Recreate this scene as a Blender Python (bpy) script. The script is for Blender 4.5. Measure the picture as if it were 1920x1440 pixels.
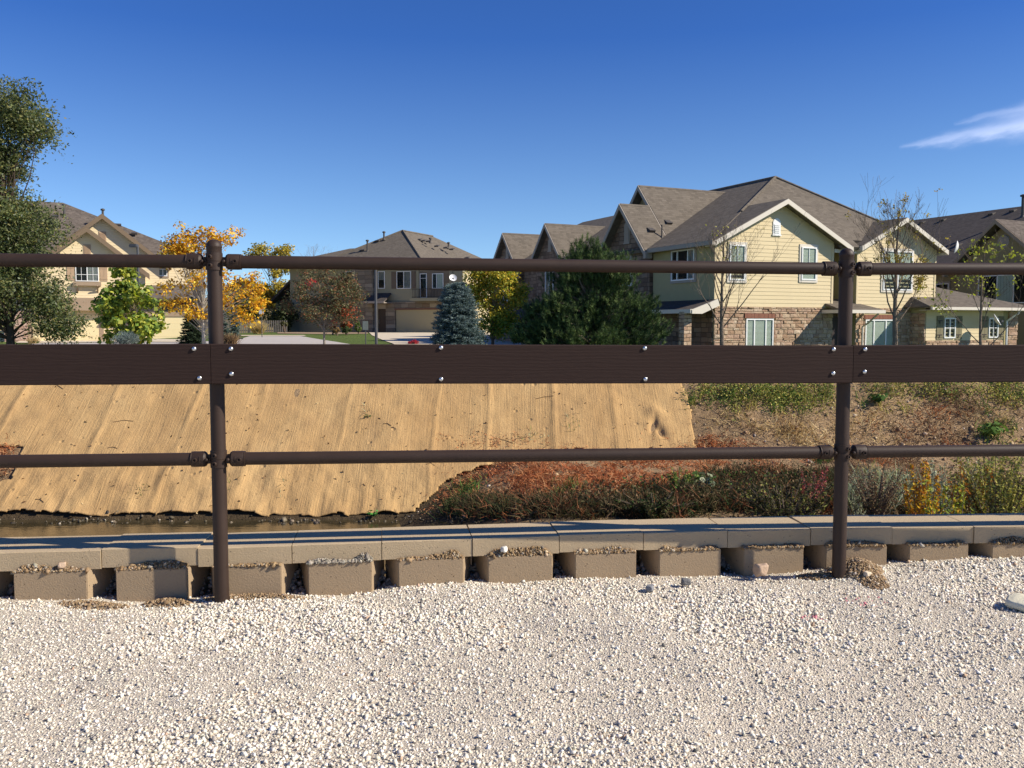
import bpy, bmesh, math, random
import numpy as np
from mathutils import Vector, Matrix
for _o in list(bpy.data.objects): bpy.data.objects.remove(_o)
SC = bpy.context.scene
COL = SC.collection
random.seed(7)
RNG = np.random.default_rng(11)
R = math.radians
PI = math.pi

# ------------------------------------------------------------------ camera, sky, sun, exposure
CZ = 1.07                      # camera height above the gravel
PITCH = R(3.85)
FPX = 1660.0                   # focal length in pixels of the 1920 px wide photograph
cam_d = bpy.data.cameras.new('camera'); cam = bpy.data.objects.new('camera', cam_d); COL.objects.link(cam)
cam.location = (0, 0, CZ); cam.rotation_euler = (R(90) - PITCH, 0, 0)
cam_d.sensor_width = 36; cam_d.lens = 36 * FPX / 1920; cam_d.clip_start = 0.05; cam_d.clip_end = 6000
SC.camera = cam

SUN_AZ, SUN_EL = R(77.5), R(35.5)  # azimuth from behind the camera (-Y) towards +X
world = bpy.data.worlds.new('World'); SC.world = world; world.use_nodes = True
wn = world.node_tree; wn.nodes.clear()
def WN(t, **k):
    n = wn.nodes.new(t)
    for a, b in k.items(): setattr(n, a, b)
    return n
w_out = WN('ShaderNodeOutputWorld'); w_bg = WN('ShaderNodeBackground')
w_sky = WN('ShaderNodeTexSky', sky_type='NISHITA', sun_disc=False, sun_elevation=SUN_EL, altitude=3000, air_density=1.0, dust_density=0.0, ozone_density=9.0)
SUNV = Vector((math.sin(SUN_AZ) * math.cos(SUN_EL), -math.cos(SUN_AZ) * math.cos(SUN_EL), math.sin(SUN_EL)))
w_sky.sun_rotation = math.atan2(SUNV.x, SUNV.y)
w_bg.inputs['Strength'].default_value = 0.108
# thin cirrus streaks high to the right, given by direction in the sky
w_tc = WN('ShaderNodeTexCoord'); w_sep = WN('ShaderNodeSeparateXYZ')
wn.links.new(w_tc.outputs['Generated'], w_sep.inputs[0])
def WM(op, a, b=None, c=None, clamp=False):
    n = WN('ShaderNodeMath', operation=op, use_clamp=clamp)
    for i, v in enumerate((a, b, c)):
        if v is None: continue
        if isinstance(v, (int, float)): n.inputs[i].default_value = v
        else: wn.links.new(v, n.inputs[i])
    return n.outputs[0]
sx = WM('DIVIDE', w_sep.outputs[0], w_sep.outputs[1])            # tangent of bearing
sz = WM('DIVIDE', w_sep.outputs[2], w_sep.outputs[1])            # tangent of height
w_no = WN('ShaderNodeTexNoise'); w_no.inputs['Scale'].default_value = 1.0; w_no.inputs['Detail'].default_value = 7
w_no.inputs['Roughness'].default_value = 0.55
w_cmb = WN('ShaderNodeCombineXYZ'); wn.links.new(WM('MULTIPLY', sx, 24), w_cmb.inputs[0])
wn.links.new(WM('MULTIPLY', WM('SUBTRACT', sz, WM('MULTIPLY', sx, 0.22)), 75), w_cmb.inputs[1]); wn.links.new(w_cmb.outputs[0], w_no.inputs['Vector'])
nz = WM('SUBTRACT', w_no.outputs['Fac'], 0.5)
def streak(x0, z0, slope, x1, halfw, gain):
    d = WM('SUBTRACT', sz, WM('ADD', WM('MULTIPLY', WM('SUBTRACT', sx, x0), slope), z0))
    d = WM('ADD', d, WM('MULTIPLY', nz, 0.016))
    t = WM('DIVIDE', WM('SUBTRACT', sx, x0), x1 - x0, clamp=True)
    wd = WM('ADD', WM('MULTIPLY', t, halfw), 0.0016)
    q = WM('DIVIDE', d, wd); q = WM('MULTIPLY', q, q)
    g = WM('POWER', 2.718, WM('MULTIPLY', q, -1.0))
    g = WM('MULTIPLY', g, WM('MULTIPLY', WM('POWER', t, 0.45), gain))
    return WM('MULTIPLY', g, WM('GREATER_THAN', w_sep.outputs[1], 0.0))
s1 = streak(0.43, 0.196, 0.175, 0.60, 0.011, 0.85)
s2 = streak(0.49, 0.222, 0.20, 0.61, 0.007, 0.5)
cl = WM('MULTIPLY', WM('ADD', s1, s2, clamp=True), WM('ADD', WM('MULTIPLY', nz, 0.9), 0.8), clamp=True)
w_hs = WN('ShaderNodeHueSaturation'); w_hs.inputs['Saturation'].default_value = 1.09; w_hs.inputs['Hue'].default_value = 0.509
wn.links.new(w_sky.outputs[0], w_hs.inputs['Color'])
w_mr = WN('ShaderNodeMapRange'); w_mr.inputs[1].default_value = 0.06; w_mr.inputs[2].default_value = 0.30; w_mr.inputs[3].default_value = 0.88; w_mr.inputs[4].default_value = 1.10
wn.links.new(w_sep.outputs[2], w_mr.inputs[0]); wn.links.new(w_mr.outputs[0], w_hs.inputs['Saturation'])
w_mv = WN('ShaderNodeMapRange'); w_mv.inputs[1].default_value = 0.06; w_mv.inputs[2].default_value = 0.30; w_mv.inputs[3].default_value = 0.97; w_mv.inputs[4].default_value = 1.0
w_mh = WN('ShaderNodeMapRange'); w_mh.inputs[1].default_value = 0.06; w_mh.inputs[2].default_value = 0.30; w_mh.inputs[3].default_value = 0.490; w_mh.inputs[4].default_value = 0.509
wn.links.new(w_sep.outputs[2], w_mh.inputs[0]); wn.links.new(w_mh.outputs[0], w_hs.inputs['Hue'])
wn.links.new(w_sep.outputs[2], w_mv.inputs[0]); wn.links.new(w_mv.outputs[0], w_hs.inputs['Value'])
w_mix = WN('ShaderNodeMix', data_type='RGBA')
wn.links.new(cl, w_mix.inputs[0]); wn.links.new(w_hs.outputs[0], w_mix.inputs[6]); w_mix.inputs[7].default_value = (5.6, 6.4, 8.8, 1)
wn.links.new(w_mix.outputs[2], w_bg.inputs['Color']); wn.links.new(w_bg.outputs[0], w_out.inputs[0])

sun_d = bpy.data.lights.new('sun', 'SUN'); sun = bpy.data.objects.new('sun', sun_d); COL.objects.link(sun)
sun_d.energy = 5.0; sun_d.angle = R(0.53); sun_d.color = (1.0, 0.915, 0.785)
sun.rotation_euler = (-SUNV).to_track_quat('-Z', 'Y').to_euler()
SC.view_settings.view_transform = 'Standard'; SC.view_settings.look = 'None'
SC.view_settings.exposure = 0.45; SC.view_settings.gamma = 1
SC.cycles.max_bounces = 8; SC.cycles.transparent_max_bounces = 12
SC.cycles.use_denoising = True

# ------------------------------------------------------------------ helpers: tags, meshes
def tag(o, label=None, cat=None, group=None, kind=None):
    if label: o['label'] = label
    if cat: o['category'] = cat
    if group: o['group'] = group
    if kind: o['kind'] = kind
    return o
def empty(name, loc=(0, 0, 0), rz=0.0, label=None, cat=None, group=None):
    o = bpy.data.objects.new(name, None); o.location = loc; o.rotation_euler = (0, 0, rz)
    o.empty_display_size = 0.2; COL.objects.link(o)
    return tag(o, label, cat, group)
def link(name, me, mat, parent=None):
    if mat is not None:
        for m in (mat if isinstance(mat, (list, tuple)) else [mat]): me.materials.append(m)
    o = bpy.data.objects.new(name, me); COL.objects.link(o)
    if parent is not None: o.parent = parent
    return o
def uv_metres(me):
    """UVs in metres: u along the horizontal of each face, v up the face (siding, stone, shingles follow it)"""
    uv = me.uv_layers.new(name='UVMap')
    for p in me.polygons:
        n = p.normal
        if abs(n.z) > 0.985: a, b = Vector((1, 0, 0)), Vector((0, 1, 0))
        else:
            a = Vector((0, 0, 1)).cross(n).normalized(); b = n.cross(a)
        for li in p.loop_indices:
            c = me.vertices[me.loops[li].vertex_index].co
            uv.data[li].uv = (c.dot(a), c.dot(b))
class MB:
    """collects shapes; build() links them as one mesh object"""
    def __init__(s): s.v = []; s.f = []; s.r = []; s.sm = []
    def add(s, vs, fs, rnd=None, smooth=False):
        o = len(s.v); s.v += [tuple(v) for v in vs]
        rnd = random.random() if rnd is None else rnd
        for f in fs: s.f.append(tuple(i + o for i in f)); s.r.append(rnd); s.sm.append(smooth)
    def box(s, x0, x1, y0, y1, z0, z1, T=None, rnd=None):
        vs = [(x, y, z) for x in (x0, x1) for y in (y0, y1) for z in (z0, z1)]
        if T: vs = [T(*v) for v in vs]
        s.add(vs, [(0, 1, 3, 2), (4, 6, 7, 5), (0, 4, 5, 1), (2, 3, 7, 6), (0, 2, 6, 4), (1, 5, 7, 3)], rnd)
    def prism(s, poly, y0, y1, T=None, rnd=None):
        """polygon in (x, z) pushed from y0 to y1"""
        n = len(poly); vs = [(x, y0, z) for x, z in poly] + [(x, y1, z) for x, z in poly]
        if T: vs = [T(*v) for v in vs]
        s.add(vs, [tuple(range(n)), tuple(range(2 * n - 1, n - 1, -1))] + [(i, i + n, (i + 1) % n + n, (i + 1) % n) for i in range(n)], rnd)
    def slab(s, quad, th, rnd=None):
        """any planar polygon given a thickness downwards along its normal"""
        q = [Vector(p) for p in quad]; nrm = Vector((0, 0, 0))
        for i in range(len(q)): nrm += q[i].cross(q[(i + 1) % len(q)])
        nrm.normalize()
        if nrm.z < 0: nrm = -nrm
        n = len(q); vs = q + [p - nrm * th for p in q]
        s.add(vs, [tuple(range(n)), tuple(range(2 * n - 1, n - 1, -1))] + [(i, i + n, (i + 1) % n + n, (i + 1) % n) for i in range(n)], rnd)
    def tube(s, pts, rad, seg=8, caps=True, rnd=None, smooth=True):
        pts = [Vector(p) for p in pts]; n = len(pts)
        rad = [rad] * n if isinstance(rad, (int, float)) else rad
        vs = []; up = None
        for i, p in enumerate(pts):
            d = (pts[min(i + 1, n - 1)] - pts[max(i - 1, 0)])
            if d.length < 1e-9: d = Vector((0, 0, 1))
            d.normalize()
            if up is None: up = d.orthogonal().normalized()
            up = (up - d * up.dot(d))
            up = up.normalized() if up.length > 1e-6 else d.orthogonal().normalized()
            w = d.cross(up)
            for k in range(seg):
                a = 2 * PI * k / seg
                vs.append(p + (up * math.cos(a) + w * math.sin(a)) * rad[i])
        fs = [(i * seg + k, i * seg + (k + 1) % seg, (i + 1) * seg + (k + 1) % seg, (i + 1) * seg + k) for i in range(n - 1) for k in range(seg)]
        s.add(vs, fs, rnd, smooth)
        if caps:
            o = len(s.v) - len(vs); r0 = s.r[-1]
            s.f.append(tuple(o + k for k in range(seg))[::-1]); s.f.append(tuple(o + (n - 1) * seg + k for k in range(seg))); s.r += [r0, r0]; s.sm += [False, False]
    def lathe(s, prof, seg=20, org=(0, 0, 0), axis=(0, 0, 1), rnd=None, smooth=True):
        """profile (radius, height along axis)"""
        ax = Vector(axis).normalized(); e = ax.orthogonal().normalized(); w = ax.cross(e); org = Vector(org)
        vs = []
        for r, h in prof:
            for k in range(seg):
                a = 2 * PI * k / seg
                vs.append(org + ax * h + (e * math.cos(a) + w * math.sin(a)) * max(r, 1e-5))
        n = len(prof)
        s.add(vs, [(i * seg + k, i * seg + (k + 1) % seg, (i + 1) * seg + (k + 1) % seg, (i + 1) * seg + k) for i in range(n - 1) for k in range(seg)], rnd, smooth)
    def build(s, name, mat, parent=None, bevel=0.0, uv=True, normals=True):
        me = bpy.data.meshes.new(name); me.from_pydata(s.v, [], s.f)
        me.validate(clean_customdata=False)
        bm = bmesh.new(); bm.from_mesh(me)
        if normals: bmesh.ops.recalc_face_normals(bm, faces=bm.faces)
        if bevel > 0:
            es = [e for e in bm.edges if len(e.link_faces) == 2 and e.calc_face_angle(0) > 0.6]
            bmesh.ops.bevel(bm, geom=es, offset=bevel, segments=2, affect='EDGES', clamp_overlap=True)
        bm.to_mesh(me); bm.free()
        if len(me.polygons) == len(s.f):
            a = me.attributes.new('rnd', 'FLOAT', 'FACE'); a.data.foreach_set('value', s.r)
            me.polygons.foreach_set('use_smooth', s.sm)
            if any(s.sm): me.set_sharp_from_angle(angle=R(32))
        if uv: uv_metres(me)
        return link(name, me, mat, parent)
def np_mesh(name, V, F, mat, parent=None, col=None, smooth=False):
    """numpy arrays to a mesh; F is (n,3) or (n,4); col is (n,3) own colour per face"""
    me = bpy.data.meshes.new(name); V = np.asarray(V, np.float32); F = np.asarray(F, np.int32); k = F.shape[1]
    me.vertices.add(len(V)); me.vertices.foreach_set('co', V.ravel())
    me.loops.add(F.size); me.loops.foreach_set('vertex_index', F.ravel())
    me.polygons.add(len(F)); me.polygons.foreach_set('loop_start', np.arange(0, F.size, k, dtype=np.int32))
    me.update(calc_edges=True)
    if smooth: me.polygons.foreach_set('use_smooth', np.ones(len(F), bool))
    if col is not None:
        a = me.attributes.new('col', 'FLOAT_COLOR', 'FACE')
        c = np.ones((len(F), 4), np.float32); c[:, :3] = col; a.data.foreach_set('color', c.ravel())
    return link(name, me, mat, parent)

# ------------------------------------------------------------------ helpers: materials
def newmat(name, rough=0.85, spec=0.25, metal=0.0):
    m = bpy.data.materials.new(name); m.use_nodes = True; nt = m.node_tree
    b = nt.nodes['Principled BSDF']; b.inputs['Roughness'].default_value = rough
    b.inputs['Specular IOR Level'].default_value = spec; b.inputs['Metallic'].default_value = metal
    return m, nt, b
def N(nt, t, ins=None, **k):
    n = nt.nodes.new(t)
    for a, b in k.items(): setattr(n, a, b)
    for a, v in (ins or {}).items():
        if hasattr(v, 'is_linked') or isinstance(v, bpy.types.NodeSocket): nt.links.new(v, n.inputs[a])
        else: n.inputs[a].default_value = v
    return n
def NM(nt, op, a, b=0.0, c=0.0, clamp=False):
    n = nt.nodes.new('ShaderNodeMath'); n.operation = op; n.use_clamp = clamp
    for i, v in enumerate((a, b, c)):
        if isinstance(v, bpy.types.NodeSocket): nt.links.new(v, n.inputs[i])
        else: n.inputs[i].default_value = v
    return n.outputs[0]
def ramp(nt, fac, stops):
    n = nt.nodes.new('ShaderNodeValToRGB'); nt.links.new(fac, n.inputs[0]); e = n.color_ramp.elements
    while len(e) > len(stops): e.remove(e[-1])
    while len(e) < len(stops): e.new(0.5)
    for i, (p, c) in enumerate(stops): e[i].position = p; e[i].color = (*c, 1)
    return n.outputs[0]
def mixc(nt, f, a, b, mode='MIX'):
    n = nt.nodes.new('ShaderNodeMix'); n.data_type = 'RGBA'; n.blend_type = mode
    for i, v in ((0, f), (6, a), (7, b)):
        if isinstance(v, bpy.types.NodeSocket): nt.links.new(v, n.inputs[i])
        else: n.inputs[i].default_value = v if i == 0 else (*v, 1)
    return n.outputs[2]
def objco(nt): return nt.nodes.new('ShaderNodeTexCoord').outputs['Object']
def uvco(nt): return nt.nodes.new('ShaderNodeTexCoord').outputs['UV']
def scaled(nt, vec, s): return N(nt, 'ShaderNodeMapping', {'Vector': vec, 'Scale': s}).outputs[0]
def noise(nt, vec, scale, detail=4, rough=0.55, out='Fac'):
    return N(nt, 'ShaderNodeTexNoise', {'Vector': vec, 'Scale': scale, 'Detail': detail, 'Roughness': rough}).outputs[out]
def bump(nt, bsdf, h, dist, strength=1.0):
    n = N(nt, 'ShaderNodeBump', {'Height': h, 'Distance': dist, 'Strength': strength}); nt.links.new(n.outputs[0], bsdf.inputs['Normal'])
def attr(nt, name): return N(nt, 'ShaderNodeAttribute', attribute_name=name)
def setc(nt, b, c):
    if isinstance(c, bpy.types.NodeSocket): nt.links.new(c, b.inputs['Base Color'])
    else: b.inputs['Base Color'].default_value = (*c, 1)
def simple(name, c, rough=0.6, spec=0.3, metal=0.0, var=0.12, scale=6.0, bmp=0.0, bscale=40.0):
    """painted or plain surface with slight mottling of its own colour"""
    m, nt, b = newmat(name, rough, spec, metal)
    oc = objco(nt); n = noise(nt, oc, scale, 5)
    setc(nt, b, mixc(nt, n, tuple(x * (1 - var) for x in c), tuple(min(1, x * (1 + var)) for x in c)))
    if bmp: bump(nt, b, noise(nt, oc, bscale, 4), bmp)
    return m
def colmat(name, rough=0.7, transl=0.0, spec=0.25):
    """colour of each stone, leaf or blade comes from its own face colour"""
    m, nt, b = newmat(name, rough, spec)
    a = attr(nt, 'col'); nt.links.new(a.outputs['Color'], b.inputs['Base Color'])
    if transl:
        t = N(nt, 'ShaderNodeBsdfTranslucent', {'Color': mixc(nt, 0.5, a.outputs['Color'], N(nt, 'ShaderNodeHueSaturation', {'Color': a.outputs['Color'], 'Saturation': 1.15, 'Value': 1.25}).outputs[0])})
        mx = N(nt, 'ShaderNodeMixShader', {0: transl, 1: b.outputs[0], 2: t.outputs[0]})
        nt.links.new(mx.outputs[0], nt.nodes['Material Output'].inputs['Surface'])
    return m

def s2l(r, g, b):
    f = lambda x: ((x / 255 + 0.055) / 1.055) ** 2.4 if x > 10 else x / 255 / 12.92
    return (f(r), f(g), f(b))

# value noise in numpy
def vn(x, y, seed=0):
    x = np.asarray(x, float); y = np.asarray(y, float)
    xi = np.floor(x).astype(np.int64); yi = np.floor(y).astype(np.int64); fx = x - xi; fy = y - yi
    fx = fx * fx * (3 - 2 * fx); fy = fy * fy * (3 - 2 * fy)
    def hsh(a, b):
        n = (a * 374761393 + b * 668265263 + seed * 1442695041) & 0x7fffffff
        n = ((n ^ (n >> 13)) * 1274126177) & 0x7fffffff
        n = (n ^ (n >> 16)) & 0xffff
        return n / 65535.0
    return (hsh(xi, yi) * (1 - fx) + hsh(xi + 1, yi) * fx) * (1 - fy) + (hsh(xi, yi + 1) * (1 - fx) + hsh(xi + 1, yi + 1) * fx) * fy
def fbm(x, y, seed=0, oct=4):
    t = 0; a = 0.5; s = 0
    for o in range(oct): t = t + a * vn(x * 2 ** o, y * 2 ** o, seed + o); s += a; a *= 0.5
    return t / s
def sst(x, a, b):
    t = np.clip((np.asarray(x, float) - a) / (b - a), 0, 1); return t * t * (3 - 2 * t)

# ------------------------------------------------------------------ the lie of the land
WX = [-40, -14, -2.12, -1.244, -0.557, 0, 0.55, 1.18, 1.79, 2.4, 14, 40]
WY = [0.6, 2.55, 3.67, 3.754, 3.85, 3.934, 4.0, 4.08, 4.114, 4.154, 4.85, 6.4]
def wall_y(X): return np.interp(X, WX, WY)          # far edge of the wall cap
WATER_Z = CZ - 2.62
FOOT = 11.75
def h(X, Y):
    X = np.asarray(X, float); Y = np.asarray(Y, float)
    d = Y - wall_y(X)
    zc = -1.22 + 0.42 * sst(Y, 50, 82)
    zc = np.where(X < -24, zc + (-1.27 - zc) * sst(-X, 24, 30), zc)
    right = sst(X - 0.1 * Y, -1.5, 3.0) * sst(Y, 18, 30)
    zc = zc * (1 - right) + (-1.95) * right
    crest = -0.70 + (zc + 0.70) * sst(Y, 14.6, 20)
    bedl = -2.85 + 0.0 * X
    bench = -2.66 + 0.11 * (Y - 5.5) + 0.10 * fbm(X * 0.8, Y * 0.8, 3)
    k = sst(X + 0.12 * (Y - 8), -2.2, 1.2)
    bed = bedl * (1 - k) + bench * k
    bank = -2.62 + 0.81 * (Y - FOOT) - 0.35 * sst(FOOT - Y, -0.02, 0.3) * (1 - k)
    slope = np.maximum(bed, bank)
    rough = (fbm(X * 1.6, Y * 1.6, 9) - 0.5) * 0.16 * sst(X - (Y - 12) * 0.0, 2.3, 3.4)
    z = np.minimum(slope + rough * sst(Y, 8, 10), np.maximum(crest, -5))
    z = np.where(Y > 14.3, crest, z)
    z = np.where(d < 0.0, -CZ - 0.16, z)
    return z + CZ
def ray(px, py):
    x = (px - 960) / FPX; y = -(py - 720) / FPX
    return np.array([x, math.cos(PITCH) + y * math.sin(PITCH), -math.sin(PITCH) + y * math.cos(PITCH)])
def P(px, py, Y):
    """world point seen at pixel (px, py) of the photograph on the plane y = Y"""
    d = ray(px, py); t = Y / d[1]
    return Vector((d[0] * t, Y, CZ + d[2] * t))
def hit(px, py, y0=4.3, y1=140):
    """where the sight line meets the ground"""
    d = ray(px, py); Ys = np.arange(y0, y1, 0.03); t = Ys / d[1]
    below = (CZ + d[2] * t) <= h(d[0] * t, Ys)
    i = int(np.argmax(below)) if below.any() else len(Ys) - 1
    return Vector((d[0] * t[i], Ys[i], float(h(d[0] * t[i], Ys[i]))))
# ------------------------------------------------------------------ ground sheets
def grid_mesh(name, xs, ys, zf, mat, warp=None, smooth=True):
    Xg, Yg = np.meshgrid(xs, ys)
    if warp is not None: Yg = warp(Xg, Yg)
    Zg = zf(Xg, Yg); V = np.stack([Xg, Yg, Zg], -1).reshape(-1, 3)
    nx, ny = len(xs), len(ys); i = np.arange(nx * ny).reshape(ny, nx)
    F = np.stack([i[:-1, :-1], i[:-1, 1:], i[1:, 1:], i[1:, :-1]], -1).reshape(-1, 4)
    return np_mesh(name, V, F, mat, smooth=smooth)

def m_dirt():
    m, nt, b = newmat('dirt', 0.95, 0.1); oc = objco(nt)
    n1 = noise(nt, oc, 0.7, 6, 0.6); n2 = noise(nt, oc, 9, 6, 0.7); n3 = noise(nt, oc, 55, 5, 0.7)
    c = ramp(nt, NM(nt, 'ADD', NM(nt, 'MULTIPLY', n1, 0.6), NM(nt, 'MULTIPLY', n2, 0.4)), [(0.3, (0.17, 0.11, 0.062)), (0.47, (0.44, 0.30, 0.165)), (0.62, (0.66, 0.455, 0.25))])
    c = mixc(nt, NM(nt, 'MULTIPLY', n3, 0.6), c, (0.16, 0.11, 0.07), 'MIX')
    sep = N(nt, 'ShaderNodeSeparateXYZ', {0: oc}); wet_shade = NM(nt, 'SUBTRACT', 1.0, NM(nt, 'MULTIPLY', NM(nt, 'SUBTRACT', NM(nt, 'ADD', sep.outputs[2], NM(nt, 'MULTIPLY', n2, 0.15)), WATER_Z + 0.36), 4.0), clamp=True)  # damp soil near the water, raised over the bench to paint its shade in
    c = mixc(nt, NM(nt, 'MULTIPLY', wet_shade, 0.85), c, (0.055, 0.042, 0.026))
    setc(nt, b, c); bump(nt, b, NM(nt, 'ADD', NM(nt, 'MULTIPLY', n2, 1.0), NM(nt, 'MULTIPLY', n3, 0.35)), 0.10, 1.0)
    return m
def m_lawn():
    m, nt, b = newmat('lawn', 0.95, 0.1); oc = objco(nt)
    n1 = noise(nt, oc, 0.25, 5, 0.6); n2 = noise(nt, oc, 14, 5, 0.8)
    c = mixc(nt, n1, (0.085, 0.125, 0.03), (0.15, 0.19, 0.055)); c = mixc(nt, NM(nt, 'MULTIPLY', n2, 0.5), c, (0.05, 0.08, 0.02))
    setc(nt, b, c); bump(nt, b, n2, 0.05)
    return m
def m_conc(name, c, joint=None):
    m, nt, b = newmat(name, 0.9, 0.15); oc = objco(nt)
    n1 = noise(nt, oc, 0.5, 5, 0.6); n2 = noise(nt, oc, 30, 4, 0.7)
    col = mixc(nt, n1, tuple(x * 0.86 for x in c), tuple(min(1, x * 1.1) for x in c)); col = mixc(nt, NM(nt, 'MULTIPLY', n2, 0.25), col, tuple(x * 0.6 for x in c))
    setc(nt, b, col); bump(nt, b, n2, 0.004)
    return m
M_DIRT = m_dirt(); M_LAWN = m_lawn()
xs = np.concatenate([[-2500, -900, -400, -200, -120, -80, -60, -45, -34, -26, -20, -16], np.arange(-13.5, 13.6, 0.12), [16, 20, 26, 34, 45, 60, 80, 120, 200, 400, 900, 2500]])
offs = np.concatenate([[-16, -8, -4, -2, -1, -0.2, 0.0, 0.012, 0.08], np.arange(0.2, 13, 0.1), np.arange(13, 90, 1.5), [100, 140, 200, 400, 900, 3000]])
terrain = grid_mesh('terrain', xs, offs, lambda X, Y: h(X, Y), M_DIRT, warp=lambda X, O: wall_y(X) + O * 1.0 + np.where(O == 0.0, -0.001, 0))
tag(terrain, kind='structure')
lxs = np.concatenate([[-400, -200, -120, -90], np.arange(-70, 71, 2.0), [90, 120, 200, 400]]); lys = np.concatenate([np.arange(16.5, 100, 1.0), [110, 140, 200, 400, 900]])
tag(grid_mesh('lawn', lxs, lys, lambda X, Y: h(X, Y) + 0.05 * sst(Y, 16.5, 19) - 0.01, M_LAWN), kind='structure')

def sheet(name, poly, dz, mat, px=True, cuts=5, th=0.0):
    """a paved or planted sheet laid on the ground; poly in pixels of the photograph or in metres"""
    pts = [hit(*p, y0=15) for p in poly] if px else [Vector((x, y, 0)) for x, y in poly]
    bm = bmesh.new(); vs = [bm.verts.new((p.x, p.y, 0)) for p in pts]; bm.faces.new(vs)
    bmesh.ops.triangulate(bm, faces=bm.faces)
    for _ in range(cuts): bmesh.ops.subdivide_edges(bm, edges=[e for e in bm.edges if e.calc_length() > 2.5], cuts=1, use_grid_fill=True)
    bmesh.ops.triangulate(bm, faces=bm.faces)
    for v in bm.verts: v.co.z = float(h(v.co.x, v.co.y)) + dz
    bmesh.ops.recalc_face_normals(bm, faces=bm.faces)
    if th:
        e = bmesh.ops.extrude_face_region(bm, geom=bm.faces[:]); 
        for v in [g for g in e['geom'] if isinstance(g, bmesh.types.BMVert)]: v.co.z -= th
        bmesh.ops.recalc_face_normals(bm, faces=bm.faces)
    me = bpy.data.meshes.new(name); bm.to_mesh(me); bm.free()
    return tag(link(name, me, mat), kind='structure')
M_DRIVE = m_conc('driveway_concrete', (0.62, 0.535, 0.40)); M_STREET = m_conc('street_concrete', (0.48, 0.44, 0.40))
M_MULCH = m_conc('mulch', (0.33, 0.24, 0.16))
sheet('street', [(470, 631), (560, 631), (630, 642.5), (760, 660), (760, 675), (60, 675), (60, 643), (300, 641.5), (436, 641.5)], 0.06, M_STREET)
sheet('driveway', [(690, 624), (905, 624), (985, 640), (985, 655), (760, 655), (733, 645), (712, 637), (697, 630)], 0.075, M_DRIVE)
sheet('pavement', [(440, 630.2), (570, 630.2), (574, 631.6), (440, 631.6)], 0.085, M_DRIVE)
sheet('driveway', [(40, 639.5), (350, 638.5), (370, 644), (30, 645)], 0.09, M_DRIVE)
sheet('planting_bed', [(520, 624.2), (690, 624.2), (690, 627.0), (616, 628.0), (520, 626.5)], 0.07, M_MULCH)
sheet('planting_bed', [(440, 622.5), (560, 622.8), (560, 624.5), (440, 624.3)], 0.07, M_MULCH)

# water in the channel
def m_water():
    m, nt, b = newmat('muddy_water', 0.08, 0.5); oc = objco(nt)
    setc(nt, b, mixc(nt, noise(nt, oc, 1.3, 5), (0.035, 0.028, 0.014), (0.065, 0.05, 0.025)))
    bump(nt, b, noise(nt, scaled(nt, oc, (1, 2.2, 1)), 7, 3), 0.006, 0.6)
    return m
wx = np.linspace(-30, 6, 60)
V = []; F = []
for i, x in enumerate(wx):
    V += [(x, float(wall_y(x)) + 0.006, WATER_Z), (x, FOOT + 0.15, WATER_Z)]
    if i: F.append((2 * i - 2, 2 * i, 2 * i + 1, 2 * i - 1))
tag(np_mesh('water', V, F, m_water()), kind='structure')

# ------------------------------------------------------------------ gravel path
def gz(X, Y):
    """surface of the gravel in the foreground"""
    z = (fbm(X * 1.3, Y * 1.3, 21, 3) - 0.5) * 0.05 + (fbm(X * 5, Y * 5, 22, 3) - 0.5) * 0.022
    e = sst(Y - (wall_y(X) - 0.30), -0.32, -0.01)
    z = z * (1 - 0.85 * e) + e * (np.interp(X, [-2.2, -1.76, -1.36, -1.0, -0.68, -0.35, 0.0, 0.31, 0.76, 1.1, 1.46, 1.75, 1.96, 2.3], [-0.01, -0.006, -0.026, -0.03, -0.036, 0.004, -0.006, 0.004, -0.012, -0.014, 0.006, 0.03, 0.044, 0.04]) + (vn(X * 9, Y * 9, 5) - 0.5) * 0.012)
    z = z - 0.02 * sst(Y - (wall_y(X) - 0.27), -0.01, 0.10)
    r = wall_pr = 0
    z = z + 0.040 * np.exp(-(((X - 1.47) / 0.09) ** 2 + ((Y - 3.70) / 0.10) ** 2)) + 0.02 * np.exp(-(((X + 1.0) / 0.25) ** 2 + ((Y - 3.40) / 0.08) ** 2))
    return z
def m_gravelbase():
    m, nt, b = newmat('gravel_fines', 0.95, 0.1); oc = objco(nt)
    v = N(nt, 'ShaderNodeTexVoronoi', {'Vector': oc, 'Scale': 150.0}); n = noise(nt, oc, 1.7, 4); n2 = noise(nt, oc, 260, 3)
    c = ramp(nt, N(nt, 'ShaderNodeSeparateColor', {0: v.outputs['Color']}).outputs[0], [(0.0, (0.42, 0.36, 0.28)), (0.3, (0.63, 0.555, 0.44)), (1.0, (0.78, 0.70, 0.57))])
    setc(nt, b, mixc(nt, NM(nt, 'MULTIPLY', n2, 0.5), c, (0.52, 0.44, 0.34)))
    bump(nt, b, NM(nt, 'ADD', NM(nt, 'MULTIPLY', v.outputs['Distance'], -1.0), n2), 0.006)
    return m
gx = np.concatenate([np.arange(-14, -3.6, 0.25), np.arange(-3.6, 3.9, 0.022), np.arange(3.95, 14.1, 0.25)])
go = np.concatenate([np.arange(-14, -2.2, 0.3), np.arange(-2.15, -0.045, 0.022)])
tag(grid_mesh('gravel_path', gx, go, lambda X, Y: gz(X, Y), m_gravelbase(), warp=lambda X, O: wall_y(X) + O), kind='structure')

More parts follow.
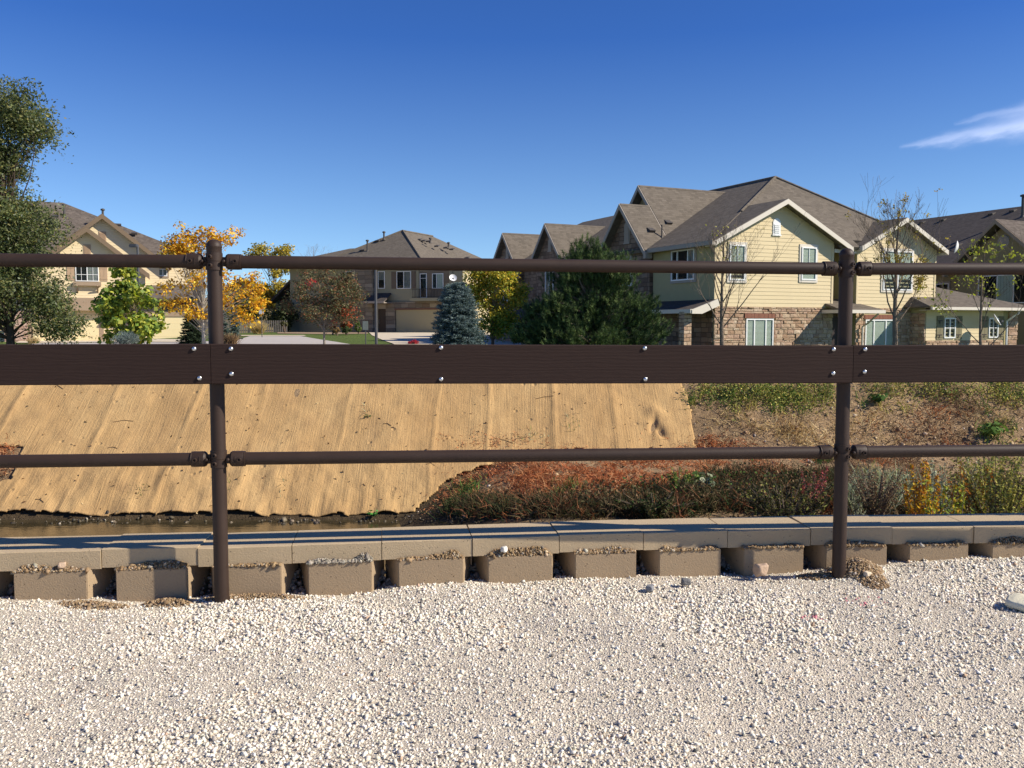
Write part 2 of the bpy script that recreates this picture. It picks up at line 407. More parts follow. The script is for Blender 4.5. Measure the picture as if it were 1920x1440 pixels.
# crushed stones: eight-cornered chips, each with a shape, size, turn and colour of its own
CUBE = np.array([(x, y, z) for x in (-1, 1) for y in (-1, 1) for z in (-1, 1)], float)
CF = np.array([(0, 1, 3), (0, 3, 2), (4, 6, 7), (4, 7, 5), (0, 4, 5), (0, 5, 1), (2, 3, 7), (2, 7, 6), (0, 2, 6), (0, 6, 4), (1, 5, 7), (1, 7, 3)])
def chips(C, S, rng, flat=0.7, jit=0.42):
    n = len(C); V = CUBE[None] * 0.62 + rng.uniform(-jit, jit, (n, 8, 3))
    V = V * rng.uniform(0.65, 1.15, (n, 1, 3)) * np.array([1, 1, flat])
    q = rng.normal(size=(n, 4)); q[:, 1:3] *= 0.5; q /= np.linalg.norm(q, axis=1, keepdims=True); w, x, y, z = q.T
    Rm = np.stack([1 - 2 * (y * y + z * z), 2 * (x * y - w * z), 2 * (x * z + w * y), 2 * (x * y + w * z), 1 - 2 * (x * x + z * z), 2 * (y * z - w * x), 2 * (x * z - w * y), 2 * (y * z + w * x), 1 - 2 * (x * x + y * y)], -1).reshape(n, 3, 3)
    V = np.einsum('nij,nkj->nki', Rm, V) * S[:, None, None] + C[:, None, :]
    F = (CF[None] + (np.arange(n) * 8)[:, None, None]).reshape(-1, 3)
    return V.reshape(-1, 3), F
def pick(rng, n, pal, w, jit=0.12):
    pal = np.array(pal); c = pal[rng.choice(len(pal), n, p=np.array(w) / np.sum(w))]
    return c * (1 + rng.uniform(-jit, jit, (n, 1))) * (1 + rng.uniform(-0.03, 0.03, (n, 3)))
M_STONE = colmat('crushed_stone', 0.85, 0, 0.2)
_g = RNG
cell = 0.0106
xs_ = np.arange(-3.5, 3.7, cell); os_ = np.arange(-2.2, 0.0, cell)
Xc, Oc = np.meshgrid(xs_, os_); Xc = Xc.ravel() + _g.uniform(-0.6, 0.6, Xc.size) * cell; Oc = Oc.ravel() + _g.uniform(-0.6, 0.6, Oc.size) * cell
Yc = wall_y(Xc) + Oc
coarse = sst(fbm(Xc * 1.6 + Yc * 0.5, Yc * 1.9, 31, 5), 0.30, 0.66)
keep = _g.random(Xc.size) < (0.84 + 0.16 * coarse)
keep &= (Oc < -0.305) | ((_g.random(Xc.size) < 0.55) & (Oc < -0.05))
Xc, Yc, Oc, coarse = Xc[keep], Yc[keep], Oc[keep], coarse[keep]
S = (0.0035 + 0.0022 * coarse) * np.exp(_g.normal(0, 0.40, len(Xc))); S = np.clip(S, 0.002, 0.0088)
C = np.stack([Xc, Yc, gz(Xc, Yc) + S * _g.uniform(-0.40, 0.50, len(Xc))], -1)
Vs, Fs = chips(C, S, _g)
pc = pick(_g, len(Xc), [(0.80, 0.74, 0.62), (0.74, 0.675, 0.55), (0.63, 0.57, 0.46), (0.36, 0.32, 0.28), (0.17, 0.155, 0.14), (0.52, 0.37, 0.25), (0.86, 0.82, 0.74)], [38, 28, 14, 4, 2.5, 1.5, 12])
pk = (np.hypot(Xc - 1.36, (Yc - 3.35) * 1.0) < 0.09) & (_g.random(len(Xc)) < 0.12) | (np.hypot(Xc - 1.09, (Yc - 3.14)) < 0.05) & (_g.random(len(Xc)) < 0.25)
pc[pk] = (0.66, 0.24, 0.28)
tag(np_mesh('gravel', Vs, Fs, M_STONE, col=np.repeat(pc, 12, 0)), kind='stuff')

# ------------------------------------------------------------------ the low block wall
def m_block(name, c):
    m, nt, b = newmat(name, 0.95, 0.12); oc = objco(nt)
    n1 = noise(nt, oc, 4, 5, 0.6); n2 = noise(nt, oc, 150, 4, 0.7)
    v = N(nt, 'ShaderNodeTexVoronoi', {'Vector': oc, 'Scale': 55.0}); pore = NM(nt, 'LESS_THAN', v.outputs['Distance'], 0.13)
    big = noise(nt, oc, 23, 3, 0.5)
    pore = NM(nt, 'MULTIPLY', pore, NM(nt, 'GREATER_THAN', big, 0.52))
    col = mixc(nt, n1, tuple(x * 0.85 for x in c), tuple(x * 1.12 for x in c)); col = mixc(nt, NM(nt, 'MULTIPLY', n2, 0.45), col, tuple(x * 0.55 for x in c))
    col = mixc(nt, pore, col, tuple(x * 0.35 for x in c))
    setc(nt, b, col); bump(nt, b, NM(nt, 'SUBTRACT', n2, NM(nt, 'MULTIPLY', pore, 1.8)), 0.0022)
    return m
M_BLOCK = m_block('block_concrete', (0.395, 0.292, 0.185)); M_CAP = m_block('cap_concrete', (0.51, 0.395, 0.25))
wall = empty('retaining_wall', (0, 3.93, 0), 0, 'low tan concrete block wall with flat cap stones behind the brown fence', 'wall')
# cap joints along the wall, read along its near edge
jx = [-2.95, -2.57, -2.18, -1.62 - 0.0, -1.255, -0.895, -0.535, -0.165, 0.20, 0.56, 0.925, 1.295, 1.675, 2.05, 2.43, 2.82, 3.2]
jpx = [178, 362, 541, 712, 885, 1050, 1210, 1370, 1528, 1683, 1838]
CAPT = CZ - 0.891; CAPB = CZ - 0.966
def near_x(px):
    X = (px - 960) / FPX * 3.5
    for _ in range(5): X = (px - 960) / FPX * (float(wall_y(X)) - 0.262)
    return X
jx = [near_x(p) for p in jpx]
st = 0.39
while jx[0] > -4.6: jx.insert(0, jx[0] - st)
while jx[-1] < 4.8: jx.append(jx[-1] + st)
def near_y(X): return float(wall_y(X)) - 0.262
for i in range(len(jx) - 1):
    a, b_ = jx[i] + 0.0015, jx[i + 1] - 0.0015
    ya, yb = near_y(a), near_y(b_); sl = (yb - ya) / (b_ - a); nrm = Vector((-sl, 1, 0)).normalized()
    dz = random.uniform(-0.0035, 0.0035); tw = random.uniform(-0.004, 0.004)
    m_ = MB(); n = 14; fr = []; bk = []
    skew = 0.035
    # outline with slightly chipped near edge
    for k in range(n + 1):
        t = k / n; x = a + (b_ - a) * t; y = ya + (yb - ya) * t + tw
        fr.append(Vector((x, y, 0)))
        bk.append(Vector((x + skew * 0, y, 0)) + nrm * 0.262)
    vs = []; ch = [0.0025 + (0.006 * max(0, random.random() - 0.72)) for _ in fr]
    for k in range(n + 1):
        vs += [fr[k] + Vector((0, 0, CAPB + dz)), fr[k] + Vector((0, 0, CAPT + dz - ch[k])), fr[k] + nrm * ch[k] + Vector((0, 0, CAPT + dz)),
               bk[k] - nrm * 0.003 + Vector((0, 0, CAPT + dz)), bk[k] + Vector((0, 0, CAPT + dz - 0.003)), bk[k] + Vector((0, 0, CAPB + dz))]
    fs = []
    for k in range(n):
        for q in range(6): fs.append((6 * k + q, 6 * k + (q + 1) % 6, 6 * k + 6 + (q + 1) % 6, 6 * k + 6 + q))
    fs += [tuple(range(6)), tuple(6 * n + q for q in range(5, -1, -1))]
    m_.v = [tuple(v - Vector((0, 3.93, 0))) for v in vs]; m_.f = fs; m_.r = [0.5] * len(fs); m_.sm = [False] * len(fs)
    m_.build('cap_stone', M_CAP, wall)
    # wall block under it: tail towards the path, widening to the face on the far side
    xm = (a + b_) / 2 + 0.012 - 0.0; T = Vector((1, sl, 0)).normalized(); w = b_ - a
    org = Vector((xm, near_y(xm), 0)); hw = w * 0.365 * random.uniform(0.97, 1.03); off = -0.030 + random.uniform(-0.006, 0.006)
    pr = [(-hw, off), (hw, off), (w * 0.497, off + 0.185), (w * 0.497, 0.25), (-w * 0.497, 0.25), (-w * 0.497, off + 0.185)]
    pts = [org + T * p + nrm * q - Vector((0, 3.93, 0)) for p, q in pr]
    zt = CAPB - 0.001 - 0.0; zb = -0.09; k = len(pts)
    m2 = MB(); m2.add([p + Vector((0, 0, zb)) for p in pts] + [p + Vector((0, 0, zt)) for p in pts], [tuple(range(k))[::-1], tuple(range(k, 2 * k))] + [(q, (q + 1) % k, (q + 1) % k + k, q + k) for q in range(k)])
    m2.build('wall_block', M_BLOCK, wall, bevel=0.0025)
# the courses below, seen only from the channel side
m3 = MB()
for c in range(9):
    z1 = -0.092 - c * 0.19; z0 = z1 - 0.187
    for i in range(len(jx) - 1):
        s_ = 0.19 * (c % 2); a, b_ = jx[i] + 0.002 + s_, jx[i + 1] - 0.002 + s_
        vs = []
        for z in (z0, z1):
            for x, dy in ((a, -0.02), (b_, -0.02), (b_, 0.245), (a, 0.245)): vs.append((x, near_y(x) + dy - 3.93, z))
        m3.add(vs, [(3, 2, 1, 0), (4, 5, 6, 7), (0, 1, 5, 4), (1, 2, 6, 5), (2, 3, 7, 6), (3, 0, 4, 7)])
m3.build('lower_courses', M_BLOCK, wall)

# crumbs of soil caught on the ledge of each block and heaped round the right post
C = []; S = []; Cl = []
heaps = {}
for i in range(len(jx) - 1):
    a, b_ = jx[i], jx[i + 1]; xm = (a + b_) / 2 + 0.012; hw = (b_ - a) * 0.36
    n = 950; x = xm + _g.uniform(-hw, hw, n)
    amp = 0.016 + 0.02 * random.random()
    if abs(xm + 0.68) < 0.2: amp = 0.055
    prof = amp * np.clip(vn(x * 9, x * 0 + i, 41) * 1.5 - 0.25, 0.08, 1.2) * np.clip(1.25 - np.abs((x - xm) / hw) ** 4 * 1.2, 0, 1)
    z = CAPB + _g.random(n) * prof
    f = (z - CAPB) / (prof + 1e-4)
    y = np.array([near_y(v) for v in x]) - 0.028 + f * 0.022 + _g.uniform(-0.004, 0.004, n)
    C.append(np.stack([x, y, z], -1)); S.append(np.clip(np.exp(_g.normal(-5.85, 0.5, n)), 0.0014, 0.013))
    grey = 1.0 if abs(xm + 0.68) < 0.2 else 0.12
    pal = pick(_g, n, [(0.34, 0.235, 0.13), (0.26, 0.175, 0.095), (0.48, 0.38, 0.26), (0.20, 0.135, 0.075)], [40, 30, 8, 20])
    gp = pick(_g, n, [(0.33, 0.29, 0.23), (0.24, 0.21, 0.17), (0.42, 0.38, 0.31)], [4, 4, 3]); mk = _g.random(n) < grey; pal[mk] = gp[mk]
    Cl.append(pal)
def heap(cx, cy, rx, ry, hh, n, smin=-5.65):
    t = _g.uniform(0, 2 * PI, n); r = np.sqrt(_g.random(n)); x = cx + rx * r * np.cos(t); y = cy + ry * r * np.sin(t)
    z = gz(x, y) + hh * (1 - r ** 2) * _g.uniform(0.85, 1.05, n)
    C.append(np.stack([x, y, z], -1)); S.append(np.clip(np.exp(_g.normal(smin, 0.4, n)), 0.002, 0.02))
    Cl.append(pick(_g, n, [(0.33, 0.23, 0.135), (0.25, 0.17, 0.095), (0.42, 0.32, 0.21), (0.55, 0.47, 0.36)], [40, 34, 12, 5]))
heap(1.47, 3.74, 0.11, 0.13, 0.025, 4200); heap(1.49, 3.62, 0.06, 0.12, 0.010, 1500)
heap(-1.02, 3.45, 0.22, 0.05, 0.02, 1300); heap(-1.35, 3.40, 0.10, 0.05, 0.02, 500); heap(-1.62, 3.36, 0.14, 0.045, 0.015, 500); heap(1.30, 3.70, 0.10, 0.05, 0.015, 400)
C = np.concatenate(C); S = np.concatenate(S); Cl = np.concatenate(Cl)
Vs, Fs = chips(C, S, _g, 0.85)
tag(np_mesh('loose_soil', Vs, Fs, colmat('soil_crumbs', 0.95, 0, 0.1), col=np.repeat(Cl, 12, 0)), kind='stuff')
# coarse drain rock inside the gaps between blocks, colour darkened for the shade there
C = []; 
for x0 in jx[1:-1]:
    n = 90; x = x0 + _g.normal(0, 0.045, n) + 0.01; f = _g.random(n); y = np.array([near_y(v) for v in x]) + 0.02 + f * 0.12
    C.append(np.stack([x, y, -0.055 + f * 0.09 + _g.uniform(-0.01, 0.01, n)], -1))
C = np.concatenate(C); S = np.clip(np.exp(_g.normal(-4.5, 0.25, len(C))), 0.006, 0.018)
Vs, Fs = chips(C, S, _g, 0.9, 0.3)
tag(np_mesh('drain_rock', Vs, Fs, M_STONE, col=np.repeat(pick(_g, len(C), [(0.26, 0.225, 0.185), (0.20, 0.17, 0.14), (0.32, 0.28, 0.235)], [1, 1, 1]), 12, 0)), kind='stuff')

# single stones one can point to
def stone(name, loc, dims, label, mat, cat='stone', seed=1, rz=0.0, sub=3):
    bm = bmesh.new(); bmesh.ops.create_icosphere(bm, subdivisions=sub, radius=1.0)
    for v in bm.verts:
        c = v.co; f = 1 + 0.30 * (float(vn(c.x * 1.5 + 9, c.y * 1.5 + c.z * 1.3 + 5, seed)) - 0.5) + 0.12 * (float(vn(c.x * 4 + 9, c.y * 4 + c.z * 3 + 5, seed + 3)) - 0.5)
        c = Vector((max(-0.8, min(0.8, c.x * 1.05)), max(-0.82, min(0.82, c.y * 1.05)), max(-0.75, min(0.75, c.z * 1.1)))) * f
        v.co = Vector((c.x * dims[0] / 2, c.y * dims[1] / 2, c.z * dims[2] / 2))
    me = bpy.data.meshes.new(name); bm.to_mesh(me); bm.free()
    for p in me.polygons: p.use_smooth = True
    o = link(name, me, mat); o.location = loc; o.rotation_euler = (0, 0, rz)
    return tag(o, label, cat)
def rockmat(name, c, sc=30): return simple(name, c, 0.85, 0.2, 0, 0.3, sc, 0.004, 90)
q = P(1427, 1081, 3.68); stone('rock', (q.x, q.y, 0.035), (0.062, 0.055, 0.062), 'rounded tan rock against the wall block left of the right post', rockmat('tan_rock', (0.46, 0.33, 0.23)), 'rock', 3, 0.4)
q = P(945, 1037, 3.66); stone('stone', (q.x, q.y - 0.022, CAPB + 0.030), (0.034, 0.028, 0.030), 'small pale white stone on the block ledge below the cap stones', rockmat('white_stone', (0.66, 0.64, 0.58)), 'stone', 8, 0.9)
q = P(1286, 1096, 3.56); stone('rock', (q.x, q.y, 0.02), (0.045, 0.036, 0.034), 'dark grey rock at the foot of the block wall', rockmat('grey_rock', (0.17, 0.165, 0.16)), 'rock', 5, 0.2)
q = P(1218, 1104, 3.5); stone('rock', (q.x, q.y, 0.012), (0.04, 0.034, 0.028), 'small blue grey rock in the gravel near the middle of the wall', rockmat('blue_rock', (0.22, 0.225, 0.235)), 'rock', 12, 1.2)
q = P(1625, 1096, 3.62); stone('rock', (q.x, q.y, 0.035), (0.036, 0.028, 0.026), 'cream pebble on the soil heap right of the right post', rockmat('cream_rock', (0.68, 0.56, 0.40)), 'rock', 15, 0.5)
q = P(820, 1036, 3.6)
q = P(684, 1035, 3.62); stone('stone', (q.x, q.y - 0.02, CAPB + 0.055), (0.03, 0.024, 0.02), 'small smooth grey stone on top of the grey soil heap on the ledge', rockmat('smooth_stone', (0.25, 0.27, 0.28)), 'stone', 18, 0.5)
q = P(95, 1070, 3.4); stone('rock', (-1.77, near_y(-1.77) - 0.016, CAPB + 0.022), (0.035, 0.024, 0.028), 'tan lump of rock on the leftmost block ledge', rockmat('ledge_rock', (0.46, 0.34, 0.24)), 'rock', 22, 0.5)
# flat cream stone with blue paint at the right border of the photo
def m_painted():
    m, nt, b = newmat('cream_painted_stone', 0.75, 0.2); oc = objco(nt)
    n = noise(nt, oc, 35, 4); base = mixc(nt, n, (0.66, 0.60, 0.42), (0.76, 0.71, 0.54))
    sep = N(nt, 'ShaderNodeSeparateXYZ', {0: oc})
    def blob(x, y, r, w=1.0):
        dx = NM(nt, 'MULTIPLY', NM(nt, 'SUBTRACT', sep.outputs[0], x), w); dy = NM(nt, 'SUBTRACT', sep.outputs[1], y)
        d = NM(nt, 'SQRT', NM(nt, 'ADD', NM(nt, 'MULTIPLY', dx, dx), NM(nt, 'MULTIPLY', dy, dy)))
        d = NM(nt, 'ADD', d, NM(nt, 'MULTIPLY', NM(nt, 'SUBTRACT', n, 0.5), 0.012)); return NM(nt, 'LESS_THAN', d, r)
    c = mixc(nt, blob(-0.028, -0.008, 0.0085), base, (0.055, 0.035, 0.30)); c = mixc(nt, blob(-0.006, -0.026, 0.009, 0.6), c, (0.10, 0.16, 0.40)); c = mixc(nt, blob(0.02, 0.0, 0.009, 0.7), c, (0.05, 0.06, 0.33))
    setc(nt, b, c); bump(nt, b, n, 0.004)
    return m
def painted():
    bm = bmesh.new(); n = 40; prof = [(0.90, 0.0), (1.0, 0.25), (1.0, 0.6), (0.955, 0.88), (0.87, 1.0)]; rings = []
    for r, z in prof:
        ring = []
        for k in range(n):
            a = 2 * PI * k / n; rr = r * (0.07 + 0.011 * math.cos(2 * a + 0.5) + 0.004 * math.sin(5 * a) + 0.003 * math.sin(9 * a + 1))
            ring.append(bm.verts.new((rr * math.cos(a), rr * math.sin(a) * 1.15, z * 0.030)))
        rings.append(ring)
    for i in range(len(rings) - 1):
        for k in range(n): bm.faces.new((rings[i][k], rings[i][(k + 1) % n], rings[i + 1][(k + 1) % n], rings[i + 1][k]))
    c = bm.verts.new((0, 0, 0.031))
    for k in range(n): bm.faces.new((rings[-1][k], rings[-1][(k + 1) % n], c))
    bm.faces.new(rings[0][::-1])
    for f in bm.faces: f.smooth = True
    me = bpy.data.meshes.new('painted_stone'); bm.to_mesh(me); bm.free(); return me
q = hit(1928, 1150, 1.5, 3.9) if False else P(1931, 1141, 3.24)
o = link('painted_stone', painted(), m_painted()); o.location = (q.x, 3.24, 0.018); o.rotation_euler = (R(4), R(-3), 0.3)
tag(o, 'flat cream stone with dark blue paint marks lying on the gravel', 'stone')

# ------------------------------------------------------------------ brown pipe fence
def m_fence():
    m, nt, b = newmat('brown_powder_coat', 0.5, 0.3); oc = objco(nt)
    n = noise(nt, oc, 14, 5, 0.6); n2 = noise(nt, scaled(nt, oc, (4, 40, 40)), 9, 4, 0.7)
    c = mixc(nt, n, (0.031, 0.0178, 0.0122), (0.045, 0.0272, 0.0190)); c = mixc(nt, NM(nt, 'MULTIPLY', NM(nt, 'GREATER_THAN', n2, 0.71), 0.30), c, (0.20, 0.15, 0.12))
    setc(nt, b, c); nt.links.new(NM(nt, 'ADD', NM(nt, 'MULTIPLY', n, 0.2), 0.46), b.inputs['Roughness']); bump(nt, b, noise(nt, oc, 420, 3), 0.0004)
    return m
def m_board():
    m, nt, b = newmat('embossed_board', 0.8, 0.15); oc = objco(nt)
    wv = N(nt, 'ShaderNodeTexWave', {'Vector': scaled(nt, oc, (0.10, 1, 1.0)), 'Scale': 22.0, 'Distortion': 9.0, 'Detail': 4.0, 'Detail Scale': 1.2, 'Detail Roughness': 0.6}, wave_type='BANDS', bands_direction='Z')
    n = noise(nt, scaled(nt, oc, (1.5, 30, 60)), 6, 4, 0.7)
    c = mixc(nt, n, (0.027, 0.0155, 0.0125), (0.042, 0.026, 0.021)); setc(nt, b, c)
    bump(nt, b, NM(nt, 'ADD', wv.outputs['Fac'], n), 0.0005, 0.6)
    return m
M_FENCE = m_fence(); M_BOARD = m_board(); M_ZINC = simple('zinc_bolt', (0.62, 0.64, 0.66), 0.28, 0.5, 0.9, 0.1, 200)
M_HOLE = simple('socket_hole', (0.008, 0.006, 0.006), 0.8)
fence = empty('pipe_fence', (0, 3.54, 0), 0, 'dark brown pipe rail fence with one wide board along the gravel path', 'fence')
FO = Vector((0, 3.54, 0))
PL = Vector((P(406.5, 700, 3.41).x, 3.41, 0)); PR_ = Vector((P(1580.5, 760, 3.674).x, 3.674, 0))
posts = [PL + Vector((-2.54, -0.235, 0)), PL, PR_, PR_ + Vector((2.54, 0.12, 0))]
zt = [CZ + 0.243, CZ + 0.2395, CZ + 0.2285, CZ + 0.236]; zl = [CZ - 0.517, CZ - 0.5205, CZ - 0.5325, CZ - 0.525]
RP = 0.0278; RR = 0.0250
def screw(mb, dark, p, nrm):
    nrm = Vector(nrm).normalized(); mb.lathe([(0.0, 0.0045), (0.0044, 0.0045), (0.0050, 0.0085), (0.0078, 0.0085), (0.0088, 0.0055), (0.0088, -0.004)], 14, p, nrm)
    dark.lathe([(0.0, 0.0050), (0.0046, 0.0050), (0.0046, 0.004)], 6, p, nrm)
lean = [Vector((0, 0, 0)), Vector((-0.0035, 0, 1)), Vector((0.001, 0, 1)), Vector((0, 0, 1))]
for i, p in enumerate(posts):
    p0 = p - FO; top = zt[i] + 0.070
    m_ = MB(); m_.tube([p0 + Vector((0, 0, -0.25)), p0 + Vector((0, 0, top - 0.018))], RP, 32)
    po = m_.build('post', M_FENCE, fence)
    m_ = MB(); m_.lathe([(RP + 0.0008, -0.034), (RP + 0.0012, -0.004), (RP + 0.0024, -0.002), (RP + 0.0024, 0.002), (RP - 0.0005, 0.012), (RP - 0.007, 0.0215), (RP - 0.016, 0.027), (0.0, 0.029)], 32, p0 + Vector((0, 0, top - 0.014)))
    m_.build('post_cap', M_FENCE, po)
    for z in (zt[i], zl[i]):
        m_ = MB(); d_ = [MB(), MB()]; r = RP + 0.0036
        m_.lathe([(RP, -0.033), (r, -0.0325), (r, -0.0015), (r - 0.0014, -0.0008), (r - 0.0014, 0.0008), (r, 0.0015), (r, 0.0325), (RP, 0.033)], 32, p0 + Vector((0, 0, z)))
        a = R(-100 if i < 2 else -62)
        for q_, dz in enumerate((0.0165, -0.0165)): screw(m_, d_[q_], p0 + Vector((math.cos(a) * r, math.sin(a) * r, z + dz)), (math.cos(a), math.sin(a), 0))
        c = m_.build('collar', M_FENCE, po); [x_.build('set_screw', M_HOLE, c) for x_ in d_]
def rail(a, b_, za, zb):
    A = a - FO + Vector((0, 0, za)); B = b_ - FO + Vector((0, 0, zb)); d = (B - A).normalized(); L = (B - A).length
    m_ = MB(); m_.tube([A + d * 0.066, B - d * 0.066], RR, 32)
    r_ = m_.build('rail', M_FENCE, fence)
    side = Vector((d.y, -d.x, 0)).normalized()
    for org, dd in ((A, d), (B, -d)):
        m_ = MB(); dk = MB(); o = org
        ro = RR + 0.0052
        m_.lathe([(RR, 0.101), (ro, 0.1005), (ro, 0.099), (ro - 0.0012, 0.097), (ro, 0.093), (ro, 0.052), (ro - 0.004, 0.046), (ro - 0.012, 0.041), (0.0, 0.039)], 32, o, dd)
        # swivel lug between socket and collar: two leaves and a pin
        for s_, t in ((-0.007, 0.006), (0.007, 0.006)):
            c = o + dd * 0.036 + side * s_
            m_.lathe([(0.0, -t / 2), (0.017, -t / 2), (0.018, 0), (0.017, t / 2), (0.0, t / 2)], 20, c, side)
        m_.lathe([(0.0, 0.0), (0.0065, 0.0), (0.0065, 0.030), (0.004, 0.033), (0.0, 0.034)], 14, o + dd * 0.040 - side * 0.0, side)
        screw(m_, dk, o + dd * 0.083 + side * (ro - 0.001), side)
        # casting ridge
        for k in range(-3, 4):
            an = k * 0.13; c = o + dd * 0.066 + side * (ro * math.cos(an)) + Vector((0, 0, ro * math.sin(an)))
            m_.lathe([(0.0, 0.0016), (0.0018, 0.0012), (0.0026, 0)], 6, c, side)
        s = m_.build('socket', M_FENCE, r_); dk.build('set_screw', M_HOLE, s)
for i in range(3):
    rail(posts[i], posts[i + 1], zt[i], zt[i + 1]); rail(posts[i], posts[i + 1], zl[i], zl[i + 1])
# boards bolted across the near side of the posts
ZB = [(CZ - 0.0745, CZ - 0.2255), (CZ - 0.0735, CZ - 0.2255), (CZ - 0.0865, CZ - 0.2395), (CZ - 0.083, CZ - 0.236)]
def fence_pt(px):
    t = (px - 960) / FPX
    for i in range(3):
        a, b_ = posts[i], posts[i + 1]; q = (t * a.y - a.x) / ((b_.x - a.x) - t * (b_.y - a.y))
        if q <= 1 or i == 2: return i, q
seams = [posts[0].x + 0.02, P(399.5, 680, 3.37).x, P(1596, 680, 3.63).x, posts[3].x]
def fy(X): return float(np.interp(X, [p.x for p in posts], [p.y for p in posts])) - RP - 0.003
def fz(X, k): return float(np.interp(X, [p.x for p in posts], [z[k] for z in ZB]))
bolt_px = [[(364, 654), (374, 709)], [(433, 654), (434, 701), (827, 652), (827, 711), (1209, 653), (1210, 711), (1563, 655), (1562, 700)], [(1622, 655), (1621, 697)]]
for i in range(3):
    a, b_ = seams[i] + 0.001, seams[i + 1] - 0.001; m_ = MB(); TH = 0.036; n = 24; vs = []
    for k in range(n + 1):
        x = a + (b_ - a) * k / n; y = fy(x) - 3.54; z1 = fz(x, 0); z0 = fz(x, 1)
        if i == 2: z1 += 0.0015; z0 += 0.0015
        e = 0.003
        vs += [(x, y, z0 + e), (x, y - e * 0, z1 - e), (x, y - e, z1), (x, y - TH + e, z1), (x, y - TH, z1 - e), (x, y - TH, z0 + e), (x, y - TH + e, z0), (x, y - e, z0)]
    fs = [(8 * k + q, 8 * k + (q + 1) % 8, 8 * k + 8 + (q + 1) % 8, 8 * k + 8 + q) for k in range(n) for q in range(8)] + [tuple(range(8)), tuple(8 * n + q for q in range(7, -1, -1))]
    m_.add(vs, fs); bo = m_.build('board', M_BOARD, fence)
    for px, py in bolt_px[i]:
        Y = 3.4
        for _ in range(6): X = P(px, py, Y).x; Y = fy(X) - TH
        z = P(px, py, Y).z
        b2 = MB(); b2.lathe([(0.0090, 0.0), (0.0088, 0.0018), (0.0076, 0.0042), (0.005, 0.0062), (0.0, 0.0070)], 18, (X, Y - 3.54, z), (0.08, -1, 0)); b2.build('bolt', M_ZINC, bo)

# ------------------------------------------------------------------ erosion blanket on the far bank
def m_jute():
    m, nt, b = newmat('coir_netting', 0.95, 0.08); oc = objco(nt); sep = N(nt, 'ShaderNodeSeparateXYZ', {0: oc})
    wob = noise(nt, oc, 1.5, 4, 0.6); x = NM(nt, 'ADD', sep.outputs[0], NM(nt, 'MULTIPLY', wob, 0.06))
    wv = noise(nt, scaled(nt, N(nt, 'ShaderNodeCombineXYZ', {0: x, 1: sep.outputs[1], 2: sep.outputs[2]}).outputs[0], (44, 1.4, 1.4)), 1.0, 3, 0.75); wv = NM(nt, 'MULTIPLY', NM(nt, 'SUBTRACT', wv, 0.36), 3.2, clamp=True)
    wz = NM(nt, 'SINE', NM(nt, 'MULTIPLY', sep.outputs[2], 2 * PI / 0.022)); wz = NM(nt, 'MULTIPLY', NM(nt, 'ADD', wz, 1.0), 0.5)
    n1 = noise(nt, scaled(nt, oc, (1, 0.5, 0.5)), 1.1, 6, 0.62); n2 = noise(nt, oc, 26, 5, 0.75); n3 = noise(nt, scaled(nt, oc, (14, 0.5, 0.5)), 2, 4, 0.6)
    c = ramp(nt, n1, [(0.32, (0.44, 0.258, 0.100)), (0.5, (0.57, 0.352, 0.142)), (0.68, (0.68, 0.45, 0.195))])
    c = mixc(nt, NM(nt, 'MULTIPLY', NM(nt, 'SUBTRACT', 1.0, wv), 0.38), c, (0.27, 0.17, 0.08))
    c = mixc(nt, NM(nt, 'MULTIPLY', n2, 0.55), c, (0.33, 0.205, 0.095))
    n4 = noise(nt, oc, 3.6, 5, 0.65); c = mixc(nt, NM(nt, 'MULTIPLY', NM(nt, 'SUBTRACT', n4, 0.5, clamp=True), 3.0), c, (0.31, 0.185, 0.085)); c = mixc(nt, NM(nt, 'MULTIPLY', n3, 0.42), c, (0.62, 0.42, 0.20))
    fl = N(nt, 'ShaderNodeTexVoronoi', {'Vector': oc, 'Scale': 6.0}); c = mixc(nt, NM(nt, 'MULTIPLY', NM(nt, 'LESS_THAN', NM(nt, 'ADD', fl.outputs['Distance'], NM(nt, 'MULTIPLY', n2, 0.1)), 0.12), 0.55), c, (0.20, 0.125, 0.06))
    setc(nt, b, c); dmp = N(nt, 'ShaderNodeTexVoronoi', {'Vector': oc, 'Scale': 3.6}); dm = NM(nt, 'MULTIPLY', NM(nt, 'SUBTRACT', 0.13, dmp.outputs['Distance'], clamp=True), 45.0)
    bump(nt, b, NM(nt, 'SUBTRACT', NM(nt, 'ADD', wv, NM(nt, 'MULTIPLY', n2, 3.5)), dm), 0.0032, 1.0)
    return m
def pxX(px, Y): return (px - 960) / FPX * Y
res = 0.024
bx = np.arange(-13.5, 2.75, res); by = np.arange(FOOT - 0.16, 14.9, res * 0.8)
Xb, Yb = np.meshgrid(bx, by)
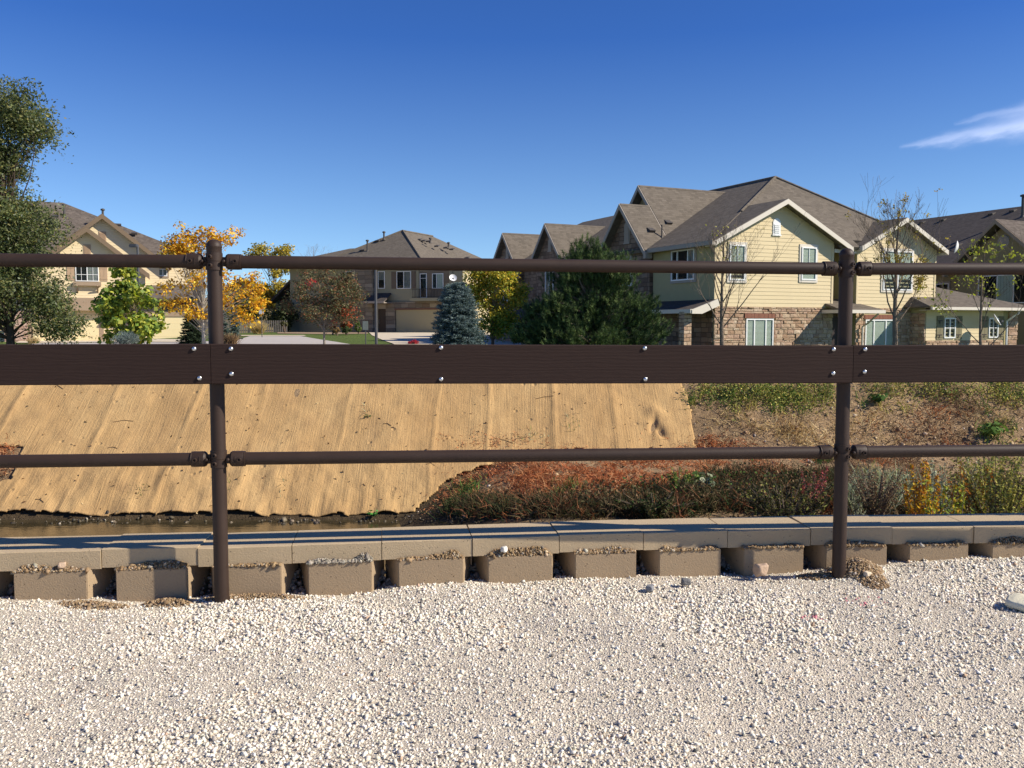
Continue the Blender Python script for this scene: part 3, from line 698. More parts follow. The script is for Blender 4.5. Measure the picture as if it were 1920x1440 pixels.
def blanket_z(X, Y):
    z = CZ - 2.62 + 0.81 * (Y - FOOT); z = np.minimum(z, CZ - 0.66 + 0.0 * Y)
    low = 1 - sst(Y, FOOT, FOOT + 1.5)
    z = z + 0.045 + (fbm(X * 1.1, Y * 1.3, 61, 4) - 0.5) * 0.13 + (fbm(X * 4.2, Y * 2.2, 67, 3) - 0.5) * (0.020 + 0.085 * low)
    for x0, sl, amp, w in ((-6.1, 0.0, 0.03, 0.05), (-4.9, 0.05, 0.028, 0.04), (-3.75, -0.04, 0.045, 0.06), (-2.55, 0.03, 0.03, 0.035), (-1.15, 0.02, 0.03, 0.035), (-0.35, 0.0, 0.028, 0.04), (0.62, 0.0, 0.025, 0.05), (1.5, 0.02, 0.03, 0.06), (-7.6, 0.02, 0.03, 0.05), (-8.9, 0, 0.03, 0.05)):
        d = X - x0 - sl * (Y - FOOT) - 0.10 * (fbm(Y * 1.5, X * 0 + x0, 71) - 0.5)
        z = z + 0.85 * amp * np.exp(-(d / w) ** 2) * (0.0 + 1.2 * vn(Y * 2.1, X * 0 + x0 * 3, 72))
    # the pit near the right edge of the blanket
    z = z - 0.09 * np.exp(-(((X - 2.10 - 0.35 * (Y - 13.1)) / 0.045) ** 2 + ((Y - 13.1) / 0.12) ** 2)) - 0.08 * np.exp(-(((X - 2.19 + 0.3 * (Y - 13.0)) / 0.05) ** 2 + ((Y - 13.0) / 0.1) ** 2)) + 0.05 * np.exp(-(((X - 2.15) / 0.12) ** 2 + ((Y - 13.3) / 0.1) ** 2))
    return z
zz = blanket_z(Xb, Yb)
# outline
rx = pxX(np.interp(Yb, [11.6, 12.9, 13.6, 14.2, 15], [1335, 1306, 1290, 1262, 1255]), Yb)
px_ = 960 + FPX * Xb / Yb; zc_ = CZ - zz; py_ = 608 + FPX * zc_ / Yb
wob = (fbm(Xb * 3, Yb * 3, 77) - 0.5)
inside = (Xb < rx + wob * 0.08)
lowb = np.interp(px_, [-2000, 700, 762, 800, 835, 900, 1050, 1300, 1400], [990, 985, 974, 940, 905, 875, 850, 846, 846])
inside &= (py_ < lowb + wob * 16 + (fbm(Xb * 14, Yb * 14, 91, 2) - 0.5) * 10) 
bott = FOOT + 0.035 + 0.06 * (fbm(Xb * 1.2, Xb * 0, 78) - 0.5) + 0.05 * (fbm(Xb * 5, Xb * 0, 79) - 0.5) * 0.7
inside &= (Yb > bott)
inside &= ~((px_ < 34) & (py_ > 838) & (py_ < 905 + wob * 30) & (px_ < 34 - (py_ - 838) * 0.35 + wob * 12))
Vb = np.stack([Xb, Yb, zz], -1).reshape(-1, 3); idx = np.arange(Xb.size).reshape(Xb.shape)
okq = inside[:-1, :-1] & inside[:-1, 1:] & inside[1:, 1:] & inside[1:, :-1]
Fb = np.stack([idx[:-1, :-1], idx[:-1, 1:], idx[1:, 1:], idx[1:, :-1]], -1)[okq]
use = np.unique(Fb); rem = -np.ones(Xb.size, int); rem[use] = np.arange(len(use))
bl = np_mesh('erosion_blanket', Vb[use], rem[Fb], m_jute(), smooth=True)
sol = bl.modifiers.new('thickness', 'SOLIDIFY'); sol.thickness = 0.012; sol.offset = -1
tag(bl, 'tan woven coir erosion blanket pinned over the far bank', 'erosion blanket')
# ------------------------------------------------------------------ building materials
def m_shingle(name, c, var=0.35):
    m, nt, b = newmat(name, 0.95, 0.1); uv = uvco(nt)
    br = N(nt, 'ShaderNodeTexBrick', {'Vector': uv, 'Color1': (0, 0, 0, 1), 'Color2': (1, 1, 1, 1), 'Mortar': (0.5, 0.5, 0.5, 1), 'Scale': 1.0, 'Mortar Size': 0.006, 'Brick Width': 0.24, 'Row Height': 0.14}, offset=0.37, squash=0.8, squash_frequency=3)
    n = noise(nt, uv, 0.6, 5, 0.6); n2 = noise(nt, uv, 60, 3, 0.7)
    f = N(nt, 'ShaderNodeSeparateColor', {0: br.outputs['Color']}).outputs[0]
    col = mixc(nt, f, tuple(x * (1 - var) for x in c), tuple(x * (1 + var) for x in c)); col = mixc(nt, NM(nt, 'MULTIPLY', n, 0.35), col, tuple(x * 0.75 for x in c))
    col = mixc(nt, NM(nt, 'MULTIPLY', n2, 0.5), col, tuple(x * 0.6 for x in c))
    sep = N(nt, 'ShaderNodeSeparateXYZ', {0: uv}); saw = NM(nt, 'FRACT', NM(nt, 'DIVIDE', sep.outputs[1], 0.14))
    setc(nt, b, col); bump(nt, b, NM(nt, 'SUBTRACT', NM(nt, 'MULTIPLY', f, 0.3), saw), 0.010)
    return m
def m_lapwall(name, c, lap=0.17):
    m, nt, b = newmat(name, 0.7, 0.25); uv = uvco(nt); sep = N(nt, 'ShaderNodeSeparateXYZ', {0: uv})
    saw = NM(nt, 'FRACT', NM(nt, 'DIVIDE', sep.outputs[1], lap)); n = noise(nt, uv, 1.5, 4)
    setc(nt, b, mixc(nt, n, tuple(x * 0.92 for x in c), tuple(min(1, x * 1.06) for x in c))); bump(nt, b, NM(nt, 'SUBTRACT', 0.0, saw), 0.018)
    return m
def m_stonewall(name, cs, w=0.32, hgt=0.15):
    m, nt, b = newmat(name, 0.92, 0.12); uv = uvco(nt); wob = N(nt, 'ShaderNodeVectorMath', {0: uv, 1: N(nt, 'ShaderNodeVectorMath', {0: noise(nt, uv, 2.5, 3, 0.5, 'Color'), 'Scale': 0.10}, operation='SCALE').outputs[0]}, operation='ADD').outputs[0]
    br = N(nt, 'ShaderNodeTexBrick', {'Vector': wob, 'Color1': (0, 0, 0, 1), 'Color2': (1, 1, 1, 1), 'Mortar': (0.5, 0.5, 0.5, 1), 'Scale': 1.0, 'Mortar Size': 0.012, 'Mortar Smooth': 0.3, 'Brick Width': w, 'Row Height': hgt}, offset=0.43, squash=1.4, squash_frequency=2)
    f = N(nt, 'ShaderNodeSeparateColor', {0: br.outputs['Color']}).outputs[0]; n = noise(nt, uv, 22, 4, 0.7)
    col = ramp(nt, f, [(i / (len(cs) - 1), c) for i, c in enumerate(cs)]); col = mixc(nt, NM(nt, 'MULTIPLY', n, 0.4), col, tuple(x * 0.5 for x in cs[0])); col = mixc(nt, br.outputs['Fac'], col, (0.10, 0.075, 0.055))
    setc(nt, b, col); bump(nt, b, NM(nt, 'ADD', NM(nt, 'MULTIPLY', NM(nt, 'SUBTRACT', 1.0, br.outputs['Fac']), 1.0), n), 0.03)
    return m
M_SHING = m_shingle('brown_shingle', (0.168, 0.143, 0.113), 0.24); M_SHING2 = m_shingle('grey_brown_shingle', (0.15, 0.125, 0.105)); M_SHING3 = m_shingle('dark_shingle', (0.10, 0.085, 0.075), 0.25)
YEL = (0.66, 0.54, 0.325)
M_LAP = m_lapwall('yellow_lap_siding', YEL, 0.16); M_PLAINY = simple('yellow_paint', YEL, 0.7, 0.25, 0, 0.06, 2)
M_LAPL = m_lapwall('cream_lap_siding', (0.72, 0.585, 0.36), 0.2); M_GDOOR = simple('garage_yellow', (0.76, 0.63, 0.36), 0.6, 0.3, 0, 0.04, 1.5)
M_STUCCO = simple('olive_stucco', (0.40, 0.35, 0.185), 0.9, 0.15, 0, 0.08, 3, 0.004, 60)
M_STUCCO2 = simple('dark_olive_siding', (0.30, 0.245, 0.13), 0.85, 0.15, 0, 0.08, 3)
M_TRIM = simple('cream_trim', (0.66, 0.60, 0.50), 0.6, 0.3, 0, 0.05, 3); M_TRIMT = simple('taupe_trim', (0.33, 0.245, 0.165), 0.7, 0.25, 0, 0.06, 3)
M_TRIMG = simple('grey_trim', (0.36, 0.31, 0.25), 0.7, 0.25, 0, 0.06, 3)
M_WHITE = simple('white_vinyl', (0.80, 0.80, 0.77), 0.4, 0.4, 0, 0.03, 3); M_BLIND = simple('window_blind', (0.86, 0.90, 0.80), 0.6, 0.3, 0, 0.03, 3)
M_CURT = simple('grey_curtain', (0.42, 0.42, 0.41), 0.9, 0.1, 0, 0.2, 8); M_INSIDE = simple('dark_room', (0.02, 0.02, 0.022), 0.9)
M_DOORB = simple('dark_door', (0.035, 0.022, 0.018), 0.5, 0.35); M_SHUT = simple('brown_shutter', (0.16, 0.12, 0.085), 0.7); M_SHUTO = simple('olive_shutter', (0.20, 0.175, 0.10), 0.7); M_SHUTT = simple('tan_shutter', (0.42, 0.29, 0.18), 0.7)
M_METAL = simple('grey_metal', (0.10, 0.10, 0.105), 0.5, 0.4, 0.4); M_VENT = simple('roof_vent_metal', (0.10, 0.09, 0.08), 0.6, 0.3, 0.3); M_LINTEL = m_stonewall('brick_lintel', [(0.20, 0.09, 0.06), (0.34, 0.17, 0.12)], 0.07, 0.6)
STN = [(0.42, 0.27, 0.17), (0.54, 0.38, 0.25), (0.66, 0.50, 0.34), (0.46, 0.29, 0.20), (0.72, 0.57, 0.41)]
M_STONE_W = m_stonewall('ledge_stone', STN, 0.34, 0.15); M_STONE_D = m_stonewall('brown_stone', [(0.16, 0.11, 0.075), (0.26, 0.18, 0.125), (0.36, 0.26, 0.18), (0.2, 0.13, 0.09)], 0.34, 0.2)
M_STONE_G = m_stonewall('grey_brown_stone', [(0.19, 0.155, 0.115), (0.27, 0.225, 0.165), (0.42, 0.355, 0.26), (0.21, 0.155, 0.11)], 0.75, 0.38); M_STONE_P = m_stonewall('pink_stone', [(0.42, 0.27, 0.20), (0.52, 0.36, 0.28), (0.60, 0.43, 0.34)], 0.55, 0.25)
def m_glass():
    m, nt, b = newmat('window_glass', 0.04, 0.5); b.inputs['Base Color'].default_value = (0.015, 0.02, 0.02, 1)
    t = N(nt, 'ShaderNodeBsdfTransparent', {'Color': (0.90, 0.93, 0.91, 1)}); mx = N(nt, 'ShaderNodeMixShader', {0: 0.88, 1: b.outputs[0], 2: t.outputs[0]})
    nt.links.new(mx.outputs[0], nt.nodes['Material Output'].inputs['Surface']); return m
M_GLASS = m_glass()
def m_ledge():
    m, nt, b = newmat('stacked_ledge_stone', 0.92, 0.12); oc = objco(nt); a = attr(nt, 'rnd'); n = noise(nt, oc, 14, 5, 0.7)
    col = ramp(nt, a.outputs['Fac'], [(0, STN[0]), (0.25, STN[1]), (0.5, STN[2]), (0.72, STN[3]), (1, STN[4])]); col = mixc(nt, NM(nt, 'MULTIPLY', n, 0.55), col, (0.17, 0.11, 0.07))
    setc(nt, b, col); bump(nt, b, n, 0.03); return m
M_LEDGE = m_ledge()

# panel frames: (a along the wall, c outward, b up) to house coordinates
def front(v0=0.0): return lambda a, c, b: (a, v0 - c, b)      # wall facing the camera side
def left(u0=0.0): return lambda a, c, b: (u0 - c, a, b)       # wall facing the left side (a runs away from the camera)
def right(u0=0.0): return lambda a, c, b: (u0 + c, a, b)
def window(par, T, a0, a1, b0, b1, trim=0.09, mull=(), cross=(), blind=None, frame=M_WHITE, casing=None, name='window', cw=0.10, sill=True, lights=()):
    """white framed window standing proud of the wall, with panes, muntins and what hangs behind the glass"""
    m = MB(); fw = 0.055; c0, c1 = 0.0, 0.075
    for r in ((a0, a0 + fw, b0, b1), (a1 - fw, a1, b0, b1), (a0 + fw, a1 - fw, b0, b0 + fw), (a0 + fw, a1 - fw, b1 - fw, b1)): m.box(r[0], r[1], c0, c1, r[2], r[3], T)
    for f in mull: x = a0 + (a1 - a0) * f; m.box(x - 0.028, x + 0.028, c0, c1 - 0.006, b0 + fw, b1 - fw, T)
    for f in cross: z = b0 + (b1 - b0) * f; m.box(a0 + fw, a1 - fw, c0, c1 - 0.012, z - 0.016, z + 0.016, T)
    for x_, y0, y1 in lights: x = a0 + (a1 - a0) * x_; m.box(x - 0.012, x + 0.012, c0, c1 - 0.014, b0 + (b1 - b0) * y0 + 0.03, b0 + (b1 - b0) * y1 - 0.03, T)
    w = m.build(name, frame, par)
    g = MB(); g.box(a0 + fw, a1 - fw, 0.048, 0.052, b0 + fw, b1 - fw, T); g.build('pane', M_GLASS, w)
    k = MB(); k.box(a0 + 0.02, a1 - 0.02, 0.002, 0.010, b0 + 0.02, b1 - 0.02, T); k.build('dark_interior', M_INSIDE, w)
    if blind:
        x0, x1, z0, kind = blind; s = MB(); x0 = a0 + (a1 - a0) * x0; x1 = a0 + (a1 - a0) * x1; z = b1 - fw; zb = b0 + (b1 - b0) * z0
        if kind == 'blind':
            while z > zb: s.box(x0, x1, 0.014, 0.034, z - 0.045, z - 0.006, T); z -= 0.05
            s.build('blind', M_BLIND, w)
        else:
            n = max(3, int((x1 - x0) / 0.09))
            for i in range(n): xa = x0 + (x1 - x0) * i / n; s.box(xa, xa + (x1 - x0) / n * 0.8, 0.012, 0.020 + 0.012 * (i % 2), zb, b1 - fw, T)
            s.build('curtain', M_CURT if kind == 'curtain' else M_BLIND, w)
    if casing:
        m = MB(); m.box(a0 - cw, a0, 0, 0.045, b0 - cw, b1 + cw * 1.15, T); m.box(a1, a1 + cw, 0, 0.045, b0 - cw, b1 + cw * 1.15, T); m.box(a0, a1, 0, 0.043, b1, b1 + cw * 1.15, T); m.box(a0, a1, 0, 0.055, b0 - cw, b0, T); m.build('casing', casing, w)
    return w
def shutter(par, T, a0, a1, b0, b1, mat, boards=3, hinge=False):
    m = MB(); n = boards; w = (a1 - a0) / n
    for i in range(n): m.box(a0 + w * i + 0.006, a0 + w * (i + 1) - 0.006, 0.0, 0.04, b0, b1, T)
    for z in (b0 + (b1 - b0) * 0.16, b0 + (b1 - b0) * 0.84): m.box(a0 + 0.01, a1 - 0.01, 0.04, 0.058, z - 0.05, z + 0.05, T)
    s = m.build('shutter', mat, par)
    if hinge:
        m = MB()
        for z in (b0 + (b1 - b0) * 0.2, b0 + (b1 - b0) * 0.80): m.box(a0 + 0.02, a1 - 0.10, 0.058, 0.066, z - 0.02, z + 0.02, T); m.box(a0 + 0.14, a0 + 0.18, 0.058, 0.068, z - 0.13, z, T)
        m.build('hinge', M_DOORB, s)
    return s
def louver(par, T, ac, b0, b1, w, mat=M_TRIM, arch=True, slat=M_TRIM):
    m = MB(); h_ = w / 2; prof = [(ac - h_, b0), (ac + h_, b0), (ac + h_, b1 - h_ * arch)]
    if arch: prof += [(ac + h_ * math.cos(t), b1 - h_ + h_ * math.sin(t)) for t in np.linspace(0.3, PI - 0.3, 7)]
    prof += [(ac - h_, b1 - h_ * arch)]
    m.prism([(x, z) for x, z in prof], 0.0, 0.035, lambda a, c, b: T(a, c, b)); z = b0 + 0.09
    m.box(ac - h_ - 0.03, ac + h_ + 0.03, 0, 0.06, b0 - 0.06, b0, T)
    l = m.build('gable_vent', mat, par); m = MB()
    while z < b1 - 0.13 - (h_ * 0.6 if arch else 0): m.box(ac - h_ + 0.06, ac + h_ - 0.06, 0.035, 0.06, z - 0.03, z + 0.012, T); z += 0.075
    m.build('slats', slat, l); return l
def lap_siding(par, T, z0, z1, ulo, uhi, mat=M_PLAINY, lap=0.158, lip=0.014, name='siding'):
    """real overlapping boards; ulo(z), uhi(z) give the ends of the wall at each height"""
    m = MB(); z = z0
    while z < z1 - 0.01:
        zt_ = min(z + lap, z1); a, b_, c, d = ulo(z), uhi(z), ulo(zt_), uhi(zt_)
        if b_ - a > 0.05:
            if d < c: c = d = (c + d) / 2
            vs = [T(a, lip, z), T(b_, lip, z), T(d, 0.002, zt_), T(c, 0.002, zt_), T(a, 0.0, z), T(b_, 0.0, z)]
            m.add(vs, [(0, 1, 2, 3), (4, 5, 1, 0)])
        z += lap
    return m.build(name, mat, par)
def stone_courses(par, T, a0, a1, b0, b1, holes=(), seed=1, name='stone_facing', quoins=True, mat=M_LEDGE, step=0.003):
    """split-faced ledge stones laid in courses of uneven height, each one a block of its own depth"""
    r = random.Random(seed); m = MB(); z = b0
    while z < b1 - 0.03:
        hh = r.choice([0.085, 0.11, 0.14, 0.17]); zt_ = min(z + hh, b1)
        if b1 - zt_ < 0.05: zt_ = b1
        x = a0 - r.random() * 0.0
        while x < a1 - 0.02:
            w = r.uniform(0.14, 0.46); x1 = min(x + w, a1)
            if a1 - x1 < 0.08: x1 = a1
            segs = [(x, x1)]
            for (h0, h1, k0, k1) in holes:
                if zt_ > k0 + 0.02 and z < k1 - 0.02:
                    new = []
                    for s0, s1 in segs:
                        if s1 <= h0 or s0 >= h1: new.append((s0, s1))
                        else:
                            if s0 < h0 - 0.02: new.append((s0, h0))
                            if s1 > h1 + 0.02: new.append((h1, s1))
                    segs = new
            for s0, s1 in segs:
                g = 0.006; c = 0.03 + r.random() * 0.045; j = lambda q=0.010: r.uniform(-q, q)
                A = [T(s0 + g, 0.0, z + g), T(s1 - g, 0.0, z + g), T(s1 - g, 0.0, zt_ - g), T(s0 + g, 0.0, zt_ - g)]
                B = [T(s0 + g + abs(j()), c + j(), z + g + abs(j(0.008))), T(s1 - g - abs(j()), c + j(), z + g + abs(j(0.008))), T(s1 - g - abs(j()), c + j(), zt_ - g - abs(j(0.008))), T(s0 + g + abs(j()), c + j(), zt_ - g - abs(j(0.008)))]
                mid = T((s0 + s1) / 2 + j(0.03), c + r.uniform(0.0, 0.02), (z + zt_) / 2 + j(0.015))
                m.add(A + B + [mid], [(4, 5, 8), (5, 6, 8), (6, 7, 8), (7, 4, 8), (0, 1, 5, 4), (1, 2, 6, 5), (2, 3, 7, 6), (3, 0, 4, 7)], r.random())
            x = x1
        z = zt_
    return m.build(name, mat, par)
def pipe_vent(par, p, hh=0.7, r=0.07, cap=True):
    m = MB(); m.tube([p, (p[0], p[1], p[2] + hh)], r, 10)
    if cap: m.lathe([(r, hh - 0.02), (r * 1.9, hh), (r * 1.9, hh + 0.10), (r * 0.5, hh + 0.15), (0, hh + 0.15)], 12, p)
    m.lathe([(r * 2.2, -0.05), (r * 1.2, 0.12)], 10, p)
    return m.build('vent_pipe', M_VENT, par)
def box_vent(par, p, up, w=0.32):
    """low hooded roof vent; up = direction up the slope in plan, with rise"""
    u = Vector(up).normalized(); s = Vector((-u.y, u.x, 0)).normalized(); n = u.cross(s); n = n if n.z > 0 else -n; p = Vector(p); m = MB()
    vs = [p - s * w / 2, p + s * w / 2, p + s * w / 2 + u * w, p - s * w / 2 + u * w]; tp = [vs[0] + n * 0.13, vs[1] + n * 0.13, vs[2] + n * 0.03, vs[3] + n * 0.03]
    m.add(vs + tp, [(0, 1, 2, 3), (7, 6, 5, 4), (0, 4, 5, 1), (1, 5, 6, 2), (2, 6, 7, 3), (3, 7, 4, 0)]); return m.build('roof_vent', M_VENT, par)
def gable_roof_u(par, uc, half, v0, v1, ze, zr, mat, over=0.0, th=0.14, zo=0.0, name='gable_roof', rake=None, rk=0.20, vr=None):
    """two slopes with the ridge along v at u = uc; eaves at height ze, ridge at zr; vr = where the ridge itself ends"""
    m = MB(); vr = v1 if vr is None else vr
    for s in (-1, 1): m.slab([(uc + s * half, v0, ze + zo), (uc + s * half, v1, ze + zo), (uc, vr, zr + zo), (uc, v0, zr + zo)], th)
    r = m.build(name, mat, par)
    if rake:
        m = MB()
        for s in (-1, 1):
            a, b_ = (uc + s * half, ze + zo), (uc, zr + zo); d = 0.008
            m.prism([(a[0], a[1] - 0.03), (b_[0], b_[1] - 0.02), (b_[0], b_[1] - 0.03 - rk), (a[0], a[1] - 0.04 - rk)] if s < 0 else [(b_[0], b_[1] - 0.02), (a[0], a[1] - 0.03), (a[0], a[1] - 0.04 - rk), (b_[0], b_[1] - 0.03 - rk)], v0 - 0.05, v0 - 0.004)
            m.box(min(a[0], a[0] + s * 0.03) if s > 0 else a[0] - 0.03, max(a[0], a[0] + s * 0.03) if s > 0 else a[0], v0 - 0.04, v0 + 0.6, a[1] - 0.05 - rk, a[1] - 0.02)
        m.build('rake_board', rake, r)
    return r
def gable_roof_v(par, vc, half, u0, u1, ze, zr, mat, th=0.14, zo=0.0, name='gable_roof', rake=None, rk=0.20):
    """ridge along u at v = vc, open gable at u0"""
    m = MB()
    for s in (-1, 1): m.slab([(u0, vc + s * half, ze + zo), (u1, vc + s * half, ze + zo), (u1, vc, zr + zo), (u0, vc, zr + zo)], th)
    r = m.build(name, mat, par)
    if rake:
        m = MB(); T = lambda a, c, b: (u0 - c, a, b)
        for s in (-1, 1):
            a, b_ = (vc + s * half, ze + zo), (vc, zr + zo)
            m.prism([(a[0], a[1] - 0.03), (b_[0], b_[1] - 0.02), (b_[0], b_[1] - 0.03 - rk), (a[0], a[1] - 0.04 - rk)], 0.004, 0.05, T)
            m.box(a[0] - 0.09, a[0] + 0.09, -0.3, 0.052, a[1] - 0.10 - rk, a[1] - 0.03, T)
        m.build('rake_board', rake, r)
    return r
def poly_wall(par, T, poly, th, mat, name='wall'):
    m = MB(); m.prism(poly, 0.0, -th, T); return m.build(name, mat, par)

# ------------------------------------------------------------------ the yellow house on the right
Z = CZ
HO = Vector((8.06, 35.5, 0)); HR = R(25)
house = empty('yellow_house', HO, HR, 'two storey yellow house with two front gables and a stone ground floor on the right', 'house')
GR = -0.95                                         # ground there
def C_(z): return z + Z                            # heights were taken relative to the camera
ZE = C_(3.30); ZS = C_(0.72)
core = MB(); core.box(0.0, 12.45, 0.02, 13.5, GR - 0.4, ZE + 0.02); core.box(6.28, 7.62, -0.0, 0.02, ZE - 0.3, ZE)
core.v = []; core.f = []; core.r = []; core.sm = []
# main body with the recess between the two gabled fronts
body = MB(); body.prism([(0.0, GR - 0.4), (6.28, GR - 0.4), (6.28, ZE + 0.06), (0.0, ZE + 0.06)], 0.0, 4.3); body.prism([(7.62, GR - 0.4), (12.5, GR - 0.4), (12.5, ZE + 0.06), (7.62, ZE + 0.06)], 0.0, 12.5); body.prism([(0.05, GR - 0.4), (7.62, GR - 0.4), (7.62, ZE + 0.05), (0.05, ZE + 0.05)], 4.3, 12.5); body.box(6.28, 7.62, 1.3, 4.3, GR - 0.4, ZE + 0.05)
body.build('wall', M_STUCCO, house)
# siding on the two fronts, real boards
pa = lambda z: max(0.0, (z - C_(3.18)) / 0.52); 
gA = (3.33, C_(5.02)); sA = 0.50
def ga_lo(z): return max(0.0, 3.33 - (gA[1] - z) / sA) if z > C_(3.0) else 0.0
def ga_hi(z): return min(6.28, 3.33 + (gA[1] - z) / sA)
gB = (10.13, C_(4.60)); 
def gb_lo(z): return max(7.62, 10.13 - (gB[1] - z) / 0.5)
def gb_hi(z): return min(12.5, 10.13 + (gB[1] - z) / 0.5)
F0 = front(0.0)
poly_wall(house, F0, [(0.0, ZE), (6.28, ZE), (6.28, C_(3.50)), (3.33, gA[1] - 0.02), (0.0, C_(3.32))], 0.12, M_PLAINY, 'gable_wall')
poly_wall(house, F0, [(7.62, ZE), (12.5, ZE), (12.5, C_(3.38)), (10.13, gB[1] - 0.02), (7.62, C_(3.32))], 0.12, M_PLAINY, 'gable_wall')
lap_siding(house, F0, ZS, gA[1], ga_lo, ga_hi); lap_siding(house, F0, ZS, gB[1], gb_lo, gb_hi)
for a in (0.0, 6.18, 7.62, 12.40): m = MB(); m.box(a, a + 0.10, 0.0, 0.03, ZS, ZE + 0.1, F0); m.build('corner_trim', M_PLAINY, house)
# recess between the fronts, with its own narrow window
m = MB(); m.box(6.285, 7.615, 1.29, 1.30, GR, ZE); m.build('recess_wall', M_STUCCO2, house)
window(house, front(1.285), 6.42, 6.95, C_(1.05), C_(2.75), mull=(), cross=(0.5,))
# stone ground floor
LW = (1.60, 3.02, GR + 0.1, C_(0.235)); LW2 = (8.18, 9.90, GR + 0.1, C_(0.215))
stone_courses(house, F0, 0.0, 6.28, GR - 0.2, ZS - 0.01, holes=[(LW[0] - 0.04, LW[1] + 0.04, LW[2], LW[3] + 0.04), (LW[0] - 0.10, LW[1] + 0.10, LW[3], LW[3] + 0.22)], seed=3)
stone_courses(house, F0, 7.62, 11.02, GR - 0.2, ZS - 0.01, holes=[(LW2[0] - 0.04, LW2[1] + 0.04, LW2[2], LW2[3] + 0.04), (LW2[0] - 0.10, LW2[1] + 0.10, LW2[3], LW2[3] + 0.22)], seed=5)
for L in (LW, LW2):
    m = MB(); x = L[0] - 0.08
    while x < L[1] + 0.06: m.box(x, x + 0.058, 0.0, 0.075 + 0.01 * random.random(), L[3] + 0.02, L[3] + 0.21, F0, random.random()); x += 0.068
    m.build('soldier_bricks', simple('lintel_brick', (0.27, 0.125, 0.085), 0.9, 0.1, 0, 0.3, 12), house)

window(house, F0, *LW, mull=(0.30, 0.72), blind=(0.04, 0.96, 0.0, 'blind'), cross=(), name='window')
window(house, F0, *LW2, mull=(0.30, 0.72), blind=(0.04, 0.96, 0.0, 'blind'), name='window')
window(house, F0, 0.72, 1.50, C_(1.78), C_(3.20), mull=(), cross=(0.50,), lights=((0.5, 0.5, 1),), blind=(0.05, 0.95, 0.35, 'blind'), casing=M_TRIM)
window(house, F0, 4.47, 5.28, C_(1.86), C_(3.24), mull=(), cross=(0.50,), lights=((0.5, 0.5, 1),), blind=(0.05, 0.95, 0.05, 'blind'), casing=M_TRIM)
window(house, F0, 9.18, 10.95, C_(1.52), C_(3.26), mull=(0.5,), cross=(), blind=(0.05, 0.95, 0.3, 'blind'), casing=M_TRIM)
louver(house, F0, 3.12, C_(3.70), C_(4.36), 0.40, M_WHITE, True, M_WHITE)
# left side: stucco with a wide window, then the stone bay
L0 = left(0.0)
window(house, L0, 1.25, 2.85, C_(1.84), C_(3.12), mull=(0.28, 0.74), blind=(0.0, 0.28, 0.0, 'curtain'), casing=M_TRIMG)
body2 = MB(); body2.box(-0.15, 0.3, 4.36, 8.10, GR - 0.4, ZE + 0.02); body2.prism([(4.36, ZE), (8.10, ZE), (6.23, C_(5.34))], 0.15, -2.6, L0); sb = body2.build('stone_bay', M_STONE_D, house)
L1 = left(-0.15)
louver(house, L1, 6.2, C_(3.75), C_(4.72), 0.46, M_TRIMG, True, M_TRIMG)
m = MB(); m.prism([(5.72, C_(2.95))] + [(6.15 - 0.43 * math.cos(t), C_(2.95) + 0.40 * math.sin(t)) for t in np.linspace(0, PI, 9)] + [(6.58, C_(2.95))], 0.0, 0.06, L1); m.build('arch_panel', M_TRIMG, house)
window(house, L1, 5.75, 6.55, C_(1.75), C_(2.95), mull=(0.5,), blind=(0.5, 1.0, 0.0, 'blind'))
m = MB(); m.box(4.42, 4.52, 0.0, 0.05, C_(1.85), C_(2.30), L0); m.build('meter_box', M_TRIMG, house)
# roofs
M_MS = M_SHING
zR = C_(6.91); ue0, ue1 = -0.38, 13.05; ve0 = -0.30; vR = 4.35; vB = 12.9; zE = C_(3.315); ur = 6.84
def sl(quad, m, th=0.15): m.slab(quad, th)
m = MB(); sl([(0.29, 0.13, zE + 0.332), (12.48, 0.13, zE + 0.332), (ur, vR, zR)], m); sl([(6.5, ve0, zE), (7.5, ve0, zE), (7.5, 0.128, zE + 0.33), (6.5, 0.128, zE + 0.33)], m); sl([(ue0, ve0, zE), (ur, vR, zR), (ur, vB, zR), (ue0, vB, zE)], m); sl([(ue1, ve0, zE), (ue1, vB, zE), (ur, vB, zR), (ur, vR, zR)], m)
roof = m.build('main_roof', M_MS, house)
m = MB(); m.tube([(2.6, 1.6, zE + 1.47), (ur, vR, zR + 0.02)], 0.07, 6); m.tube([(11.3, 1.0, zE + 1.0), (ur, vR, zR + 0.02), (ur, vB, zR + 0.02)], 0.07, 6); m.build('ridge_cap', M_MS, roof)
gable_roof_u(house, 3.33, 3.62, -0.40, 1.2, C_(3.29), C_(5.10), M_MS, rake=M_TRIM, zo=0.03, vr=2.3, rk=0.19)
gable_roof_u(house, 10.13, 2.62, -0.40, 0.9, C_(3.36), C_(4.68), M_MS, rake=M_TRIM, zo=0.03, vr=1.75, rk=0.19)
gable_roof_v(house, 6.23, 2.12, -0.55, 4.1, C_(3.20), C_(5.52), M_MS, rake=M_TRIMG, zo=0.0, rk=0.22)
gable_roof_v(house, 7.16, 3.10, 1.05, 6.3, C_(3.14), C_(6.55), M_MS, rake=M_TRIMG, zo=0.03, rk=0.22)
m = MB(); m.prism([(7.16 - 2.7, C_(3.4)), (7.16 + 2.7, C_(3.4)), (7.16, C_(6.3))], 0.0, -0.2, left(1.45)); m.build('gable_wall', M_STUCCO2, house)
louver(house, left(1.45), 7.16, C_(4.7), C_(5.5), 0.45, M_TRIMG, True, M_TRIMG)
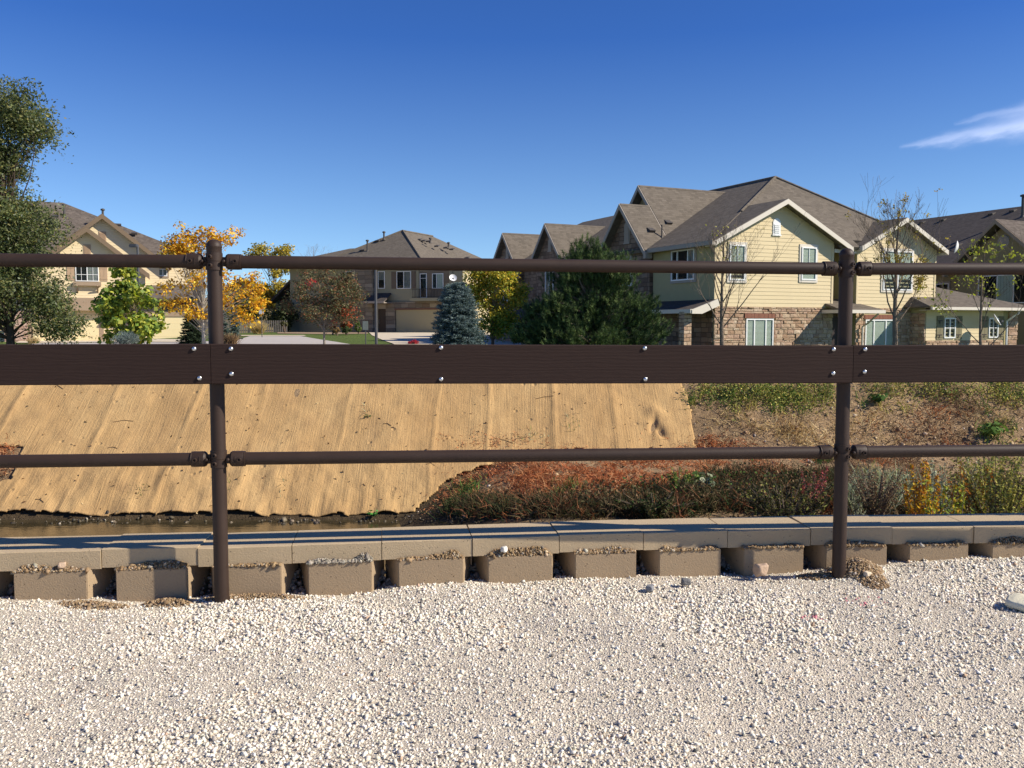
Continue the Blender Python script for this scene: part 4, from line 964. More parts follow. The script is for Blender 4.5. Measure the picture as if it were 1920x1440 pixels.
# gutters and fascia on the left eave
m = MB(); m.box(ue0 - 0.10, ue0 + 0.02, -0.48, 4.1, zE - 0.20, zE - 0.02); m.build('gutter', M_TRIMG, roof)
m = MB(); m.box(6.3, 7.55, -0.06, 0.06, zE - 0.25, zE - 0.1); m.build('gutter', M_TRIM, roof)
m = MB(); m.box(-0.36, 6.9, -0.46, 0.0, C_(3.05), C_(3.09)); m.v = []; m.f = []; m.r = []; m.sm = []
for p, hh in (((2.7, 4.6, 0), 0.55), ((0.75, 4.75, 0), 0.62)):
    z = C_(3.14) + (p[1] - 4.06) * 1.10; pipe_vent(house, (p[0], p[1], z - 0.05), hh, 0.035, False)
for (u, v) in ((0.35, 5.15), (1.55, 5.55)): box_vent(house, (u, v - 0.2, C_(3.14) + (v - 4.26) * 1.10), (0, 1, 1.1), 0.30)
# small porch roof against the left wall and its dark door
m = MB(); m.slab([(-1.25, -0.25, C_(0.60)), (-1.25, 4.3, C_(0.60)), (0.0, 4.3, C_(1.0)), (0.0, -0.25, C_(1.0))], 0.12); pr = m.build('porch_roof', M_SHING3, house)
m = MB(); m.prism([(-1.29, C_(0.42)), (-1.29, C_(0.58)), (0.02, C_(1.02)), (0.02, C_(0.74)), (-0.80, C_(0.42))], -0.33, -0.255); m.box(-1.35, -1.24, -0.3, 4.3, C_(0.44), C_(0.60)); m.build('fascia', M_TRIM, pr)
m = MB(); m.box(-1.35, -1.0, 0.1, 0.45, GR - 0.3, C_(0.5)); m.build('porch_pier', M_STONE_W, house)
m = MB(); m.box(0.9, 1.9, 0.0, 0.05, GR, C_(0.25), L0); m.build('door', M_DOORB, house)
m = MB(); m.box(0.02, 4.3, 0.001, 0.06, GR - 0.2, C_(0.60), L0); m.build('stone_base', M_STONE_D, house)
# porch between the fronts
m = MB(); m.slab([(5.62, -1.15, C_(0.62)), (8.10, -1.15, C_(0.62)), (7.75, 0.9, C_(1.12)), (6.05, 0.9, C_(1.12))], 0.10); e = m.build('entry_roof', M_SHING, house)
m = MB(); m.box(5.60, 8.12, -1.20, -1.152, C_(0.47), C_(0.61)); m.box(5.60, 5.65, -1.15, -0.1, C_(0.47), C_(0.61)); m.box(8.07, 8.12, -1.15, -0.1, C_(0.47), C_(0.61)); m.build('gutter', M_TRIM, e)
m = MB(); m.tube([(7.90, -1.0, C_(0.45)), (7.90, -0.45, C_(0.05)), (7.90, -0.16, C_(-0.1)), (7.90, -0.16, GR)], 0.045, 8); m.build('downspout', M_TRIM, house)
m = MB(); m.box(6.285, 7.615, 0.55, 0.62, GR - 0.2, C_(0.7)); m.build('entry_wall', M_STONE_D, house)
m = MB(); m.prism([(6.35, GR), (7.35, GR), (7.35, C_(-0.05))] + [(6.85 + 0.5 * math.cos(t), C_(-0.05) + 0.42 * math.sin(t)) for t in np.linspace(0.2, PI - 0.2, 8)] + [(6.35, C_(-0.05))], 0.0, 0.06, front(0.55)); m.build('arched_door', M_DOORB, house)
# low wing on the right
WU0, WU1, WV = 10.95, 17.0, -0.85; WE = C_(0.70); WZ = WE
wing = MB(); wing.box(WU0, WU1, WV, 3.9, GR - 0.4, WE + 0.05); wing.build('wing_wall', M_STUCCO, house)
FW = front(WV)
lap_siding(house, FW, C_(-0.72), WE, lambda z: WU0 + 0.02, lambda z: WU1 - 0.95, name='wing_siding')
stone_courses(house, FW, WU0, WU1 - 0.95, GR - 0.3, C_(-0.73), seed=9); stone_courses(house, FW, WU1 - 0.62, WU1 + 0.02, GR - 0.3, WE - 0.1, seed=10)
stone_courses(house, left(WU0), WV, 0.0, GR - 0.3, WE - 0.2, seed=14, name='stone_return')
window(house, FW, 12.08, 12.80, C_(-0.62), C_(0.30), mull=(0.5,), cross=(0.5,), blind=None); window(house, FW, 15.02, 15.66, C_(-0.62), C_(0.30), mull=(0.5,), cross=(0.5,))
for a0, a1 in ((11.62, 12.05), (12.83, 13.26), (14.55, 14.98), (15.70, 16.08)): shutter(house, FW, a0, a1, C_(-0.68), C_(0.38), M_SHUTO, 2, True)
m = MB(); e0, e1, ev0, ev1 = WU0 - 0.45, WU1 + 0.55, WV - 0.62, 4.4; zw = C_(0.78); zr_ = C_(1.95)
m.slab([(e0, ev0, zw), (e1, ev0, zw), (14.3, 2.2, zr_), (e0 + 1.2, 2.2, zr_)], 0.10); m.slab([(e1, ev0, zw), (e1, ev1, zw), (14.3, 2.2, zr_)], 0.10); m.slab([(e0, ev0, zw), (e0 + 1.2, 2.2, zr_), (e0, 2.2, zw)], 0.10)
wr = m.build('wing_roof', M_SHING, house)
m = MB(); m.box(e0, e1, ev0 - 0.10, ev0 - 0.002, zw - 0.14, zw - 0.015); m.box(e1, e1 + 0.08, ev0 - 0.1, ev1, zw - 0.14, zw - 0.015); m.box(e0 + 0.02, e1 - 0.02, ev0, WV - 0.0, zw - 0.16, zw - 0.145); m.build('gutter', M_TRIM, wr)
m = MB(); m.tube([(16.28, ev0 - 0.03, zw - 0.12), (16.28, ev0 + 0.05, zw - 0.28), (16.2, WV - 0.09, zw - 0.62), (16.2, WV - 0.09, GR)], 0.05, 8); m.build('downspout', M_WHITE, house)
def dish(name, loc, aim, label, rad=0.26, arm=0.45, par=None):
    d = Vector(aim).normalized(); root = empty(name, loc, 0, label, 'satellite dish', 'satellite dishes on the houses'); m = MB()
    hub = Vector((0, 0, arm)); prof = [(rad * t, -0.10 * rad / 0.26 * (1 - t * t)) for t in np.linspace(0.02, 1, 8)]; back = [(r_, z - 0.012) for r_, z in prof[::-1]]
    m.lathe(prof + back, 26, hub + d * 0.14, d); m.build('reflector', M_WHITE, root)
    m = MB(); m.tube([(0, 0, 0), (0, 0, arm * 0.8), tuple(hub)], 0.02, 8); m.tube([tuple(hub), tuple(hub + d * 0.06)], 0.05, 8); m.tube([tuple(hub + Vector((0, 0, -rad * 0.8))), tuple(hub + d * 0.36 + Vector((0, 0, -rad * 0.7)))], 0.012, 6); m.build('mast', M_METAL, root)
    m = MB(); m.box(-0.035, 0.035, -0.03, 0.03, -0.04, 0.04, lambda x, y, z: tuple(hub + d * 0.38 + Vector((x, y, z - rad * 0.65)))); m.build('receiver', M_METAL, root); return root
hm = Matrix.Translation(HO) @ Matrix.Rotation(HR, 4, 'Z')
def at_house(u, v, z): return hm @ Vector((u, v, z))
dish('satellite_dish', at_house(14.45, WV - 0.75, C_(-0.35)), (0.75, -0.45, 0.5), 'white satellite dish on a pole before the low wing between its two windows', 0.30, 0.5)
m = MB(); p = at_house(14.45, WV - 0.75, 0); 
dm = MB(); dm.tube([(0, 0, 0.02), (0, 0, -1.4)], 0.02, 8); dm.build('pole', M_METAL, [o for o in bpy.data.objects if o.name.startswith('satellite_dish')][0])
# ------------------------------------------------------------------ the row of stone gabled houses behind it
TO = at_house(1.75, 13.6, 0); town = empty('townhouse', TO, HR, 'stone fronted townhouse with two steep gables behind the dark pine', 'house')
TG = -0.9; TE = C_(3.9)
m = MB(); m.box(0.35, 11.0, 0.3, 13.5, TG - 0.5, TE - 0.02); m.build('wall', M_STONE_D, town)
for vc, nm in ((3.95, 0), (9.9, 1)):
    m = MB(); m.box(0.0, 0.6, vc - 1.75, vc + 1.75, TG - 0.5, TE); m.prism([(vc - 1.75, TE), (vc + 1.75, TE), (vc, C_(5.72))], 0.0, -2.0, left(0.0)); m.build('stone_bay', M_STONE_D, town)
    gable_roof_v(town, vc, 2.08, -0.35, 7.5, C_(3.62), C_(5.88), M_SHING, rake=M_TRIMG, rk=0.24)
    louver(town, left(0.0), vc, C_(4.3), C_(5.0), 0.42, M_TRIMG, True, M_TRIMG)
    window(town, left(0.0), vc - 0.5, vc + 0.5, C_(1.5), C_(3.2), mull=(0.5,), blind=(0.5, 1.0, 0.0, 'curtain'))
m = MB(); m.slab([(0.0, 5.7, TE), (0.0, 8.2, TE), (5.6, 8.2, C_(6.2)), (5.6, 5.7, C_(6.2))], 0.14); m.add([(0.0, -0.2, TE), (11.3, -0.2, TE), (11.3, 14, TE), (0.0, 14, TE), (5.6, 4.2, C_(6.85)), (9.0, 4.2, C_(7.1)), (9.0, 10, C_(7.1)), (5.6, 10, C_(6.85))], [(0, 1, 5, 4), (1, 2, 6, 5), (2, 3, 7, 6), (3, 0, 4, 7), (4, 5, 6, 7), (3, 2, 1, 0)]); m.build('main_roof', M_SHING, town)
m = MB(); m.box(-0.02, 0.0, 6.0, 7.6, TG, C_(1.4), lambda x, y, z: (x, y, z)); m.build('door', M_DOORB, town)
m = MB(); m.slab([(-1.3, 5.75, C_(0.25)), (-1.3, 8.0, C_(0.25)), (0.3, 8.0, C_(1.15)), (0.3, 5.75, C_(1.15))], 0.10); pr = m.build('porch_roof', M_SHING3, town)
m = MB()
for v in (5.85, 7.9): m.box(-1.25, -1.13, v - 0.06, v + 0.06, TG - 0.3, C_(0.22)); 
m.box(-1.25, -1.13, 5.9, 7.85, C_(0.0), C_(0.1)); m.build('porch_frame', M_TRIMG, town)
# a third unit further along the same row, only its small dark gable showing
T2 = Vector((P(985, 600, 64).x, 64, 0)); t2 = empty('townhouse', T2, HR, 'farthest townhouse of the row, only its small dark gable tip showing left of the others', 'house')
m = MB(); m.box(0.0, 6.0, 0.0, 4.0, TG - 0.5, C_(3.2)); m.prism([(0.0, C_(3.2)), (4.0, C_(3.2)), (2.0, C_(4.95))], 0.0, -3.0, left(0.0)); m.build('wall', M_STONE_D, t2)
gable_roof_v(t2, 2.0, 2.3, -0.4, 6.0, C_(2.9), C_(5.15), M_SHING2, rake=M_TRIMG)

# ------------------------------------------------------------------ the long dark roofed building on the far right
DO = at_house(26.6, 3.0, 0); dk = empty('brown_house', DO, HR, 'long brown house in shade with a wide dark shingle roof on the far right', 'house')
DG = -0.6; DE = C_(3.55)
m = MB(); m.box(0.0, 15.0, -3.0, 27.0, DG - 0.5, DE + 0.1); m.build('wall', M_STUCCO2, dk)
m = MB(); m.slab([(-0.7, -4, DE - 0.1), (-0.7, 27.6, DE - 0.1), (8.1, 23.5, C_(8.0)), (8.1, -4, C_(8.0))], 0.16); m.slab([(8.1, -4, C_(8.0)), (8.1, 23.5, C_(8.0)), (16, 27.6, DE - 0.1), (16, -4, DE - 0.1)], 0.16); m.slab([(-0.7, 27.6, DE - 0.1), (16, 27.6, DE - 0.1), (8.1, 23.5, C_(8.0))], 0.16); dr = m.build('main_roof', M_SHING3, dk)
for v, up in ((4.0, 1.2), (1.0, 1.0)): pass
def dz(u): return DE - 0.1 + (u + 0.7) * 4.55 / 8.8
for v, u, hh in ((7.3, 6.3, 1.35), (16.5, 4.4, 0.75), (5.8, 3.4, 0.9)): pipe_vent(dk, (u, v, dz(u) - 0.05), hh, 0.10 if hh > 1 else 0.06, hh > 1)
for v, u in ((4.5, 7.3), (6.2, 7.3), (8.8, 7.3), (10.3, 7.2), (14.2, 7.2), (16, 7.2), (19.5, 7.2), (12.5, 3.3), (11.6, 3.2), (16.2, 2.4), (9.2, 2.6)): box_vent(dk, (u, v, dz(u)), (1, 0, 0.52), 0.36)
# gabled bay of it, facing the row
m = MB(); m.prism([(0.1, DG - 0.4), (5.7, DG - 0.4), (5.7, DE - 0.1), (2.9, C_(5.6)), (0.1, DE - 0.1)], 1.6, -0.2, left(0.0)); m.build('gable_wall', M_STUCCO2, dk)
gable_roof_v(dk, 2.9, 3.35, -2.2, 4.2, DE - 0.35, C_(6.0), M_SHING2, rake=M_TRIMT, rk=0.24, zo=0.02)
m = MB(); m.lathe([(0.0, 0.05), (0.36, 0.05), (0.40, 0.0)], 20, (-1.6, 2.8, C_(4.75)), (-1, 0, 0)); m.build('round_vent', M_TRIMG, dk)
LD = left(-1.6); window(dk, LD, 1.1, 4.3, C_(1.2), C_(2.85), mull=(0.30, 0.62), blind=(0.30, 0.62, 0.0, 'panel'), casing=M_TRIMT)
for v in (7.6, 10.6): window(dk, left(0.0), v, v + 0.95, C_(1.5), C_(2.6), casing=M_TRIMG)
m = MB(); m.box(-1.9, -1.5, 0.2, 5.6, C_(3.2), C_(3.32)); m.build('belly_band', M_TRIMT, dk)
# small lit roofs stepping up between the yellow house and this one
m = MB(); m.prism([(16.2, DG), (20.4, DG), (20.4, C_(3.2)), (18.3, C_(4.5)), (16.2, C_(3.2))], 0, 1); m.v = []; m.f = []; m.r = []; m.sm = []
gb = empty('rear_wing_house', at_house(14.2, 10.2, 0), HR, 'low grey roofed house wedged between the yellow house and the long brown one', 'house')
m = MB(); m.box(0.0, 8.5, 0.3, 8.0, DG - 0.5, C_(3.3)); m.build('wall', M_STUCCO2, gb)
m = MB(); m.slab([(-0.5, -0.2, C_(3.15)), (9.0, -0.2, C_(3.15)), (6.5, 4.0, C_(5.45)), (-0.5, 4.0, C_(5.45))], 0.14); m.slab([(-0.5, 8.2, C_(3.15)), (9.0, 8.2, C_(3.15)), (6.5, 4.0, C_(5.45)), (-0.5, 4.0, C_(5.45))], 0.14); m.slab([(9.0, -0.2, C_(3.15)), (9.0, 8.2, C_(3.15)), (6.5, 4.0, C_(5.45))], 0.14); m.build('main_roof', M_SHING2, gb)
m = MB(); m.box(-0.4, 8.9, -0.3, -0.21, C_(3.0), C_(3.14)); m.build('gutter', M_TRIMT, gb)
p = P(1793, 480, 1).copy(); q = at_house(19.8, 12.6, 0); q.z = C_(4.15)
Yd = 47.0; q = P(1797, 466, Yd); dish('satellite_dish', (q.x, q.y, q.z - 0.55), (-0.9, 0.38, 0.2), 'white satellite dish seen edge on, above the roofs at the far right', 0.34, 0.6)

# ------------------------------------------------------------------ the cream house on the left
LR = R(25); LO = Vector((P(62, 600, 64).x, 64, 0)); cream = empty('cream_house', LO, LR, 'cream two storey house with twin nested gables and garages on the left', 'house')
lm = Matrix.Translation(LO) @ Matrix.Rotation(LR, 4, 'Z')
def inv_front(px, py, O, ang, v=0.0):
    """(u, z) of a pixel on the plane v of a house standing at O and turned by ang"""
    c, s = math.cos(ang), math.sin(ang); d = ray(px, py)
    # O + u*(c, s) + v*(-s, c) = t*(dx, dy)
    ox, oy = O.x - v * s, O.y + v * c; det = c * (-d[1]) + s * d[0]
    u = (-ox * (-d[1]) + oy * (-d[0])) / det; t = (c * -oy + s * ox) / det
    return u, CZ + d[2] * t
LG = -0.30; lv = lambda px, py, v=0.0: inv_front(px, py, LO, LR, v)
u0 = lv(62, 600)[0]; uW = lv(262, 600)[0]; 
zc1 = lv(162, 426)[1]; u1c = lv(162, 426)[0]; u2c, zc2 = lv(191, 403, 1.2)
LE = C_(4.75)
FL = front(0.0)
# lower front: two garages and a stone pier
m = MB(); m.box(-9.0, lv(380, 600, 1.2)[0], 1.2, 13.0, LG - 0.5, LE + 0.4); m.build('wall', M_LAPL, cream)
half1 = 4.15; sl1 = 0.80
m = MB(); e1 = zc1 - half1 * sl1
m.prism([(u1c - 3.7, LG - 0.4), (u1c + 3.9, LG - 0.4), (u1c + 3.9, zc1 - 3.9 * sl1 - 0.1), (u1c, zc1 - 0.12), (u1c - 3.7, zc1 - 3.7 * sl1 - 0.1)], 0.0, 2.0); m.build('gable_wall', M_LAPL, cream)
half2 = 4.6; m = MB(); m.prism([(u2c - 4.0, LG), (u2c + 3.9, LG), (u2c + 3.9, zc2 - 3.9 * sl1 - 0.1), (u2c, zc2 - 0.12), (u2c - 4.0, zc2 - 4.0 * sl1 - 0.1)], 1.0, 3.0); m.build('gable_wall', M_LAPL, cream)
M_RK = simple('brown_rake', (0.19, 0.135, 0.085), 0.7, 0.25, 0, 0.06, 3)
gable_roof_u(cream, u1c, half1, -0.50, 4.0, zc1 - half1 * sl1, zc1, M_SHING2, rake=M_RK, rk=0.36, vr=6.0)
gable_roof_u(cream, u2c, half2, 0.55, 6.0, zc2 - half2 * sl1, zc2 + 0.04, M_SHING2, rake=M_RK, rk=0.36, vr=8.0)
for (uc, zt_, v) in ((u1c, zc1, 0.0), (u2c, zc2, 1.0)): louver(cream, front(v), uc, zt_ - 2.3, zt_ - 1.25, 0.50, M_SHUTT, False, M_SHUTT)
# main hip roof behind
pk_ = lv(118, 380, 6.5); re = lv(360, 470, 2.0)
m = MB(); zr1 = pk_[1]; uE = re[0] + 1.2; zE1 = LE + 0.25
m.slab([(-13.0, 0.9, zE1), (uE, 0.9, zE1), (pk_[0], 6.5, zr1), (-6.0, 6.5, zr1)], 0.2); m.slab([(uE, 0.9, zE1), (uE, 13.5, zE1), (pk_[0], 6.5, zr1)], 0.2); m.slab([(-13, 13.5, zE1), (uE, 13.5, zE1), (pk_[0], 6.5, zr1), (-6.0, 6.5, zr1)], 0.2)
lr = m.build('main_roof', M_SHING2, cream)
for (px, py, v, hh, c) in ((121, 407, 3.8, 0.85, True), (193, 408, 3.4, 0.55, True)): u, z = lv(px, py, v); pipe_vent(cream, (u, v, z), hh, 0.085, c)
for (px, py, v) in ((104, 408, 3.9), (252, 440, 3.0), (222, 424, 3.6)): u, z = lv(px, py, v); box_vent(cream, (u, v, z), (0, 1, 0.6), 0.42)
# bay window, shutters, band, garages
a0, zt1 = lv(141, 497); a1, zb1 = lv(185.5, 528)
window(cream, FL, a0, a1, zb1, zt1, mull=(0.5,), cross=(0.42,), lights=((0.25, 0, 1), (0.75, 0, 1)), blind=(0.5, 1.0, 0.0, 'curtain'), casing=None)
for x0, x1 in ((125, 139), (187, 201)): shutter(cream, FL, lv(x0, 500)[0], lv(x1, 500)[0], zb1 + 0.05, zt1, M_SHUTT, 2)
m = MB(); m.box(a0 - 0.15, a1 + 0.15, 0, 0.35, zb1 - 0.32, zb1 - 0.05, FL); m.build('window_sill', M_TRIMT, cream)
m = MB(); m.prism([(0, 0), (0.5, 0.5), (0.42, 0.55), (0, 0.18)], a0 + 0.05, a0 + 0.15, lambda a, c, b: (c, -a, zb1 - 0.85 + b)); m.prism([(0, 0), (0.5, 0.5), (0.42, 0.55), (0, 0.18)], a1 - 0.15, a1 - 0.05, lambda a, c, b: (c, -a, zb1 - 0.85 + b)); m.build('bracket', M_TRIMT, cream)
zb = lv(130, 571)[1]; zb2 = lv(130, 581)[1]
m = MB(); m.box(u1c - 3.75, u1c + 3.95, 0, 0.65, zb2 - 0.05, zb2 + 0.30, FL); m.box(u1c - 3.75, u1c + 3.95, 0, 0.05, zb2 + 0.3, zb + 0.5, FL); m.build('garage_band', M_TRIMT, cream)
zg = lv(100, 590)[1]; g0 = lv(62, 610)[0]; g1 = lv(186, 610)[0]
m = MB(); m.box(g0, g1, 0, 0.03, LG - 0.1, zg, FL)
for k in range(1, 4): m.box(g0, g1, 0.03, 0.036, LG + (zg - LG) * k / 4 - 0.015, LG + (zg - LG) * k / 4 + 0.015, FL)
m.build('garage_door', M_GDOOR, cream)
m = MB(); m.box(lv(8, 610)[0], g0 - 0.35, 0, 0.16, LG - 0.3, zb2 - 0.1, FL); m.build('stone_pier', M_STONE_P, cream); m = MB(); m.box(g0 - 0.35, g0, 0, 0.05, LG, zb2 - 0.05, FL); m.box(g1, g1 + 0.3, 0, 0.05, LG, zb2 - 0.05, FL); m.build('garage_trim', M_TRIMT, cream)
# right garage, set forward under a small roof and a header that carries the house number
r0 = lv(258, 600)[0]; r1 = lv(352, 600)[0]; RV = -1.0; FR_ = front(RV); rv = lambda px, py: inv_front(px, py, LO, LR, RV)
r0 = rv(262, 600)[0]; r1 = rv(362, 600)[0]; zh0 = rv(300, 590)[1]; zh1 = rv(300, 576.5)[1]; zh2 = rv(300, 560)[1]; zh3 = rv(300, 549)[1]
m = MB(); m.box(r0 - 0.3, r1 + 0.3, RV + 0.02, 1.2, LG - 0.4, zh2); m.build('garage_wall', M_LAPL, cream)
m = MB(); m.box(r0 - 0.3, r1 + 0.3, 0.0, 0.06, zh0, zh1, FR_); m.box(r0 - 0.3, r1 + 0.3, 0.0, 0.10, zh0 - 0.14, zh0, FR_); hd = m.build('garage_header', M_TRIMT, cream)
m = MB(); m.box(r0 - 0.3, r1 + 0.3, 0.0, 0.10, zh1, zh2 + 0.05, FR_); m.build('soffit_band', simple('deep_brown', (0.10, 0.07, 0.055), 0.8), cream)
m = MB(); m.slab([(r0 - 0.6, RV - 0.85, zh2), (r1 + 0.6, RV - 0.85, zh2), (r1 + 0.6, 1.3, zh3 + 0.75), (r0 - 0.6, 1.3, zh3 + 0.75)], 0.14); m.build('garage_roof', M_SHING2, cream)
m = MB(); m.box(r0, r1, 0, 0.03, LG - 0.1, zh0 - 0.14, FR_)
for k in range(1, 4): z = LG + (zh0 - 0.14 - LG) * k / 4; m.box(r0, r1, 0.03, 0.036, z - 0.012, z + 0.012, FR_)
m.build('garage_door', M_GDOOR, cream)
tc = bpy.data.curves.new('house_number', 'FONT'); tc.body = '11547'; tc.size = 0.36; tc.extrude = 0.01; tc.align_x = 'CENTER'; tc.align_y = 'CENTER'
to = bpy.data.objects.new('house_number', tc); COL.objects.link(to); dg = bpy.context.evaluated_depsgraph_get(); me = bpy.data.meshes.new_from_object(to.evaluated_get(dg)); bpy.data.objects.remove(to)
nu, nzz = rv(310.5, 580.5); no = link('house_number', me, M_DOORB, hd); no.location = (nu, RV - 0.08, nzz); no.rotation_euler = (R(90), 0, 0)
u, z = lv(297, 504, 1.2); u_, z_ = lv(313.5, 518, 1.2); window(cream, front(1.2), u, u_, z_, z, mull=(0.5,), blind=(0.0, 1.0, 0.0, 'curtain'), casing=M_TRIMT, cw=0.12)
u, z = lv(252, 500, 1.2); u_, z_ = lv(266, 519, 1.2); window(cream, front(1.2), u, u_, z_, z, mull=(0.5,), casing=M_TRIMT, cw=0.12)

# ------------------------------------------------------------------ the shaded house in the middle
MR = R(-24); MO = Vector((P(716, 600, 83).x, 83, 0)); mid = empty('olive_house', MO, MR, 'olive stucco and stone house with hip roof, dark door and garage in the middle', 'house')
mv = lambda px, py, v=0.0: inv_front(px, py, MO, MR, v); MG = 0.22; ME = C_(5.75); FM = front(0.0)
ua = mv(545, 600)[0]; ub = mv(868, 600)[0]; us = mv(704, 600)[0]
m = MB(); m.box(ua, ub, 0.0, 15.0, MG - 0.5, ME + 0.05); M_STUCCO3 = simple('grey_olive_stucco', (0.30, 0.275, 0.185), 0.9, 0.15, 0, 0.08, 3); m.build('wall', M_STUCCO3, mid)
M_RW = simple('lit_cream_wall', (0.72, 0.60, 0.36), 0.8)
m = MB(); m.box(ub + 0.002, ub + 0.05, 0.4, 15.0, MG, ME); m.build('side_wall', M_LAP, mid)
# stone tower left of the door and stone around the garage
tw0 = mv(664, 560)[0]; zst = mv(760, 566)[1]
m = MB(); m.box(tw0, us, 0.001, 0.42, MG - 0.3, ME - 0.05, FM); m.build('stone_tower', M_STONE_G, mid)
gd0, gz1 = mv(743, 581); gd1 = mv(838, 581)[0]
zs0 = mv(760, 566)[1]; zs1 = mv(760, 578)[1]
m = MB(); m.box(mv(725, 600)[0], gd0 - 0.05, 0.0, 0.16, MG - 0.3, zs0, FM); m.box(gd0 - 0.05, gd1 + 0.4, 0.0, 0.161, gz1 + 0.12, zs0, FM); m.box(gd1 + 0.05, gd1 + 0.6, 0.0, 0.16, MG - 0.3, gz1 + 0.12, FM); m.build('stone_facing', M_STONE_G, mid)
m = MB(); m.box(gd0, gd1, 0.0, 0.03, MG - 0.2, gz1, FM)
for k in range(1, 4): z = MG + (gz1 - MG) * k / 4; m.box(gd0, gd1, 0.03, 0.036, z - 0.012, z + 0.012, FM)
m.build('garage_door', simple('olive_garage', (0.40, 0.34, 0.20), 0.6, 0.3, 0, 0.04, 2), mid)
m = MB(); m.box(gd0 - 0.08, gd1 + 0.08, 0.03, 0.19, gz1, gz1 + 0.14, FM); m.build('garage_lintel', simple('rust_lintel', (0.17, 0.085, 0.06), 0.8), mid)
d0 = mv(710, 600)[0]; d1, zd = mv(726, 579); 
m = MB(); m.box(d0, d1, 0.0, 0.04, MG - 0.1, zd, FM); dd = m.build('door', M_DOORB, mid)
m = MB(); m.box(d0 + 0.08, d0 + 0.14, 0.04, 0.10, MG + 0.9, MG + 1.35, FM); m.build('handle', M_METAL, dd)
m = MB(); m.box(d0 - 0.25, d1 + 0.05, 0.0, 0.05, zd, zd + 0.45, FM); m.build('door_surround', M_TRIMG, mid)
e0 = mv(693, 566)[0]; e1 = mv(737, 566)[0]; ez0 = mv(715, 565)[1]; ez1 = mv(715, 555)[1]
m = MB(); m.slab([(e0, -1.5, ez0), (e1, -1.5, ez0), (e1 - 0.2, 0.05, ez1 + 0.3), (e0 + 0.2, 0.05, ez1 + 0.3)], 0.12); e = m.build('entry_roof', M_SHING3, mid)
m = MB(); m.box(e0, e1, -1.58, -1.502, ez0 - 0.22, ez0 - 0.02); m.box(e0 + 0.05, e1 - 0.05, -1.5, -0.1, ez0 - 0.2, ez0 - 0.13); m.build('fascia', M_TRIMG, e)
for (x0, x1, k) in ((649, 675, 'a'), (709, 722, 'b'), (744, 771, 'c')):
    w0, wt = mv(x0, 509); w1, wb = mv(x1, 541); T = front(-0.42) if k == 'a' else FM
    window(mid, T if k != 'a' else FM, w0, w1, wb, wt, mull=(0.5,) if k != 'b' else (), cross=(), blind=(0.5, 1.0, 0.0, 'curtain') if k == 'c' else (0.0, 1.0, 0.5, 'curtain') if k == 'b' else None)
for x0, x1 in ((734, 743), (772, 780)): shutter(mid, FM, mv(x0, 520)[0], mv(x1, 520)[0], mv(760, 541)[1], mv(760, 509)[1], M_SHUT, 3)
# balcony: flat panel with a recess's shade in its colour, glazed door, window and railing
bl0 = mv(784, 530)[0]; bl1 = mv(846, 530)[0]; bz0 = mv(810, 559)[1]; bz1 = mv(810, 508)[1]
m = MB(); m.box(bl0, bl1, 0.001, 0.02, bz0, bz1, FM); m.build('balcony_shade_panel', simple('shaded_brown_wall', (0.20, 0.155, 0.105), 0.9), mid)
m = MB()
for x in (784, 846): u = mv(x, 530)[0]; m.box(u - 0.14, u + 0.14, -0.0, 0.12, MG + 2.9, ME, FM)
m.build('balcony_post', M_STUCCO3, mid)
w0, wt = mv(788, 513); w1, wb = mv(801, 558); window(mid, front(-0.02), w0, w1, wb, wt, cross=(0.80,), name='balcony_door')
w0, wt = mv(811, 513); w1, wb = mv(832, 541); window(mid, front(-0.02), w0, w1, wb, wt, mull=(0.4,), blind=(0.45, 1.0, 0.0, 'panel'))
m = MB(); zr0 = bz0; zr1_ = mv(810, 542)[1]
m.box(bl0, bl1, 1.15, 1.2, zr1_ - 0.05, zr1_, FM); m.box(bl0, bl1, 1.15, 1.2, zr0 + 0.05, zr0 + 0.1, FM); x = bl0 + 0.1
while x < bl1: m.box(x, x + 0.03, 1.16, 1.19, zr0, zr1_, FM); x += 0.15
m.build('balcony_railing', simple('black_railing', (0.03, 0.025, 0.022), 0.5), mid)
m = MB(); m.box(bl0 - 0.15, bl1 + 0.15, 0, 1.25, bz0 - 0.28, bz0 - 0.01, FM); m.build('balcony_floor', M_STUCCO3, mid)
# roof
pu, pz = mv(755, 433, 5.4); fe = 0.7; ru0 = pu - 5.9; ru1 = pu + 5.7; mz = ME - 0.05
m = MB(); vb = 11.5
m.slab([(ru0, -fe, mz), (ru1, -fe, mz), (pu, 5.4, pz)], 0.2); m.slab([(ru1, -fe, mz), (ru1 + 1.2, 16, mz), (pu, vb, pz), (pu, 5.4, pz)], 0.2); m.slab([(ru0, -fe, mz), (pu, 5.4, pz), (pu, vb, pz), (ru0, 16, mz)], 0.2)
mr = m.build('main_roof', M_SHING, mid)
lu, lz = mv(656, 466, 4.2); m = MB(); lw0 = lu - 5.4
m.slab([(lw0, -1.4, mz), (ru0 + 3.0, -1.4, mz), (ru0 + 2.6, 4.2, lz), (lu, 4.2, lz)], 0.2); m.slab([(lw0, -1.4, mz), (lu, 4.2, lz), (lu, 8.0, lz), (lw0, 12.0, mz)], 0.2); m.build('left_roof', M_SHING, mid)
m = MB(); m.tube([(ru1, -fe, mz), (pu, 5.4, pz + 0.04)], 0.09, 6); m.tube([(ru0, -fe, mz), (pu, 5.4, pz + 0.04), (pu, vb, pz + 0.04)], 0.09, 6); m.build('ridge_cap', M_SHING, mr)
m = MB(); m.box(ru0, ru1, -fe - 0.1, -fe - 0.002, mz - 0.2, mz - 0.02); m.box(lw0, ru0, -1.5, -1.402, mz - 0.2, mz - 0.02); m.build('gutter', M_TRIMG, mr)
